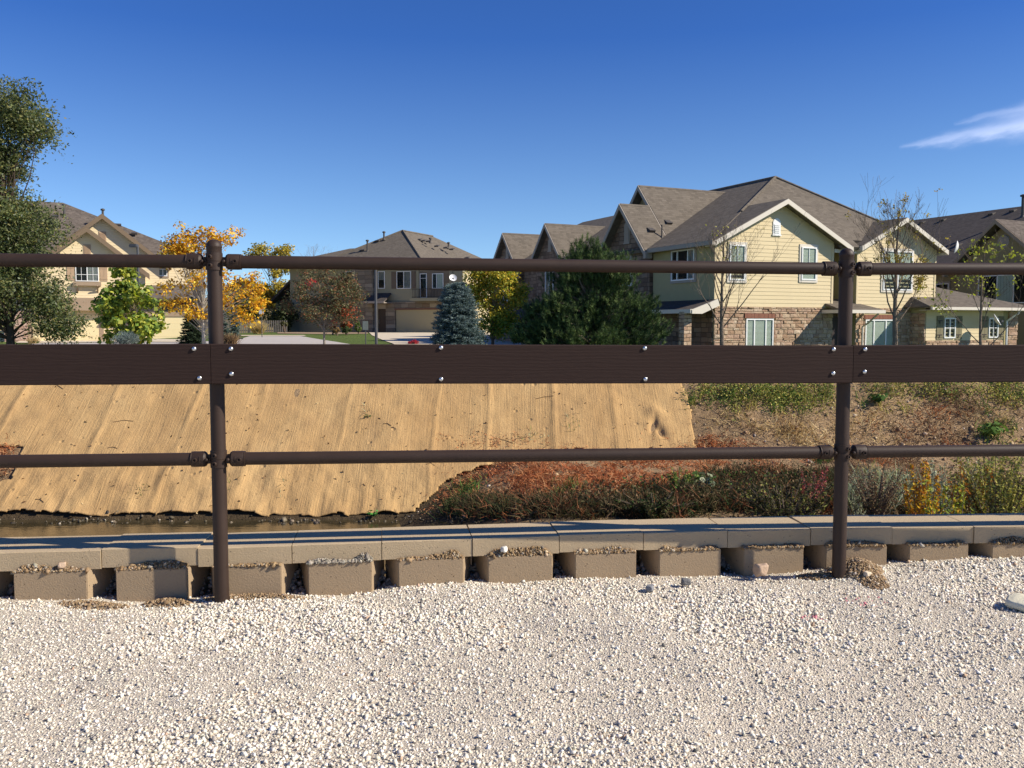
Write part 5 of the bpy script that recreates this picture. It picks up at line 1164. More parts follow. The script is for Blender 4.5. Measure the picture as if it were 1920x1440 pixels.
for (px, py, v, hh) in ((689, 472, 1.6, 1.0), (720, 449, 3.6, 0.65), (807, 455, 5.5, 0.35), (841, 466, 8.0, 0.5)): u, z = mv(px, py, v); pipe_vent(mid, (u, v, z), hh, 0.085)
for (px, py, v) in ((707, 453, 3.2), (678, 471, 1.5), (677, 480, 1.0), (785, 451, 6.0), (793, 453, 6.0), (802, 454, 6.3), (818, 463, 6), (835, 466, 7.5), (846, 469, 7.5), (875, 485, 8)): u, z = mv(px, py, v); box_vent(mid, (u, v, z), (0, 1, 0.5), 0.45)
# dark lower roof of a neighbour showing left of it
u, z = mv(545, 535, 2.0); u2, z2 = mv(517, 566, 2.0)
m = MB(); m.slab([(u2, 1.0, z2), (u + 1.5, 1.0, z + 1.2), (u + 1.5, 8.0, z + 1.2), (u2, 8.0, z2)], 0.2); m.build('low_roof', M_SHING3, mid)
m = MB(); m.box(u2 + 0.5, ua, 1.4, 8.0, MG - 0.4, z2 - 0.1); m.build('low_wing', M_STUCCO2, mid)
# dark roof seen through the golden tree, far behind
FO_ = P(455, 600, 112); fh = empty('far_house', (FO_.x, 112, 0), R(10), 'distant house with dark gable roof behind the golden tree', 'house')
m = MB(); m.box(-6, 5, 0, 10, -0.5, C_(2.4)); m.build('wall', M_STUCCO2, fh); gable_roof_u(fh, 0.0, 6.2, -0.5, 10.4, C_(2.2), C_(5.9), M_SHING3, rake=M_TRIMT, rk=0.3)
m = MB(); m.prism([(-5, C_(2.4)), (5, C_(2.4)), (0, C_(5.4))], 0.0, 0.3); m.build('gable_wall', M_STUCCO2, fh)
q = P(849, 522, 79); dish('satellite_dish', (q.x, q.y, q.z - 0.75), (0.25, -0.85, 0.45), 'white satellite dish on the right corner of the olive house', 0.34, 0.75)

# ------------------------------------------------------------------ street furniture
def lamp(px, py_top, Y, head_px, label, r=0.055, left_head=True):
    q = P(px, py_top, Y); g = float(h(q.x, Y)); root = empty('street_lamp', (q.x, Y, g), 0, label, 'street lamp', 'street lamps'); H = q.z - g
    m = MB(); m.tube([(0, 0, 0), (0, 0, H)], [r * 1.3, r], 12); m.lathe([(r * 2.4, 0), (r * 2.4, 0.05), (r * 1.3, 0.12)], 12); m.build('pole', M_METAL, root)
    s = -1 if left_head else 1; L = abs(head_px) / FPX * Y
    m = MB(); m.box(min(0, s * L), max(0, s * L), -0.18, 0.18, H - 0.06, H + 0.12); m.build('lamp_head', M_METAL, root, bevel=0.03); return root
lamp(258, 462, 48, 14, 'dark street lamp with flat head before the cream house, beside the bright green tree', 0.06)
lamp(704, 487, 46, 12, 'tall slender grey street lamp in front of the olive house door', 0.06)
def signpost(px, pyt, pyb, Y, w, hgt, label, name, cat, mat, pmat, gy):
    a = P(px, pyt, Y); g = float(h(a.x, Y)); root = empty(name, (a.x, Y, g), R(-4), label, cat); H = a.z - g; m = MB(); m.tube([(0.0, 0.035, 0), (0, 0.035, H - 0.03)], 0.03, 8); m.build('post', pmat, root)
    m = MB(); m.box(-w / 2, w / 2, -0.012, 0.0, H - hgt, H); p = m.build('panel', mat, root, bevel=0.004); return root, p, H
root, p, H = signpost(490, 577.5, 630, 66, 0.36, 0.46, 'small white street sign with a red upper border on a thin post', 'street_sign', 'sign', M_WHITE, M_METAL, 0)
m = MB(); m.box(-0.15, 0.15, -0.016, -0.0125, H - 0.17, H - 0.145); m.box(-0.10, 0.10, -0.016, -0.0125, H - 0.09, H - 0.06); m.build('sign_marking', simple('red_mark', (0.6, 0.05, 0.05)), p)
signpost(685, 602, 645, 48, 0.30, 0.48, 'grey green utility box sign on a thin post beside the street lamp', 'utility_marker', 'sign', simple('grey_green', (0.23, 0.26, 0.22), 0.6), M_METAL, 0)
# picket fence behind the street sign
pf = empty('picket_fence', (P(500, 610, 84).x, 84, 0), R(6), 'grey picket fence across the lawn behind the street sign', 'fence'); m = MB(); m2 = MB(); x = -4.2
gp = 0.20
while x < 1.9: m.box(x, x + 0.10, -0.02, 0.02, gp, gp + 1.25); x += 0.20
m.build('pickets', simple('weathered_picket', (0.17, 0.16, 0.15), 0.9), pf); m2.box(-4.2, 1.9, 0.02, 0.06, gp + 0.25, gp + 0.33); m2.box(-4.2, 1.9, 0.02, 0.06, gp + 1.0, gp + 1.08); m2.build('fence_rail', M_METAL, pf)
for i, px in enumerate((448, 497, 521)):
    pass
# ------------------------------------------------------------------ foliage makers
G2 = np.random.default_rng(5)
def unit(v): return v / np.maximum(np.linalg.norm(v, axis=1, keepdims=True), 1e-9)
def rdir(n, rng=G2): return unit(rng.normal(size=(n, 3)))
def leaves(C, size, rng=G2, aspect=0.6, outward=None, fold=0.25, up=0.3):
    """kite-shaped leaves, one quad each, folded along the midrib"""
    n = len(C); nrm = rdir(n, rng); nrm[:, 2] = np.abs(nrm[:, 2]) * (1 - up) + up
    if outward is not None: nrm = nrm + outward * 0.6
    nrm = unit(nrm); t = rdir(n, rng); t = t - nrm * (t * nrm).sum(1, keepdims=True); t = unit(t); s = np.cross(nrm, t)
    L = (size * rng.uniform(0.65, 1.3, n))[:, None] if np.isscalar(size) else size[:, None]
    a = C - t * L * 0.5; b = C + s * L * aspect * 0.5 - nrm * L * fold * 0.3 - t * L * 0.05; c = C + t * L * 0.5 - nrm * L * fold * 0.4; d = C - s * L * aspect * 0.5 - nrm * L * fold * 0.3 - t * L * 0.05
    V = np.stack([a, b, c, d], 1).reshape(-1, 3); F = np.arange(4 * n).reshape(n, 4); return V, F
def spikes(B, D, L, W, rng=G2):
    """needles and fine blades, one triangle each"""
    n = len(B); s = np.cross(D, rdir(n, rng)); s = unit(s) * (np.asarray(W) * 0.5)[:, None] if not np.isscalar(W) else unit(s) * W * 0.5
    L = np.asarray(L); L = L[:, None] if L.ndim else L
    V = np.stack([B - s, B + s, B + D * L], 1).reshape(-1, 3); return V, np.arange(3 * n).reshape(n, 3)
def blades(B, D, L, W, rng=G2, bend=0.35):
    """grass blades that bow over: two quads' worth, as quads"""
    n = len(B); L = np.asarray(L)[:, None]; W = np.asarray(W)[:, None] if not np.isscalar(W) else W
    side = unit(np.cross(D, rdir(n, rng))); g = rdir(n, rng) * 0.5; g[:, 2] = -np.abs(g[:, 2]); M1 = B + D * L * 0.5; D2 = unit(D + g * bend * 2); T = M1 + D2 * L * 0.5
    V = np.stack([B - side * W / 2, B + side * W / 2, M1 + side * W * 0.42, M1 - side * W * 0.42, T + side * W * 0.06, T - side * W * 0.06], 1).reshape(-1, 3)
    i = np.arange(n)[:, None] * 6; F = np.concatenate([i + [[0, 1, 2, 3]], i + [[3, 2, 4, 5]]], 1).reshape(-1, 4); return V, F
M_LEAF = colmat('leaf', 0.6, 0.35, 0.3); M_NEEDLE = colmat('needle', 0.7, 0.12, 0.2); M_WEED = colmat('weed', 0.85, 0.2, 0.12)
def bark(name, c, sc=9): return simple(name, c, 0.95, 0.1, 0, 0.35, sc, 0.03, 14)
BK_D = bark('dark_bark', (0.075, 0.055, 0.042)); BK_G = bark('grey_bark', (0.24, 0.21, 0.18)); BK_P = bark('pale_bark', (0.42, 0.38, 0.32)); BK_B = bark('brown_bark', (0.20, 0.155, 0.115))
def px_blob(bl, Y):
    out = []
    for (px, py, rx, ry) in bl:
        c = P(px, py, Y); k = Y / FPX; out.append((np.array(c), np.array([rx * k, max(rx, ry) * k * 0.9, ry * k])))
    return out
def curve(a, b, sag=0.12, n=5, r=random):
    a, b = Vector(a), Vector(b); d = b - a; o = Vector((r.uniform(-1, 1), r.uniform(-1, 1), r.uniform(0.2, 1))) * d.length * sag
    return [a + d * t + o * math.sin(PI * t) * (1 - 0.3 * t) for t in [i / (n - 1) for i in range(n)]]
def tree(name, label, cat, px, Y, blobs, n_cl, n_leaf, leaf, pal, w, barkm, r0, group=None, aspect=0.6, seed=1, cl_r=None, trunk_top=None, limbs=0.7, lean=0.0, shell=0.55, extra=(), fork=None, strands=0.0):
    r = random.Random(seed); g = np.random.default_rng(seed); base = P(px, 640, Y); gz_ = float(h(base.x, Y)); root = empty(name, (base.x, Y, gz_), 0, label, cat, group); O = np.array([base.x, Y, gz_])
    B = px_blob(blobs, Y); vol = np.array([np.prod(b[1]) ** (2 / 3) for b in B]); pick_ = g.choice(len(B), n_cl, p=vol / vol.sum())
    dr = rdir(n_cl, g); rad = g.random(n_cl) ** (1 / 3 * (1 - shell) + 0.12)
    C = np.stack([B[k][0] for k in pick_]) + dr * np.stack([B[k][1] for k in pick_]) * rad[:, None]
    C[:, 2] = np.maximum(C[:, 2], gz_ + 0.25)
    cr = (cl_r if cl_r else np.mean([b[1].mean() for b in B]) * 0.34) * g.uniform(0.6, 1.3, n_cl)
    top = trunk_top if trunk_top else float(np.quantile(C[:, 2], 0.75)); top -= gz_
    m = MB(); tp = [Vector((lean * t * t + r.uniform(-0.03, 0.03) * t, r.uniform(-0.03, 0.03) * t, top * t)) for t in [i / 7 for i in range(8)]]; tp[0].z = -0.15
    m.tube(tp, [r0 * (1.25 if i == 0 else 1) * (1 - 0.78 * i / 7) for i in range(8)], 9)
    for i in range(n_cl):
        if r.random() > limbs: continue
        c = Vector(C[i] - O); tz = max(0.12, min(0.97, (c.z / top) * r.uniform(0.35, 0.75))) if c.z > 0 else 0.2
        k = tz * 7; a = tp[int(k)].lerp(tp[min(7, int(k) + 1)], k - int(k)); L = (c - a).length; rr = r0 * 0.42 * (1 - tz * 0.6) * min(1, 0.35 + L * 0.12)
        pts = curve(a, c, 0.10, 6, r); m.tube(pts, [rr * (1 - 0.86 * j / 5) for j in range(6)], 5, caps=False)
        if leaf < 0.3:
            for _ in range(3):
                q = pts[r.choice((3, 4, 5))]; e = q + Vector((r.uniform(-1, 1), r.uniform(-1, 1), r.uniform(-0.4, 0.9))) * cr[i]; m.tube([q, q.lerp(e, 0.5) + Vector((0, 0, 0.05 * cr[i])), e], [rr * 0.25, rr * 0.15, rr * 0.06], 4, caps=False)
    m.build('trunk', barkm, root, uv=False, normals=False)
    wcl = cr ** 2; which = g.choice(n_cl, n_leaf, p=wcl / wcl.sum()); od = rdir(n_leaf, g); rr = g.random(n_leaf) ** 0.5
    pos = C[which] + od * (cr[which] * rr)[:, None] * np.array([1.15, 1.15, 0.85]) - O
    if strands:
        # leaves gathered on hanging or reaching sprays
        ns = n_leaf // 14; sc = g.choice(n_cl, ns, p=wcl / wcl.sum()); sd = rdir(ns, g); sd[:, 2] = sd[:, 2] * 0.6 - 0.15; sd = unit(sd); so = C[sc] + rdir(ns, g) * (cr[sc] * g.random(ns))[:, None] - O; sL = cr[sc] * strands * g.uniform(0.5, 1.3, ns)
        tt = np.tile(np.linspace(0.05, 1, 14), (ns, 1)); pos2 = so[:, None] + sd[:, None] * (sL[:, None] * tt)[..., None]; pos2[..., 2] -= (tt ** 2 * sL[:, None] * 0.25); pos2 = pos2.reshape(-1, 3) + g.normal(0, leaf * 0.35, (ns * 14, 3))
        k2 = int(n_leaf * 0.6); pos = np.concatenate([pos2[g.permutation(len(pos2))[:k2]], pos[:n_leaf - k2]]); od = rdir(len(pos), g); which = np.concatenate([np.repeat(sc, 14)[g.integers(0, ns * 14, min(k2, ns * 14))], which[:len(pos) - min(k2, ns * 14)]])
    V, F = leaves(pos, leaf, g, aspect, od); col = pick(g, len(pos), pal, w, 0.22)
    cj = 1 + 0.22 * (g.random(n_cl) - 0.5) * 2; col = col * cj[which[:len(col)]][:, None]
    for (ex, ey, erx, ery, ec, prob) in extra:
        c = P(ex, ey, Y); k = Y / FPX; wd = pos + O; px_ = 960 + FPX * wd[:, 0] / wd[:, 1]; py_ = 608 - FPX * (wd[:, 2] - CZ) / wd[:, 1]
        msk = (((px_ - ex) / erx) ** 2 + ((py_ - ey) / ery) ** 2 < 1) & (g.random(len(pos)) < prob); col[msk] = np.array(ec) * g.uniform(0.8, 1.2, (msk.sum(), 1))
    np_mesh('crown', V, F, M_LEAF, root, col=col); return root
def spruce(name, label, px, py_top, Y, hw_px, pal, w, seed=1, group=None, nb=300, fat=1.0, barkm=BK_B, profile=0.85, needle=0.07, nw=0.02, cat='tree'):
    g = np.random.default_rng(seed); base = P(px, 640, Y); gz_ = float(h(base.x, Y)); root = empty(name, (base.x, Y, gz_), 0, label, cat, group); H = P(px, py_top, Y).z - gz_; Rm = hw_px * Y / FPX
    m = MB(); m.tube([(0, 0, -0.1), (0.02, 0, H * 0.5), (0, 0, H * 0.97)], [H * 0.022, H * 0.013, 0.01], 8)
    zf = g.random(nb) ** 1.25 * 0.96 + 0.015; an = g.uniform(0, 2 * PI, nb); L = Rm * (1 - zf) ** profile * g.uniform(0.70, 1.12, nb) * np.clip(zf * 9 + 0.55, 0, 1); L = np.maximum(L, 0.06 * Rm)
    Bs = []; Ds = []; Ls = []
    for i in range(nb):
        a = an[i]; d = np.array([math.cos(a), math.sin(a), 0]); s = np.array([-math.sin(a), math.cos(a), 0]); z0 = zf[i] * H; rise = 0.18 + 0.5 * zf[i]
        n = max(4, int(L[i] / (Rm * 0.055))); t = (np.arange(n) + g.random(n)) / n; t = np.clip(t, 0.12, 1)
        p = d * (t * L[i])[:, None]; p = p + np.array([0, 0, 1]) * (z0 + L[i] * (rise * t - 0.55 * t ** 2 + 0.25 * t ** 4))[:, None]
        if L[i] > 0.25 * Rm and i % 2 == 0: m.tube([(0, 0, z0), tuple(p[len(p) // 2]), tuple(p[np.argmax(t)])], [0.018, 0.012, 0.004], 4, caps=False)
        spread = (0.30 * L[i] * (1 - t * 0.75))[:, None]; k = int(16 * fat)
        q = np.repeat(p, k, 0) + s * (g.uniform(-1, 1, (n * k, 1)) * np.repeat(spread, k, 0)) + g.normal(0, 0.02 * Rm, (n * k, 3))
        dd = d * 0.7 + s * g.uniform(-1, 1, (n * k, 1)) + rdir(n * k, g) * 0.65; Bs.append(q); Ds.append(unit(dd)); Ls.append(np.full(n * k, needle) * g.uniform(0.6, 1.4, n * k))
    B = np.concatenate(Bs); D = np.concatenate(Ds); Ln = np.concatenate(Ls); V, F = spikes(B, D, Ln, nw, g); m.build('trunk', barkm, root, uv=False, normals=False)
    np_mesh('crown', V, F, M_NEEDLE, root, col=pick(g, len(B), pal, w, 0.2)); return root
def bare_tree(name, label, px, Y, H_px, r0, spread, n_lv, pal, w, seed=1, group=None, depth=5, barkm=BK_B, up=0.55, first=0.22, leaf=0.1, lz=None, nbr=3, cat='tree', kids0=9, hang=False, base_px=None):
    r = random.Random(seed); g = np.random.default_rng(seed); base = P(px, 640, Y); gz_ = float(h(base.x, Y)); root = empty(name, (base.x, Y, gz_), 0, label, cat, group); H = P(px, H_px, Y).z - gz_; m = MB(); tips = []
    def br(p, d, L, rad, lv):
        n = 4; pts = [p]; dd = d.copy()
        for i in range(n): dd = (dd + Vector((r.uniform(-1, 1), r.uniform(-1, 1), r.uniform(-0.5, 1) * up)) * 0.19 + Vector((0, 0, 0.08 * up))).normalized(); pts.append(pts[-1] + dd * L / n)
        m.tube(pts, [max(0.0026, rad * (1 - 0.62 * i / n)) for i in range(n + 1)], 6 if lv < 2 else 4, caps=False)
        if lv >= 2: tips.extend([(pts[-1], lv), (pts[2], lv)])
        if lv < depth:
            for k in range(nbr + (lv == 1)):
                t = r.uniform(0.3, 1.0); i = min(n - 1, int(t * n)); q = pts[i].lerp(pts[i + 1], t * n - i); ax = Vector((r.uniform(-1, 1), r.uniform(-1, 1), r.uniform(-0.3, 0.5))).normalized()
                nd = (dd * 0.85 + ax * 0.55).normalized(); br(q, nd, L * r.uniform(0.45, 0.72), rad * 0.36, lv + 1)
    tp = [Vector((0.02 * math.sin(i), 0.02 * math.cos(i * 2), H * 0.86 * i / 8)) for i in range(9)]; tp[0].z = -0.1; m.tube(tp, [r0 * (1.2 if i == 0 else 1) * (1 - 0.9 * i / 8) + 0.004 for i in range(9)], 9, caps=False)
    for k in range(kids0):
        t = first + (0.92 - first) * (k + r.random() * 0.5) / kids0; a = k * 2.4 + r.uniform(-0.4, 0.4); q = tp[int(t * 8)].lerp(tp[min(8, int(t * 8) + 1)], t * 8 - int(t * 8)); sp = spread * (1.9 - 1.2 * t); d = Vector((math.cos(a) * sp, math.sin(a) * sp, 1 - 0.25 * (1 - t))).normalized()
        br(q, d, H * (1 - t) * r.uniform(0.34, 0.62) + 0.25, r0 * 0.36 * (1 - 0.65 * t), 1)
    m.build('trunk', barkm, root, uv=False, normals=False)
    if n_lv:
        T_ = [t for t, lv in tips if (lz is None or lz(t.z / H, r))]; pos = np.array([tuple(T_[r.randrange(len(T_))]) for _ in range(n_lv)]) + g.normal(0, 0.05, (n_lv, 3))
        if hang: pos[:, 2] -= leaf * 0.5
        V, F = leaves(pos, leaf, g, 0.55, None, 0.3, 0.0); np_mesh('leaves', V, F, M_LEAF, root, col=pick(g, n_lv, pal, w, 0.2))
    return root
def shrub(name, label, cat, px, py, Y, rx, ry, n, size, pal, w, seed=1, group=None, kind='leaf', sit=True, stems=14):
    g = np.random.default_rng(seed); r = random.Random(seed); c = P(px, py, Y); k = Y / FPX; gz_ = float(h(c.x, Y)); root = empty(name, (c.x, Y, gz_), 0, label, cat, group); cz = (c.z - gz_) if sit else ry * k
    Rr = np.array([rx * k, rx * k * 0.9, ry * k]); cz = max(cz, ry * k * 0.6)
    if kind == 'grass':
        B = g.normal(0, 1, (n, 3)) * np.array([rx * k * 0.28, rx * k * 0.28, 0]); D = unit(np.concatenate([g.normal(0, 0.42, (n, 2)), np.ones((n, 1))], 1)); V, F = blades(B, D, (cz + ry * k) * g.uniform(0.6, 1.05, n), size, g); np_mesh('blades', V, F, M_WEED, root, col=np.repeat(pick(g, n, pal, w, 0.2), 2, 0)); return root
    nc = max(8, n // 60); cd = rdir(nc, g); C = cd * Rr * (g.random(nc) ** 0.35)[:, None] * 0.82 + np.array([0, 0, cz]); C[:, 2] = np.maximum(C[:, 2], 0.05)
    wh = g.integers(0, nc, n); od = rdir(n, g); pos = C[wh] + od * (Rr.mean() * 0.30 * g.random(n) ** 0.5)[:, None]; pos[:, 2] = np.maximum(pos[:, 2], 0.03)
    m = MB()
    for i in range(min(nc, stems)): e = Vector(C[i]); m.tube([(r.uniform(-0.06, 0.06), r.uniform(-0.06, 0.06), -0.05), tuple(e * 0.5 + Vector((0, 0, 0.05))), tuple(e)], [0.018, 0.012, 0.005], 5, caps=False)
    m.build('stems', BK_B, root, uv=False, normals=False)
    col = pick(g, n, pal, w, 0.2) * (0.85 + 0.3 * g.random(nc))[wh][:, None]
    if kind == 'needle': V, F = spikes(pos, unit(od + np.array([0, 0, 0.6])), size * 2.2 * g.uniform(0.6, 1.3, n), size * 0.5, g); np_mesh('crown', V, F, M_NEEDLE, root, col=col)
    else: V, F = leaves(pos, size, g, 0.6, od); np_mesh('crown', V, F, M_LEAF, root, col=col)
    return root

# ------------------------------------------------------------------ trees
GRN = [(0.085, 0.115, 0.036), (0.14, 0.17, 0.055), (0.20, 0.21, 0.08), (0.20, 0.225, 0.14), (0.26, 0.235, 0.07), (0.05, 0.075, 0.03)]
tree('leafy_tree', 'large dark green tree with drooping sprays at the left border of the photo', 'tree', 20, 28, [(-60, 170, 80, 70), (-8, 235, 76, 82), (48, 215, 38, 58), (-46, 330, 80, 70), (4, 325, 40, 34), (-40, 430, 110, 80), (28, 430, 64, 52), (80, 455, 24, 22), (12, 530, 90, 52), (92, 550, 34, 32), (102, 592, 36, 34), (-60, 560, 80, 60), (140, 615, 12, 12)], 230, 120000, 0.105, GRN, [26, 26, 20, 14, 8, 10], BK_D, 0.13, seed=4, cl_r=0.52, aspect=0.45, strands=1.3, limbs=0.8)
tree('catalpa_tree', 'bright yellow green tree with large leaves before the cream house', 'tree', 252, 46, [(228, 528, 26, 26), (245, 560, 42, 34), (205, 575, 24, 20), (250, 605, 52, 32), (285, 598, 22, 22), (228, 630, 40, 18), (232, 512, 20, 14)], 95, 3600, 0.25, [(0.34, 0.40, 0.05), (0.46, 0.47, 0.08), (0.20, 0.29, 0.05), (0.12, 0.19, 0.045), (0.55, 0.50, 0.07)], [30, 22, 24, 18, 4], BK_B, 0.09, seed=8, aspect=0.85, cl_r=0.42)
tree('golden_tree', 'golden orange autumn tree with pale trunk behind the left fence post', 'tree', 382, 38, [(328, 442, 26, 26), (345, 465, 28, 22), (385, 455, 40, 28), (432, 440, 26, 20), (350, 508, 42, 32), (328, 555, 26, 30), (395, 520, 46, 34), (440, 545, 36, 30), (452, 590, 22, 20), (365, 585, 28, 22), (470, 512, 24, 20), (478, 560, 14, 26), (330, 480, 30, 16), (482, 545, 14, 20), (462, 600, 14, 18)], 130, 6400, 0.14, [(0.74, 0.43, 0.02), (0.62, 0.31, 0.02), (0.80, 0.56, 0.06), (0.10, 0.04, 0.02), (0.42, 0.36, 0.05), (0.42, 0.17, 0.03)], [38, 24, 20, 7, 6, 5], BK_P, 0.085, seed=12, aspect=0.6, cl_r=0.36, limbs=0.95)
spruce('spruce_tree', 'dark green spruce at the foot of the golden tree', 362, 556, 42, 32, [(0.03, 0.05, 0.025), (0.05, 0.075, 0.035), (0.02, 0.03, 0.02)], [4, 4, 2], 3, nb=240, needle=0.09, nw=0.03)
spruce('juniper', 'narrow blue green juniper cone right of the left fence post', 441, 576, 62, 13, [(0.13, 0.18, 0.15), (0.09, 0.13, 0.11), (0.18, 0.23, 0.19)], [3, 3, 2], 6, nb=130, needle=0.10, nw=0.035, profile=0.7)
spruce('juniper', 'second blue green juniper half hidden behind the left fence post', 420, 582, 64, 12, [(0.12, 0.17, 0.14), (0.08, 0.12, 0.10), (0.16, 0.21, 0.17)], [3, 3, 2], 7, nb=110, needle=0.10, nw=0.035, profile=0.7)
YLW = [(0.50, 0.38, 0.05), (0.38, 0.32, 0.05), (0.58, 0.42, 0.06), (0.22, 0.22, 0.05)]
tree('yellow_tree', 'far round yellow tree rising behind the picket fence', 'tree', 516, 100, [(490, 482, 18, 22), (528, 486, 26, 26), (510, 530, 34, 34), (486, 560, 22, 26), (536, 560, 22, 34)], 80, 9000, 0.26, YLW, [4, 4, 3, 3], BK_B, 0.16, seed=21, cl_r=0.8, aspect=0.7)
tree('leafy_tree', 'green yellow tree low behind the golden tree and picket fence', 'tree', 468, 88, [(462, 560, 26, 22), (455, 585, 26, 20), (480, 590, 20, 16)], 50, 4200, 0.24, [(0.14, 0.19, 0.04), (0.26, 0.28, 0.06), (0.09, 0.13, 0.035)], [4, 3, 3], BK_B, 0.12, seed=23, cl_r=0.7)
tree('leafy_tree', 'dark bushy tree between the picket fence and the olive house', 'tree', 540, 86, [(538, 590, 17, 24), (520, 600, 12, 14)], 40, 4200, 0.22, [(0.06, 0.08, 0.03), (0.10, 0.13, 0.04), (0.03, 0.045, 0.02)], [4, 3, 3], BK_D, 0.12, seed=24, cl_r=0.6)
bare_tree('bare_tree', 'far leafless grey tree showing above the top rail left of the olive house roof', 590, 112, 436, 0.16, 0.75, 0, YLW, [1, 1, 1, 1], 31, depth=4, barkm=bark('ash_bark', (0.30, 0.27, 0.27)), first=0.3, nbr=3, kids0=12, up=0.7)
CRB = [(0.085, 0.095, 0.035), (0.15, 0.14, 0.06), (0.21, 0.20, 0.10), (0.24, 0.095, 0.05), (0.34, 0.15, 0.07), (0.05, 0.055, 0.03)]
tree('crabapple_tree', 'round crabapple tree with reddish green leaves left of the grey street lamp', 'tree', 608, 50, [(598, 538, 50, 32), (568, 565, 32, 28), (640, 555, 42, 34), (605, 585, 50, 28), (660, 585, 26, 20), (548, 578, 18, 14), (640, 530, 26, 20)], 120, 13500, 0.12, CRB, [26, 24, 18, 14, 8, 10], BK_G, 0.07, seed=33, cl_r=0.42, aspect=0.5, extra=((660, 585, 22, 12, (0.55, 0.10, 0.04), 0.3), (585, 530, 12, 8, (0.5, 0.03, 0.03), 0.4)))
spruce('blue_spruce', 'silvery blue spruce in front of the olive house garage', 858, 531, 40, 53, [(0.10, 0.15, 0.14), (0.16, 0.22, 0.215), (0.24, 0.30, 0.29), (0.05, 0.08, 0.07)], [4, 4, 2, 2], 9, nb=800, fat=1.3, needle=0.085, nw=0.026, profile=0.40)
MPL = [(0.54, 0.44, 0.045), (0.38, 0.40, 0.055), (0.66, 0.48, 0.055), (0.18, 0.25, 0.04), (0.50, 0.28, 0.035)]
tree('maple_tree', 'yellow green maple between the blue spruce and the dark pine', 'tree', 924, 44, [(912, 528, 38, 28), (945, 535, 34, 32), (888, 552, 24, 22), (962, 560, 14, 20), (925, 585, 38, 28), (918, 622, 34, 22), (945, 605, 26, 22), (925, 515, 40, 18), (972, 545, 16, 24)], 115, 15000, 0.13, MPL, [26, 28, 16, 24, 6], BK_B, 0.08, seed=41, cl_r=0.42, aspect=0.6, extra=((925, 625, 60, 34, (0.26, 0.34, 0.05), 0.6),))
# the big dark pine: tufts of long needles on upturned shoots over a dark heart of branches
def pine(name, label, px, Y, blobs, seed=2):
    g = np.random.default_rng(seed); r = random.Random(seed); base = P(px, 640, Y); gz_ = float(h(base.x, Y)); root = empty(name, (base.x, Y, gz_), 0, label, 'tree'); O = np.array([base.x, Y, gz_]); B = px_blob(blobs, Y)
    vol = np.array([np.prod(b[1]) ** (2 / 3) for b in B]); nb = 430; pk_ = g.choice(len(B), nb, p=vol / vol.sum()); dr = rdir(nb, g); rad = 0.55 + 0.45 * g.random(nb)
    C = np.stack([B[k][0] for k in pk_]) + dr * np.stack([B[k][1] for k in pk_]) * rad[:, None] - O; C[:, 2] = np.maximum(C[:, 2], 0.3)
    m = MB(); top = C[:, 2].max() * 0.92; m.tube([(0, 0, -0.1), (0.05, 0, top * 0.5), (-0.08, 0, top)], [0.15, 0.09, 0.02], 9)
    for i in range(nb):
        c = Vector(C[i]); a = Vector((0, 0, max(0.2, c.z * r.uniform(0.45, 0.85)))); m.tube(curve(a, c, 0.07, 5, r), [0.035, 0.028, 0.02, 0.014, 0.007], 5, caps=False)
    m.build('trunk', BK_B, root, uv=False, normals=False)
    nt_ = 18; tufts = np.repeat(C, nt_, 0) + rdir(nb * nt_, g) * (0.34 * g.random(nb * nt_) ** 0.5)[:, None]; tufts[:, 2] = np.maximum(tufts[:, 2], 0.08)
    ax = unit(unit(tufts - np.array([0, 0, top * 0.35])) * 0.6 + np.array([0, 0, 0.9]) + rdir(len(tufts), g) * 0.35); k = 30
    Bn = np.repeat(tufts, k, 0) - np.repeat(ax, k, 0) * g.uniform(0, 0.14, (len(tufts) * k, 1)); D = unit(np.repeat(ax, k, 0) * 0.85 + rdir(len(Bn), g) * 0.75); V, F = spikes(Bn, D, g.uniform(0.08, 0.15, len(Bn)), 0.013, g)
    tc_ = pick(g, len(tufts), [(0.065, 0.105, 0.034), (0.10, 0.15, 0.045), (0.16, 0.21, 0.07), (0.03, 0.05, 0.02)], [4, 4, 2, 3], 0.2)
    np_mesh('crown', V, F, M_NEEDLE, root, col=np.repeat(tc_, k, 0) * g.uniform(0.8, 1.2, (len(Bn), 1))); return root
pine('pine_tree', 'broad dark green pine in front of the stone gabled townhouses', 1115, 28, [(1098, 468, 20, 20), (1115, 498, 66, 34), (1165, 500, 26, 24), (1060, 530, 34, 34), (1150, 520, 44, 34), (1075, 580, 62, 46), (1155, 580, 66, 46), (1205, 590, 36, 40), (1018, 590, 40, 38), (1110, 632, 118, 40), (1222, 632, 30, 32), (990, 630, 34, 26)])
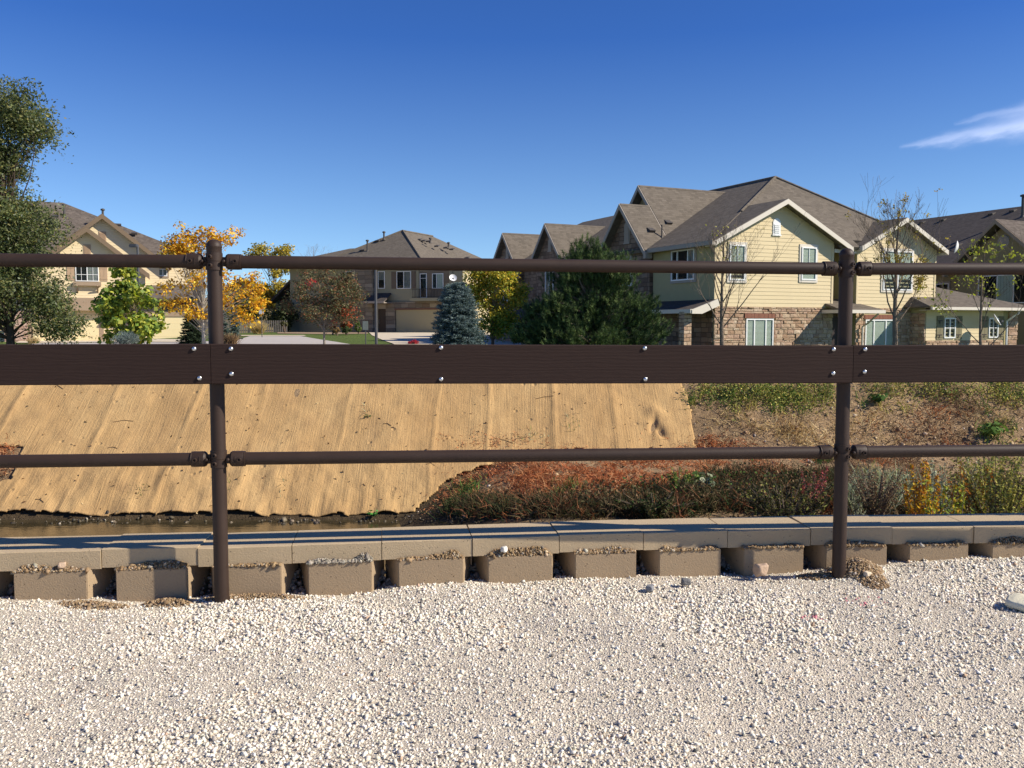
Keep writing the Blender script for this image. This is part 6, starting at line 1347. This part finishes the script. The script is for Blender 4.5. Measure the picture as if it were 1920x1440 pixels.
# bare young trees before the yellow house
bare_tree('young_tree', 'bare young tree with upswept twigs before the left corner of the yellow house', 1353, 27, 398, 0.085, 0.55, 90, [(0.50, 0.48, 0.08), (0.30, 0.20, 0.08)], [3, 2], 52, 'young trees before the yellow house', depth=4, barkm=BK_B, up=0.9, first=0.36, kids0=16, nbr=3, leaf=0.07)
bare_tree('young_tree', 'tall bare tree with thin whips and brown leaves, right of the right post', 1677, 25, 335, 0.085, 0.50, 1300, [(0.48, 0.40, 0.07), (0.34, 0.24, 0.07), (0.22, 0.18, 0.06), (0.55, 0.45, 0.08)], [3, 3, 3, 1], 57, 'young trees before the yellow house', depth=4, barkm=BK_B, up=1.0, first=0.33, kids0=18, nbr=3, leaf=0.07, lz=lambda z, r: z < 0.62 and r.random() < 0.8 or r.random() < 0.03)
bare_tree('young_tree', 'small tree with sparse hanging yellow green leaves before the low wing', 1838, 24, 432, 0.05, 0.5, 420, [(0.48, 0.50, 0.07), (0.36, 0.38, 0.06), (0.22, 0.24, 0.06)], [3, 3, 3], 63, 'young trees before the yellow house', depth=4, barkm=BK_B, up=0.8, first=0.2, kids0=9, nbr=3, leaf=0.10, hang=True, lz=lambda z, r: (z < 0.55) or r.random() < 0.3)
# shrubs
shrub('grass_clump', 'brown ornamental grass clump at the street edge right of the left post', 'ornamental grass', 430, 636, 52, 20, 14, 700, 0.02, [(0.30, 0.19, 0.09), (0.40, 0.27, 0.14), (0.18, 0.11, 0.06)], [1, 1, 1], 1, kind='grass')
shrub('grass_clump', 'pale straw coloured grass clump left of the street sign', 'ornamental grass', 484, 611, 76, 11, 13, 600, 0.035, [(0.62, 0.47, 0.22), (0.48, 0.34, 0.14), (0.30, 0.26, 0.09)], [3, 2, 1], 2, kind='grass')
shrub('grass_clump', 'straw coloured grass clump by the stone pier of the cream house', 'ornamental grass', 62, 638, 56, 14, 9, 300, 0.02, [(0.50, 0.38, 0.18), (0.42, 0.30, 0.14)], [1, 1], 3, kind='grass')
shrub('dwarf_conifer', 'low blue grey dwarf conifer under the bright green tree', 'shrub', 236, 636, 44, 26, 12, 4200, 0.05, [(0.17, 0.22, 0.20), (0.11, 0.15, 0.14), (0.23, 0.27, 0.25)], [1, 1, 1], 4, kind='needle')
shrub('topiary_shrub', 'small rounded dark shrub by the corner of the olive house', 'shrub', 534, 606, 80, 9, 6, 900, 0.12, [(0.10, 0.11, 0.05), (0.17, 0.16, 0.07)], [1, 1], 5)
shrub('red_shrub', 'pinkish red shrub beside the crabapple trunk', 'shrub', 624, 608, 72, 9, 9, 1100, 0.13, [(0.50, 0.04, 0.06), (0.40, 0.07, 0.05), (0.25, 0.10, 0.06)], [3, 2, 1], 6, 'red shrubs by the olive house')
shrub('red_shrub', 'orange red shrub nearest the grey utility sign', 'shrub', 650, 606, 72, 15, 11, 1700, 0.13, [(0.50, 0.12, 0.04), (0.34, 0.17, 0.06), (0.22, 0.15, 0.06), (0.55, 0.06, 0.03)], [3, 2, 2, 1], 7, 'red shrubs by the olive house')
shrub('green_shrub', 'low dark green shrub beneath the orange red one', 'shrub', 650, 618, 71, 12, 7, 1300, 0.10, [(0.06, 0.09, 0.03), (0.10, 0.13, 0.04)], [1, 1], 8)
shrub('green_shrub', 'mid green shrub against the stone tower of the olive house', 'shrub', 672, 612, 74, 9, 11, 1300, 0.12, [(0.09, 0.14, 0.035), (0.15, 0.19, 0.05)], [1, 1], 9)
shrub('tan_shrub', 'low orange brown shrub right of the crabapple trunk', 'shrub', 632, 620, 70, 9, 6, 800, 0.10, [(0.36, 0.22, 0.08), (0.26, 0.19, 0.07)], [1, 1], 10)
shrub('red_flower_mound', 'low mound of deep red flowers on the driveway edge', 'flowers', 775, 645, 52, 14, 7, 1500, 0.06, [(0.42, 0.03, 0.05), (0.55, 0.06, 0.08), (0.20, 0.03, 0.03)], [2, 1, 1], 11, sit=True)
shrub('dark_hedge', 'dark shaded bushes between the maple and the townhouse porch', 'shrub', 985, 630, 40, 40, 16, 3200, 0.09, [(0.04, 0.06, 0.025), (0.07, 0.09, 0.035)], [1, 1], 13)
# ------------------------------------------------------------------ weeds, grasses and litter on the far bank
G3 = np.random.default_rng(77)
def hits(px, py, y0=4.6, y1=15.5):
    """vectorised ground hits of many sight lines"""
    Ys = np.arange(y0, y1, 0.05); out = np.zeros((len(px), 3)); ok = np.zeros(len(px), bool)
    x = (px - 960) / FPX; y = -(py - 720) / FPX; dy = math.cos(PITCH) + y * math.sin(PITCH); dz = -math.sin(PITCH) + y * math.cos(PITCH)
    for i in range(0, len(px), 400):
        t = Ys[None] / dy[i:i + 400, None]; X = x[i:i + 400, None] * t; Zr = CZ + dz[i:i + 400, None] * t; Hh = h(X, np.broadcast_to(Ys, X.shape)); b = Zr <= Hh; k = b.argmax(1); a = np.arange(len(k)); ok[i:i + 400] = b.any(1)
        out[i:i + 400] = np.stack([X[a, k], Ys[k], Hh[a, k]], -1)
    return out, ok
def spots(ells, dens, g=G3):
    """points scattered over ellipses (px, py, rx, ry, weight) of the bank, given in pixels of the photograph"""
    P_ = []
    for (cx, cy, rx_, ry_, w_) in ells:
        n = int(dens * rx_ * ry_ * w_ / 100); t = g.uniform(0, 2 * PI, n); r_ = np.sqrt(g.random(n)) ; P_.append(np.stack([cx + rx_ * r_ * np.cos(t), cy + ry_ * r_ * np.sin(t)], -1))
    P_ = np.concatenate(P_); o, ok = hits(P_[:, 0], P_[:, 1]); o = o[ok]; sd = int(g.integers(1, 900)); f = fbm(o[:, 0] * 2.2, o[:, 1] * 2.2, sd, 3); return o[g.random(len(o)) < 0.30 + 0.70 * sst(f, 0.36, 0.58)]
def patch(name, ells, dens, per, hgt, width, pal, w, label_kind='stuff', spread=0.35, flat=0.0, bend=0.4, rad=0.06, jit=0.2, lift=0.0, label=None, cat=None, leaf=False, pts=None):
    g = G3; B0 = spots(ells, dens) if pts is None else pts; n = len(B0) * per; B = np.repeat(B0, per, 0) + g.normal(0, 1, (n, 3)) * np.array([rad, rad, 0]); B[:, 2] = h(B[:, 0], B[:, 1]) + lift - 0.01
    hh = np.repeat(hgt * g.uniform(0.55, 1.35, len(B0)), per) * g.uniform(0.5, 1.1, n); pc_ = np.repeat(pick(g, len(B0), pal, w, jit), per, 0) * g.uniform(0.75, 1.25, (n, 1))
    if leaf:
        B[:, 2] += hh * g.random(n); V, F = leaves(B, width, g, 0.55); c = pc_
    else:
        D = unit(np.concatenate([g.normal(0, spread, (n, 2)), np.full((n, 1), 1.0 - flat)], 1)); V, F = blades(B, D, hh, width, g, bend); c = np.repeat(pc_, 2, 0)
    o = np_mesh(name, V, F, M_WEED, None, col=c); return tag(o, label, cat, kind='stuff' if label is None else None)
RED = [(0.42, 0.15, 0.06), (0.52, 0.23, 0.10), (0.33, 0.11, 0.05), (0.58, 0.33, 0.17), (0.24, 0.10, 0.05)]; GRE = [(0.06, 0.12, 0.03), (0.10, 0.18, 0.04), (0.16, 0.24, 0.06), (0.045, 0.075, 0.025)]
OLV = [(0.28, 0.29, 0.07), (0.40, 0.37, 0.10), (0.18, 0.22, 0.06), (0.48, 0.42, 0.11)]; STR = [(0.55, 0.41, 0.19), (0.66, 0.52, 0.28), (0.42, 0.29, 0.13)]; DRK = [(0.06, 0.06, 0.028), (0.09, 0.08, 0.035), (0.12, 0.09, 0.045), (0.045, 0.055, 0.025)]
GRY = [(0.34, 0.38, 0.23), (0.44, 0.48, 0.32), (0.24, 0.28, 0.15)]; BRN = [(0.22, 0.14, 0.08), (0.30, 0.20, 0.11), (0.14, 0.09, 0.055), (0.38, 0.27, 0.16)]
patch('dry_red_weeds', [(940, 890, 80, 22, 1.0), (1060, 892, 110, 34, 1.3), (1230, 890, 130, 36, 1.3), (1390, 880, 90, 32, 1.2), (1330, 842, 90, 12, 1.0), (1080, 850, 60, 14, 0.8), (860, 915, 46, 26, 0.7), (1150, 930, 150, 20, 0.8), (930, 940, 90, 26, 1.0), (1060, 930, 120, 24, 0.9), (1260, 925, 120, 20, 0.9), (1440, 905, 70, 20, 0.7), (1500, 850, 50, 18, 0.5), (6, 872, 22, 30, 1.2)], 4.6, 24, 0.15, 0.0085, RED, [30, 26, 20, 14, 10], spread=0.9, flat=0.45, bend=0.9, rad=0.07)
patch('dry_red_weeds', [(880, 830, 60, 16, 0.5), (1000, 838, 60, 14, 0.8), (1180, 836, 90, 14, 0.5), (830, 900, 40, 40, 0.9), (800, 945, 26, 22, 0.9), (950, 855, 110, 22, 1.6), (880, 890, 50, 30, 2.0), (1000, 862, 80, 16, 2.0), (818, 935, 20, 26, 2.0)], 1.8, 10, 0.06, 0.008, RED, [30, 26, 20, 14, 10], spread=0.9, flat=0.5, bend=0.9, rad=0.06, lift=0.05)
patch('green_weeds', [(862, 940, 30, 18, 2.0), (880, 920, 22, 14, 1.8), (1040, 920, 40, 14, 0.9), (960, 950, 30, 10, 0.6), (1075, 932, 40, 16, 0.9), (1310, 925, 30, 14, 0.8), (1540, 862, 22, 8, 1.5)], 2.4, 22, 0.14, 0.012, GRE, [3, 4, 3, 2], spread=0.4, bend=0.5)
patch('dark_weeds', [(1230, 945, 130, 20, 1.3), (1420, 925, 120, 36, 1.8), (1130, 955, 110, 14, 1.2), (1530, 925, 60, 34, 1.6), (960, 958, 120, 14, 2.2), (1180, 960, 160, 10, 1.6), (1700, 945, 130, 22, 0.9), (1880, 935, 60, 30, 1.5)], 3.2, 30, 0.26, 0.011, DRK + BRN[:1] + RED[4:] + GRE[3:], [4, 4, 4, 3, 3, 3, 2], spread=0.75, bend=0.8, rad=0.10)  # this and the leafy patch: dark colours carry the shade low in the weeds
patch('dark_leafy_weeds', [(1230, 940, 110, 22, 1.2), (1430, 930, 110, 32, 1.5), (1100, 950, 90, 14, 1.0)], 2.4, 24, 0.26, 0.045, DRK + BRN[:2] + GRE[1:2] + RED[4:], [3, 3, 3, 2, 2, 1.5, 1, 2], rad=0.10, leaf=True)
patch('green_top_weeds', [(1330, 745, 50, 16, 1.2), (1420, 748, 50, 22, 1.5), (1520, 746, 48, 24, 3.0), (1480, 765, 50, 16, 1.0), (1380, 772, 30, 12, 0.8), (1760, 735, 150, 14, 1.2), (1890, 742, 50, 24, 2.2), (1800, 742, 60, 14, 1.2), (1430, 742, 110, 18, 1.2)], 4.2, 24, 0.18, 0.035, OLV + GRE[1:3], [5, 5, 3, 4, 3, 3], rad=0.08, leaf=True)
patch('green_top_weeds', [(1330, 750, 50, 16, 1.0), (1420, 752, 60, 22, 1.0), (1520, 752, 50, 24, 0.5), (1640, 765, 24, 8, 2.0), (1700, 768, 16, 6, 1.5), (1840, 775, 20, 7, 1.2), (1868, 818, 26, 9, 2.2), (1905, 800, 18, 8, 1.0)], 1.8, 20, 0.16, 0.012, GRE + OLV, [2, 3, 3, 1, 3, 2, 2, 2], spread=0.5)
patch('straw_grass', [(1500, 815, 34, 26, 1.8), (1560, 820, 40, 24, 1.2), (1620, 742, 50, 14, 1.0), (1700, 735, 60, 10, 0.8), (1440, 800, 60, 30, 0.3), (1640, 800, 60, 40, 0.5), (1860, 790, 60, 26, 0.4), (1360, 800, 50, 30, 0.25)], 1.7, 20, 0.20, 0.009, STR, [3, 3, 2], spread=0.7, flat=0.3, bend=0.8, rad=0.08)
patch('brown_weeds', [(1660, 890, 80, 46, 1.7), (1600, 870, 50, 36, 1.4), (1740, 830, 90, 30, 0.5), (1790, 765, 50, 22, 1.3), (1680, 810, 100, 40, 0.35), (1800, 810, 100, 30, 0.3), (1480, 880, 60, 30, 0.8), (1450, 780, 90, 30, 0.25), (1340, 780, 60, 26, 0.25), (1900, 770, 30, 16, 0.8), (1360, 735, 90, 10, 0.6)], 2.0, 24, 0.17, 0.009, BRN + RED[:2], [4, 4, 3, 3, 1, 1], spread=0.75, flat=0.25, bend=0.8, rad=0.09)
patch('grey_green_grass', [(1650, 935, 60, 30, 2.0), (1600, 950, 30, 18, 1.6), (1700, 945, 40, 22, 1.4), (1540, 955, 20, 10, 1.0)], 2.2, 24, 0.30, 0.011, GRY + OLV[:1], [3, 3, 3, 1], spread=0.4, bend=0.5)
patch('olive_weeds', [(1860, 905, 60, 40, 1.6), (1800, 925, 50, 34, 1.2), (1900, 860, 30, 26, 1.0), (1760, 950, 60, 14, 1.3)], 2.0, 26, 0.34, 0.04, OLV + BRN[:2] + DRK[:1], [3, 3, 3, 2, 2, 1, 2], rad=0.10, leaf=True)
patch('blanket_sprigs', [(258, 928, 20, 7, 1.0), (278, 908, 5, 4, 2), (686, 790, 6, 3, 3), (540, 925, 12, 10, 0.5), (1000, 826, 18, 12, 0.8), (1072, 800, 7, 18, 1.2), (700, 978, 10, 4, 2), (440, 925, 6, 3, 2), (1530, 968, 10, 5, 1)], 3.2, 10, 0.09, 0.008, GRE[1:3] + GRY[:1], [3, 3, 3], spread=0.6, lift=0.06)
# litter, clods and stones over the bare soil and crumbs on the blanket
pt = spots([(1450, 800, 190, 60, 1.0), (1760, 800, 190, 70, 1.0), (1150, 930, 340, 40, 0.6), (900, 965, 130, 8, 2.0), (1700, 900, 260, 60, 0.5)], 2.2); pt = pt[h(pt[:, 0], pt[:, 1]) > WATER_Z - 0.05]
C = pt + G3.normal(0, 0.03, pt.shape); C[:, 2] = h(C[:, 0], C[:, 1]) + 0.005; S = np.clip(np.exp(G3.normal(-4.05, 0.5, len(C))), 0.008, 0.04); Vs, Fs = chips(C, S, G3, 0.7)
tag(np_mesh('soil_clods', Vs, Fs, colmat('clods', 0.95, 0, 0.1), col=np.repeat(pick(G3, len(C), [(0.42, 0.29, 0.17), (0.30, 0.20, 0.12), (0.52, 0.40, 0.27), (0.66, 0.56, 0.45)], [5, 4, 3, 1]), 12, 0)), kind='stuff')
pt = spots([(x, 975 + 6 * math.sin(x), 60, 7, 1.6) for x in range(20, 900, 70)], 3.0); C = pt.copy(); C[:, 1] -= G3.uniform(0, 0.25, len(C)); C[:, 2] = np.maximum(h(C[:, 0], C[:, 1]), WATER_Z - 0.01) + G3.uniform(0, 0.03, len(C)); S = np.clip(np.exp(G3.normal(-4.0, 0.4, len(C))), 0.008, 0.05); Vs, Fs = chips(C, S, G3, 0.7)
tag(np_mesh('bank_stones', Vs, Fs, colmat('wet_clods', 0.6, 0, 0.3), col=np.repeat(pick(G3, len(C), [(0.10, 0.08, 0.05), (0.06, 0.05, 0.035), (0.20, 0.16, 0.11), (0.42, 0.36, 0.27)], [6, 5, 3, 0.5]), 12, 0)), kind='stuff')
n = 320; lx = G3.uniform(-10, 2.2, n); ly = FOOT + 2.3 * G3.random(n) ** 1.2; C = np.stack([lx, ly, blanket_z(lx, ly) + 0.012], -1); V, F = leaves(C, 0.045, G3, 0.5)
tag(np_mesh('leaf_litter', V, F, M_WEED, col=pick(G3, n, [(0.16, 0.09, 0.045), (0.28, 0.17, 0.08), (0.55, 0.42, 0.22), (0.10, 0.07, 0.04)], [4, 3, 2, 2])), kind='stuff')
n = 16; lx = G3.uniform(-9, 2.2, n); ly = FOOT + 0.1 + 2.2 * G3.random(n); V = []; mb = MB()
for i in range(n):
    a = G3.uniform(-0.8, 0.8); L = G3.uniform(0.05, 0.35); q = [(lx[i] + L * t * math.cos(a), ly[i] + L * t * math.sin(a) * 0.4 + 0.02 * math.sin(5 * t)) for t in (0, 0.5, 1)]; mb.tube([(x, y, float(blanket_z(x, y)) + 0.008) for x, y in q], 0.004, 4, caps=False)
tag(mb.build('dry_twigs', simple('twig', (0.17, 0.10, 0.05), 0.9), uv=False, normals=False), kind='stuff')
# plants that stand out on their own
def plume(name, label, cat, px, pyb, Y, hgt, n, pal_top, pal_low, width=0.22, seed=1, group=None, lean=0.12, sz=0.035):
    g = np.random.default_rng(seed); r = random.Random(seed); X = (px - 960) / FPX * Y; gz_ = float(h(X, Y)); root = empty(name, (X, Y, gz_), 0, label, cat, group); m = MB(); Bs = []; cols = []; Ds = []
    for i in range(n):
        a = r.uniform(0, 2 * PI); rr = r.random() * 0.5; H = hgt * r.uniform(0.65, 1.05); tip = Vector((math.cos(a) * width * (rr + 0.3), math.sin(a) * width * (rr + 0.3), H)); q = [Vector((math.cos(a) * 0.03, math.sin(a) * 0.03, -0.05)), tip * 0.5 + Vector((0, 0, 0.03)), tip]; m.tube([tuple(v) for v in q], [0.006, 0.005, 0.002], 4, caps=False)
        k = 90; t = g.random(k) ** 0.8; pts = np.array([tuple(q[0].lerp(q[2], x)) for x in t]) + g.normal(0, 0.022, (k, 3)) * (1.2 - t)[:, None] * 1.6; Bs.append(pts); top = (t > 0.55)[:, None]; cols.append(np.where(top, pick(g, k, pal_top, [1] * len(pal_top), 0.2), pick(g, k, pal_low, [1] * len(pal_low), 0.2)))
    m.build('stems', BK_B, root, uv=False, normals=False); B = np.concatenate(Bs); V, F = leaves(B, sz, g, 0.35, None, 0.2, 0.2); np_mesh('foliage', V, F, M_WEED, root, col=np.concatenate(cols)); return root
GOLD = [(0.62, 0.36, 0.03), (0.72, 0.48, 0.05), (0.52, 0.26, 0.03)]; LIM = [(0.28, 0.34, 0.05), (0.40, 0.42, 0.06), (0.16, 0.24, 0.05)]; ORG = [(0.58, 0.24, 0.05), (0.50, 0.30, 0.06)]
def tall(px, pyt, Y): return P(px, pyt, Y).z - float(h((px - 960) / FPX * Y, Y))
plume('goldenrod', 'tall golden yellow goldenrod behind the wall right of the right post, leftmost of its group', 'wild plant', 1738, 970, 8.0, tall(1738, 866, 8.0), 24, GOLD + ORG[:1], LIM, 0.24, 1, 'goldenrod behind the wall', sz=0.048)
plume('goldenrod', 'short lime green goldenrod low between the yellow and the orange ones', 'wild plant', 1778, 970, 7.6, tall(1778, 900, 7.6), 18, LIM[:2] + GOLD[:1], LIM, 0.22, 2, 'goldenrod behind the wall', sz=0.048)
plume('goldenrod', 'small lime tipped goldenrod closest to the wall, rightmost of its group', 'wild plant', 1812, 975, 7.3, tall(1812, 925, 7.3), 7, LIM, LIM[1:], 0.16, 3, 'goldenrod behind the wall')
plume('goldenrod', 'rusty orange plumed weed behind the goldenrods', 'wild plant', 1826, 960, 8.8, tall(1826, 872, 8.8), 22, ORG, OLV, 0.28, 4, 'goldenrod behind the wall', sz=0.048)
plume('grey_sage', 'pale grey green feathery bush above the lime goldenrod', 'wild plant', 1788, 950, 9.2, tall(1788, 862, 9.2), 26, GRY[:2], GRY, 0.40, 5)
plume('olive_bush', 'big olive brown bush at the right border of the photo behind the wall', 'wild plant', 1880, 950, 8.6, tall(1880, 850, 8.6), 44, OLV, DRK + OLV, 0.55, 6, sz=0.045)
plume('brown_bush', 'dull brown twiggy bush right of the right post behind the wall', 'wild plant', 1650, 940, 9.6, tall(1650, 868, 9.6), 44, BRN, DRK + BRN, 0.60, 7, sz=0.03)
plume('dark_bush', 'dark shaded bush behind the wall left of the right post', 'wild plant', 1480, 950, 9.3, tall(1480, 905, 9.3), 46, DRK + OLV[:1], DRK, 0.70, 8, sz=0.045)
plume('dark_bush', 'dark bushy weed behind the wall near the middle of the right span', 'wild plant', 1230, 955, 9.8, tall(1230, 928, 9.8), 40, DRK + GRE[:1], DRK, 0.60, 9, sz=0.045)
plume('leaning_weed', 'green feathery weed leaning over the red weeds, lower centre right', 'wild plant', 1275, 930, 10.6, tall(1285, 880, 10.6), 12, GRE[1:3] + OLV[:1], GRE, 0.30, 10)
plume('pink_weed', 'small weed with pink red leaves just left of the right post', 'wild plant', 1530, 930, 9.7, tall(1530, 880, 9.7), 9, [(0.45, 0.10, 0.12), (0.38, 0.12, 0.09)], BRN, 0.22, 11)
def rosette(label, px, py, n, size, pal, seed):
    g = np.random.default_rng(seed); q, _ = hits(np.array([px], float), np.array([py], float)); q = q[0]; root = empty('leafy_weed', tuple(q), 0, label, 'wild plant', 'leafy green weeds on the bank'); a = g.uniform(0, 2 * PI, n); D = unit(np.stack([np.cos(a), np.sin(a), g.uniform(0.3, 1.4, n)], -1)); B = D * g.uniform(0.0, size * 0.9, (n, 1)); V, F = leaves(B + np.array([0, 0, 0.06]), size * 0.42, g, 0.7, D); np_mesh('leaves', V, F, M_WEED, root, col=pick(g, n, pal, [1] * len(pal), 0.15))
rosette('bright green broadleaf weed low in the dark weeds, centre right', 1322, 925, 70, 0.26, GRE[1:3] + GRY[:1], 1)
rosette('bright green broadleaf weed on bare soil near the right border', 1862, 824, 80, 0.24, GRE[1:3], 2)
rosette('dark green weed clump on the soil just right of the right post top', 1646, 762, 70, 0.20, GRE[:2], 3)
rosette('small green weed at the water edge under the blanket', 700, 979, 30, 0.11, [(0.08, 0.26, 0.05), (0.10, 0.30, 0.07)], 4)
rosette('tiny green sprout in the middle of the blanket', 686, 790, 18, 0.08, GRE[:2], 5)
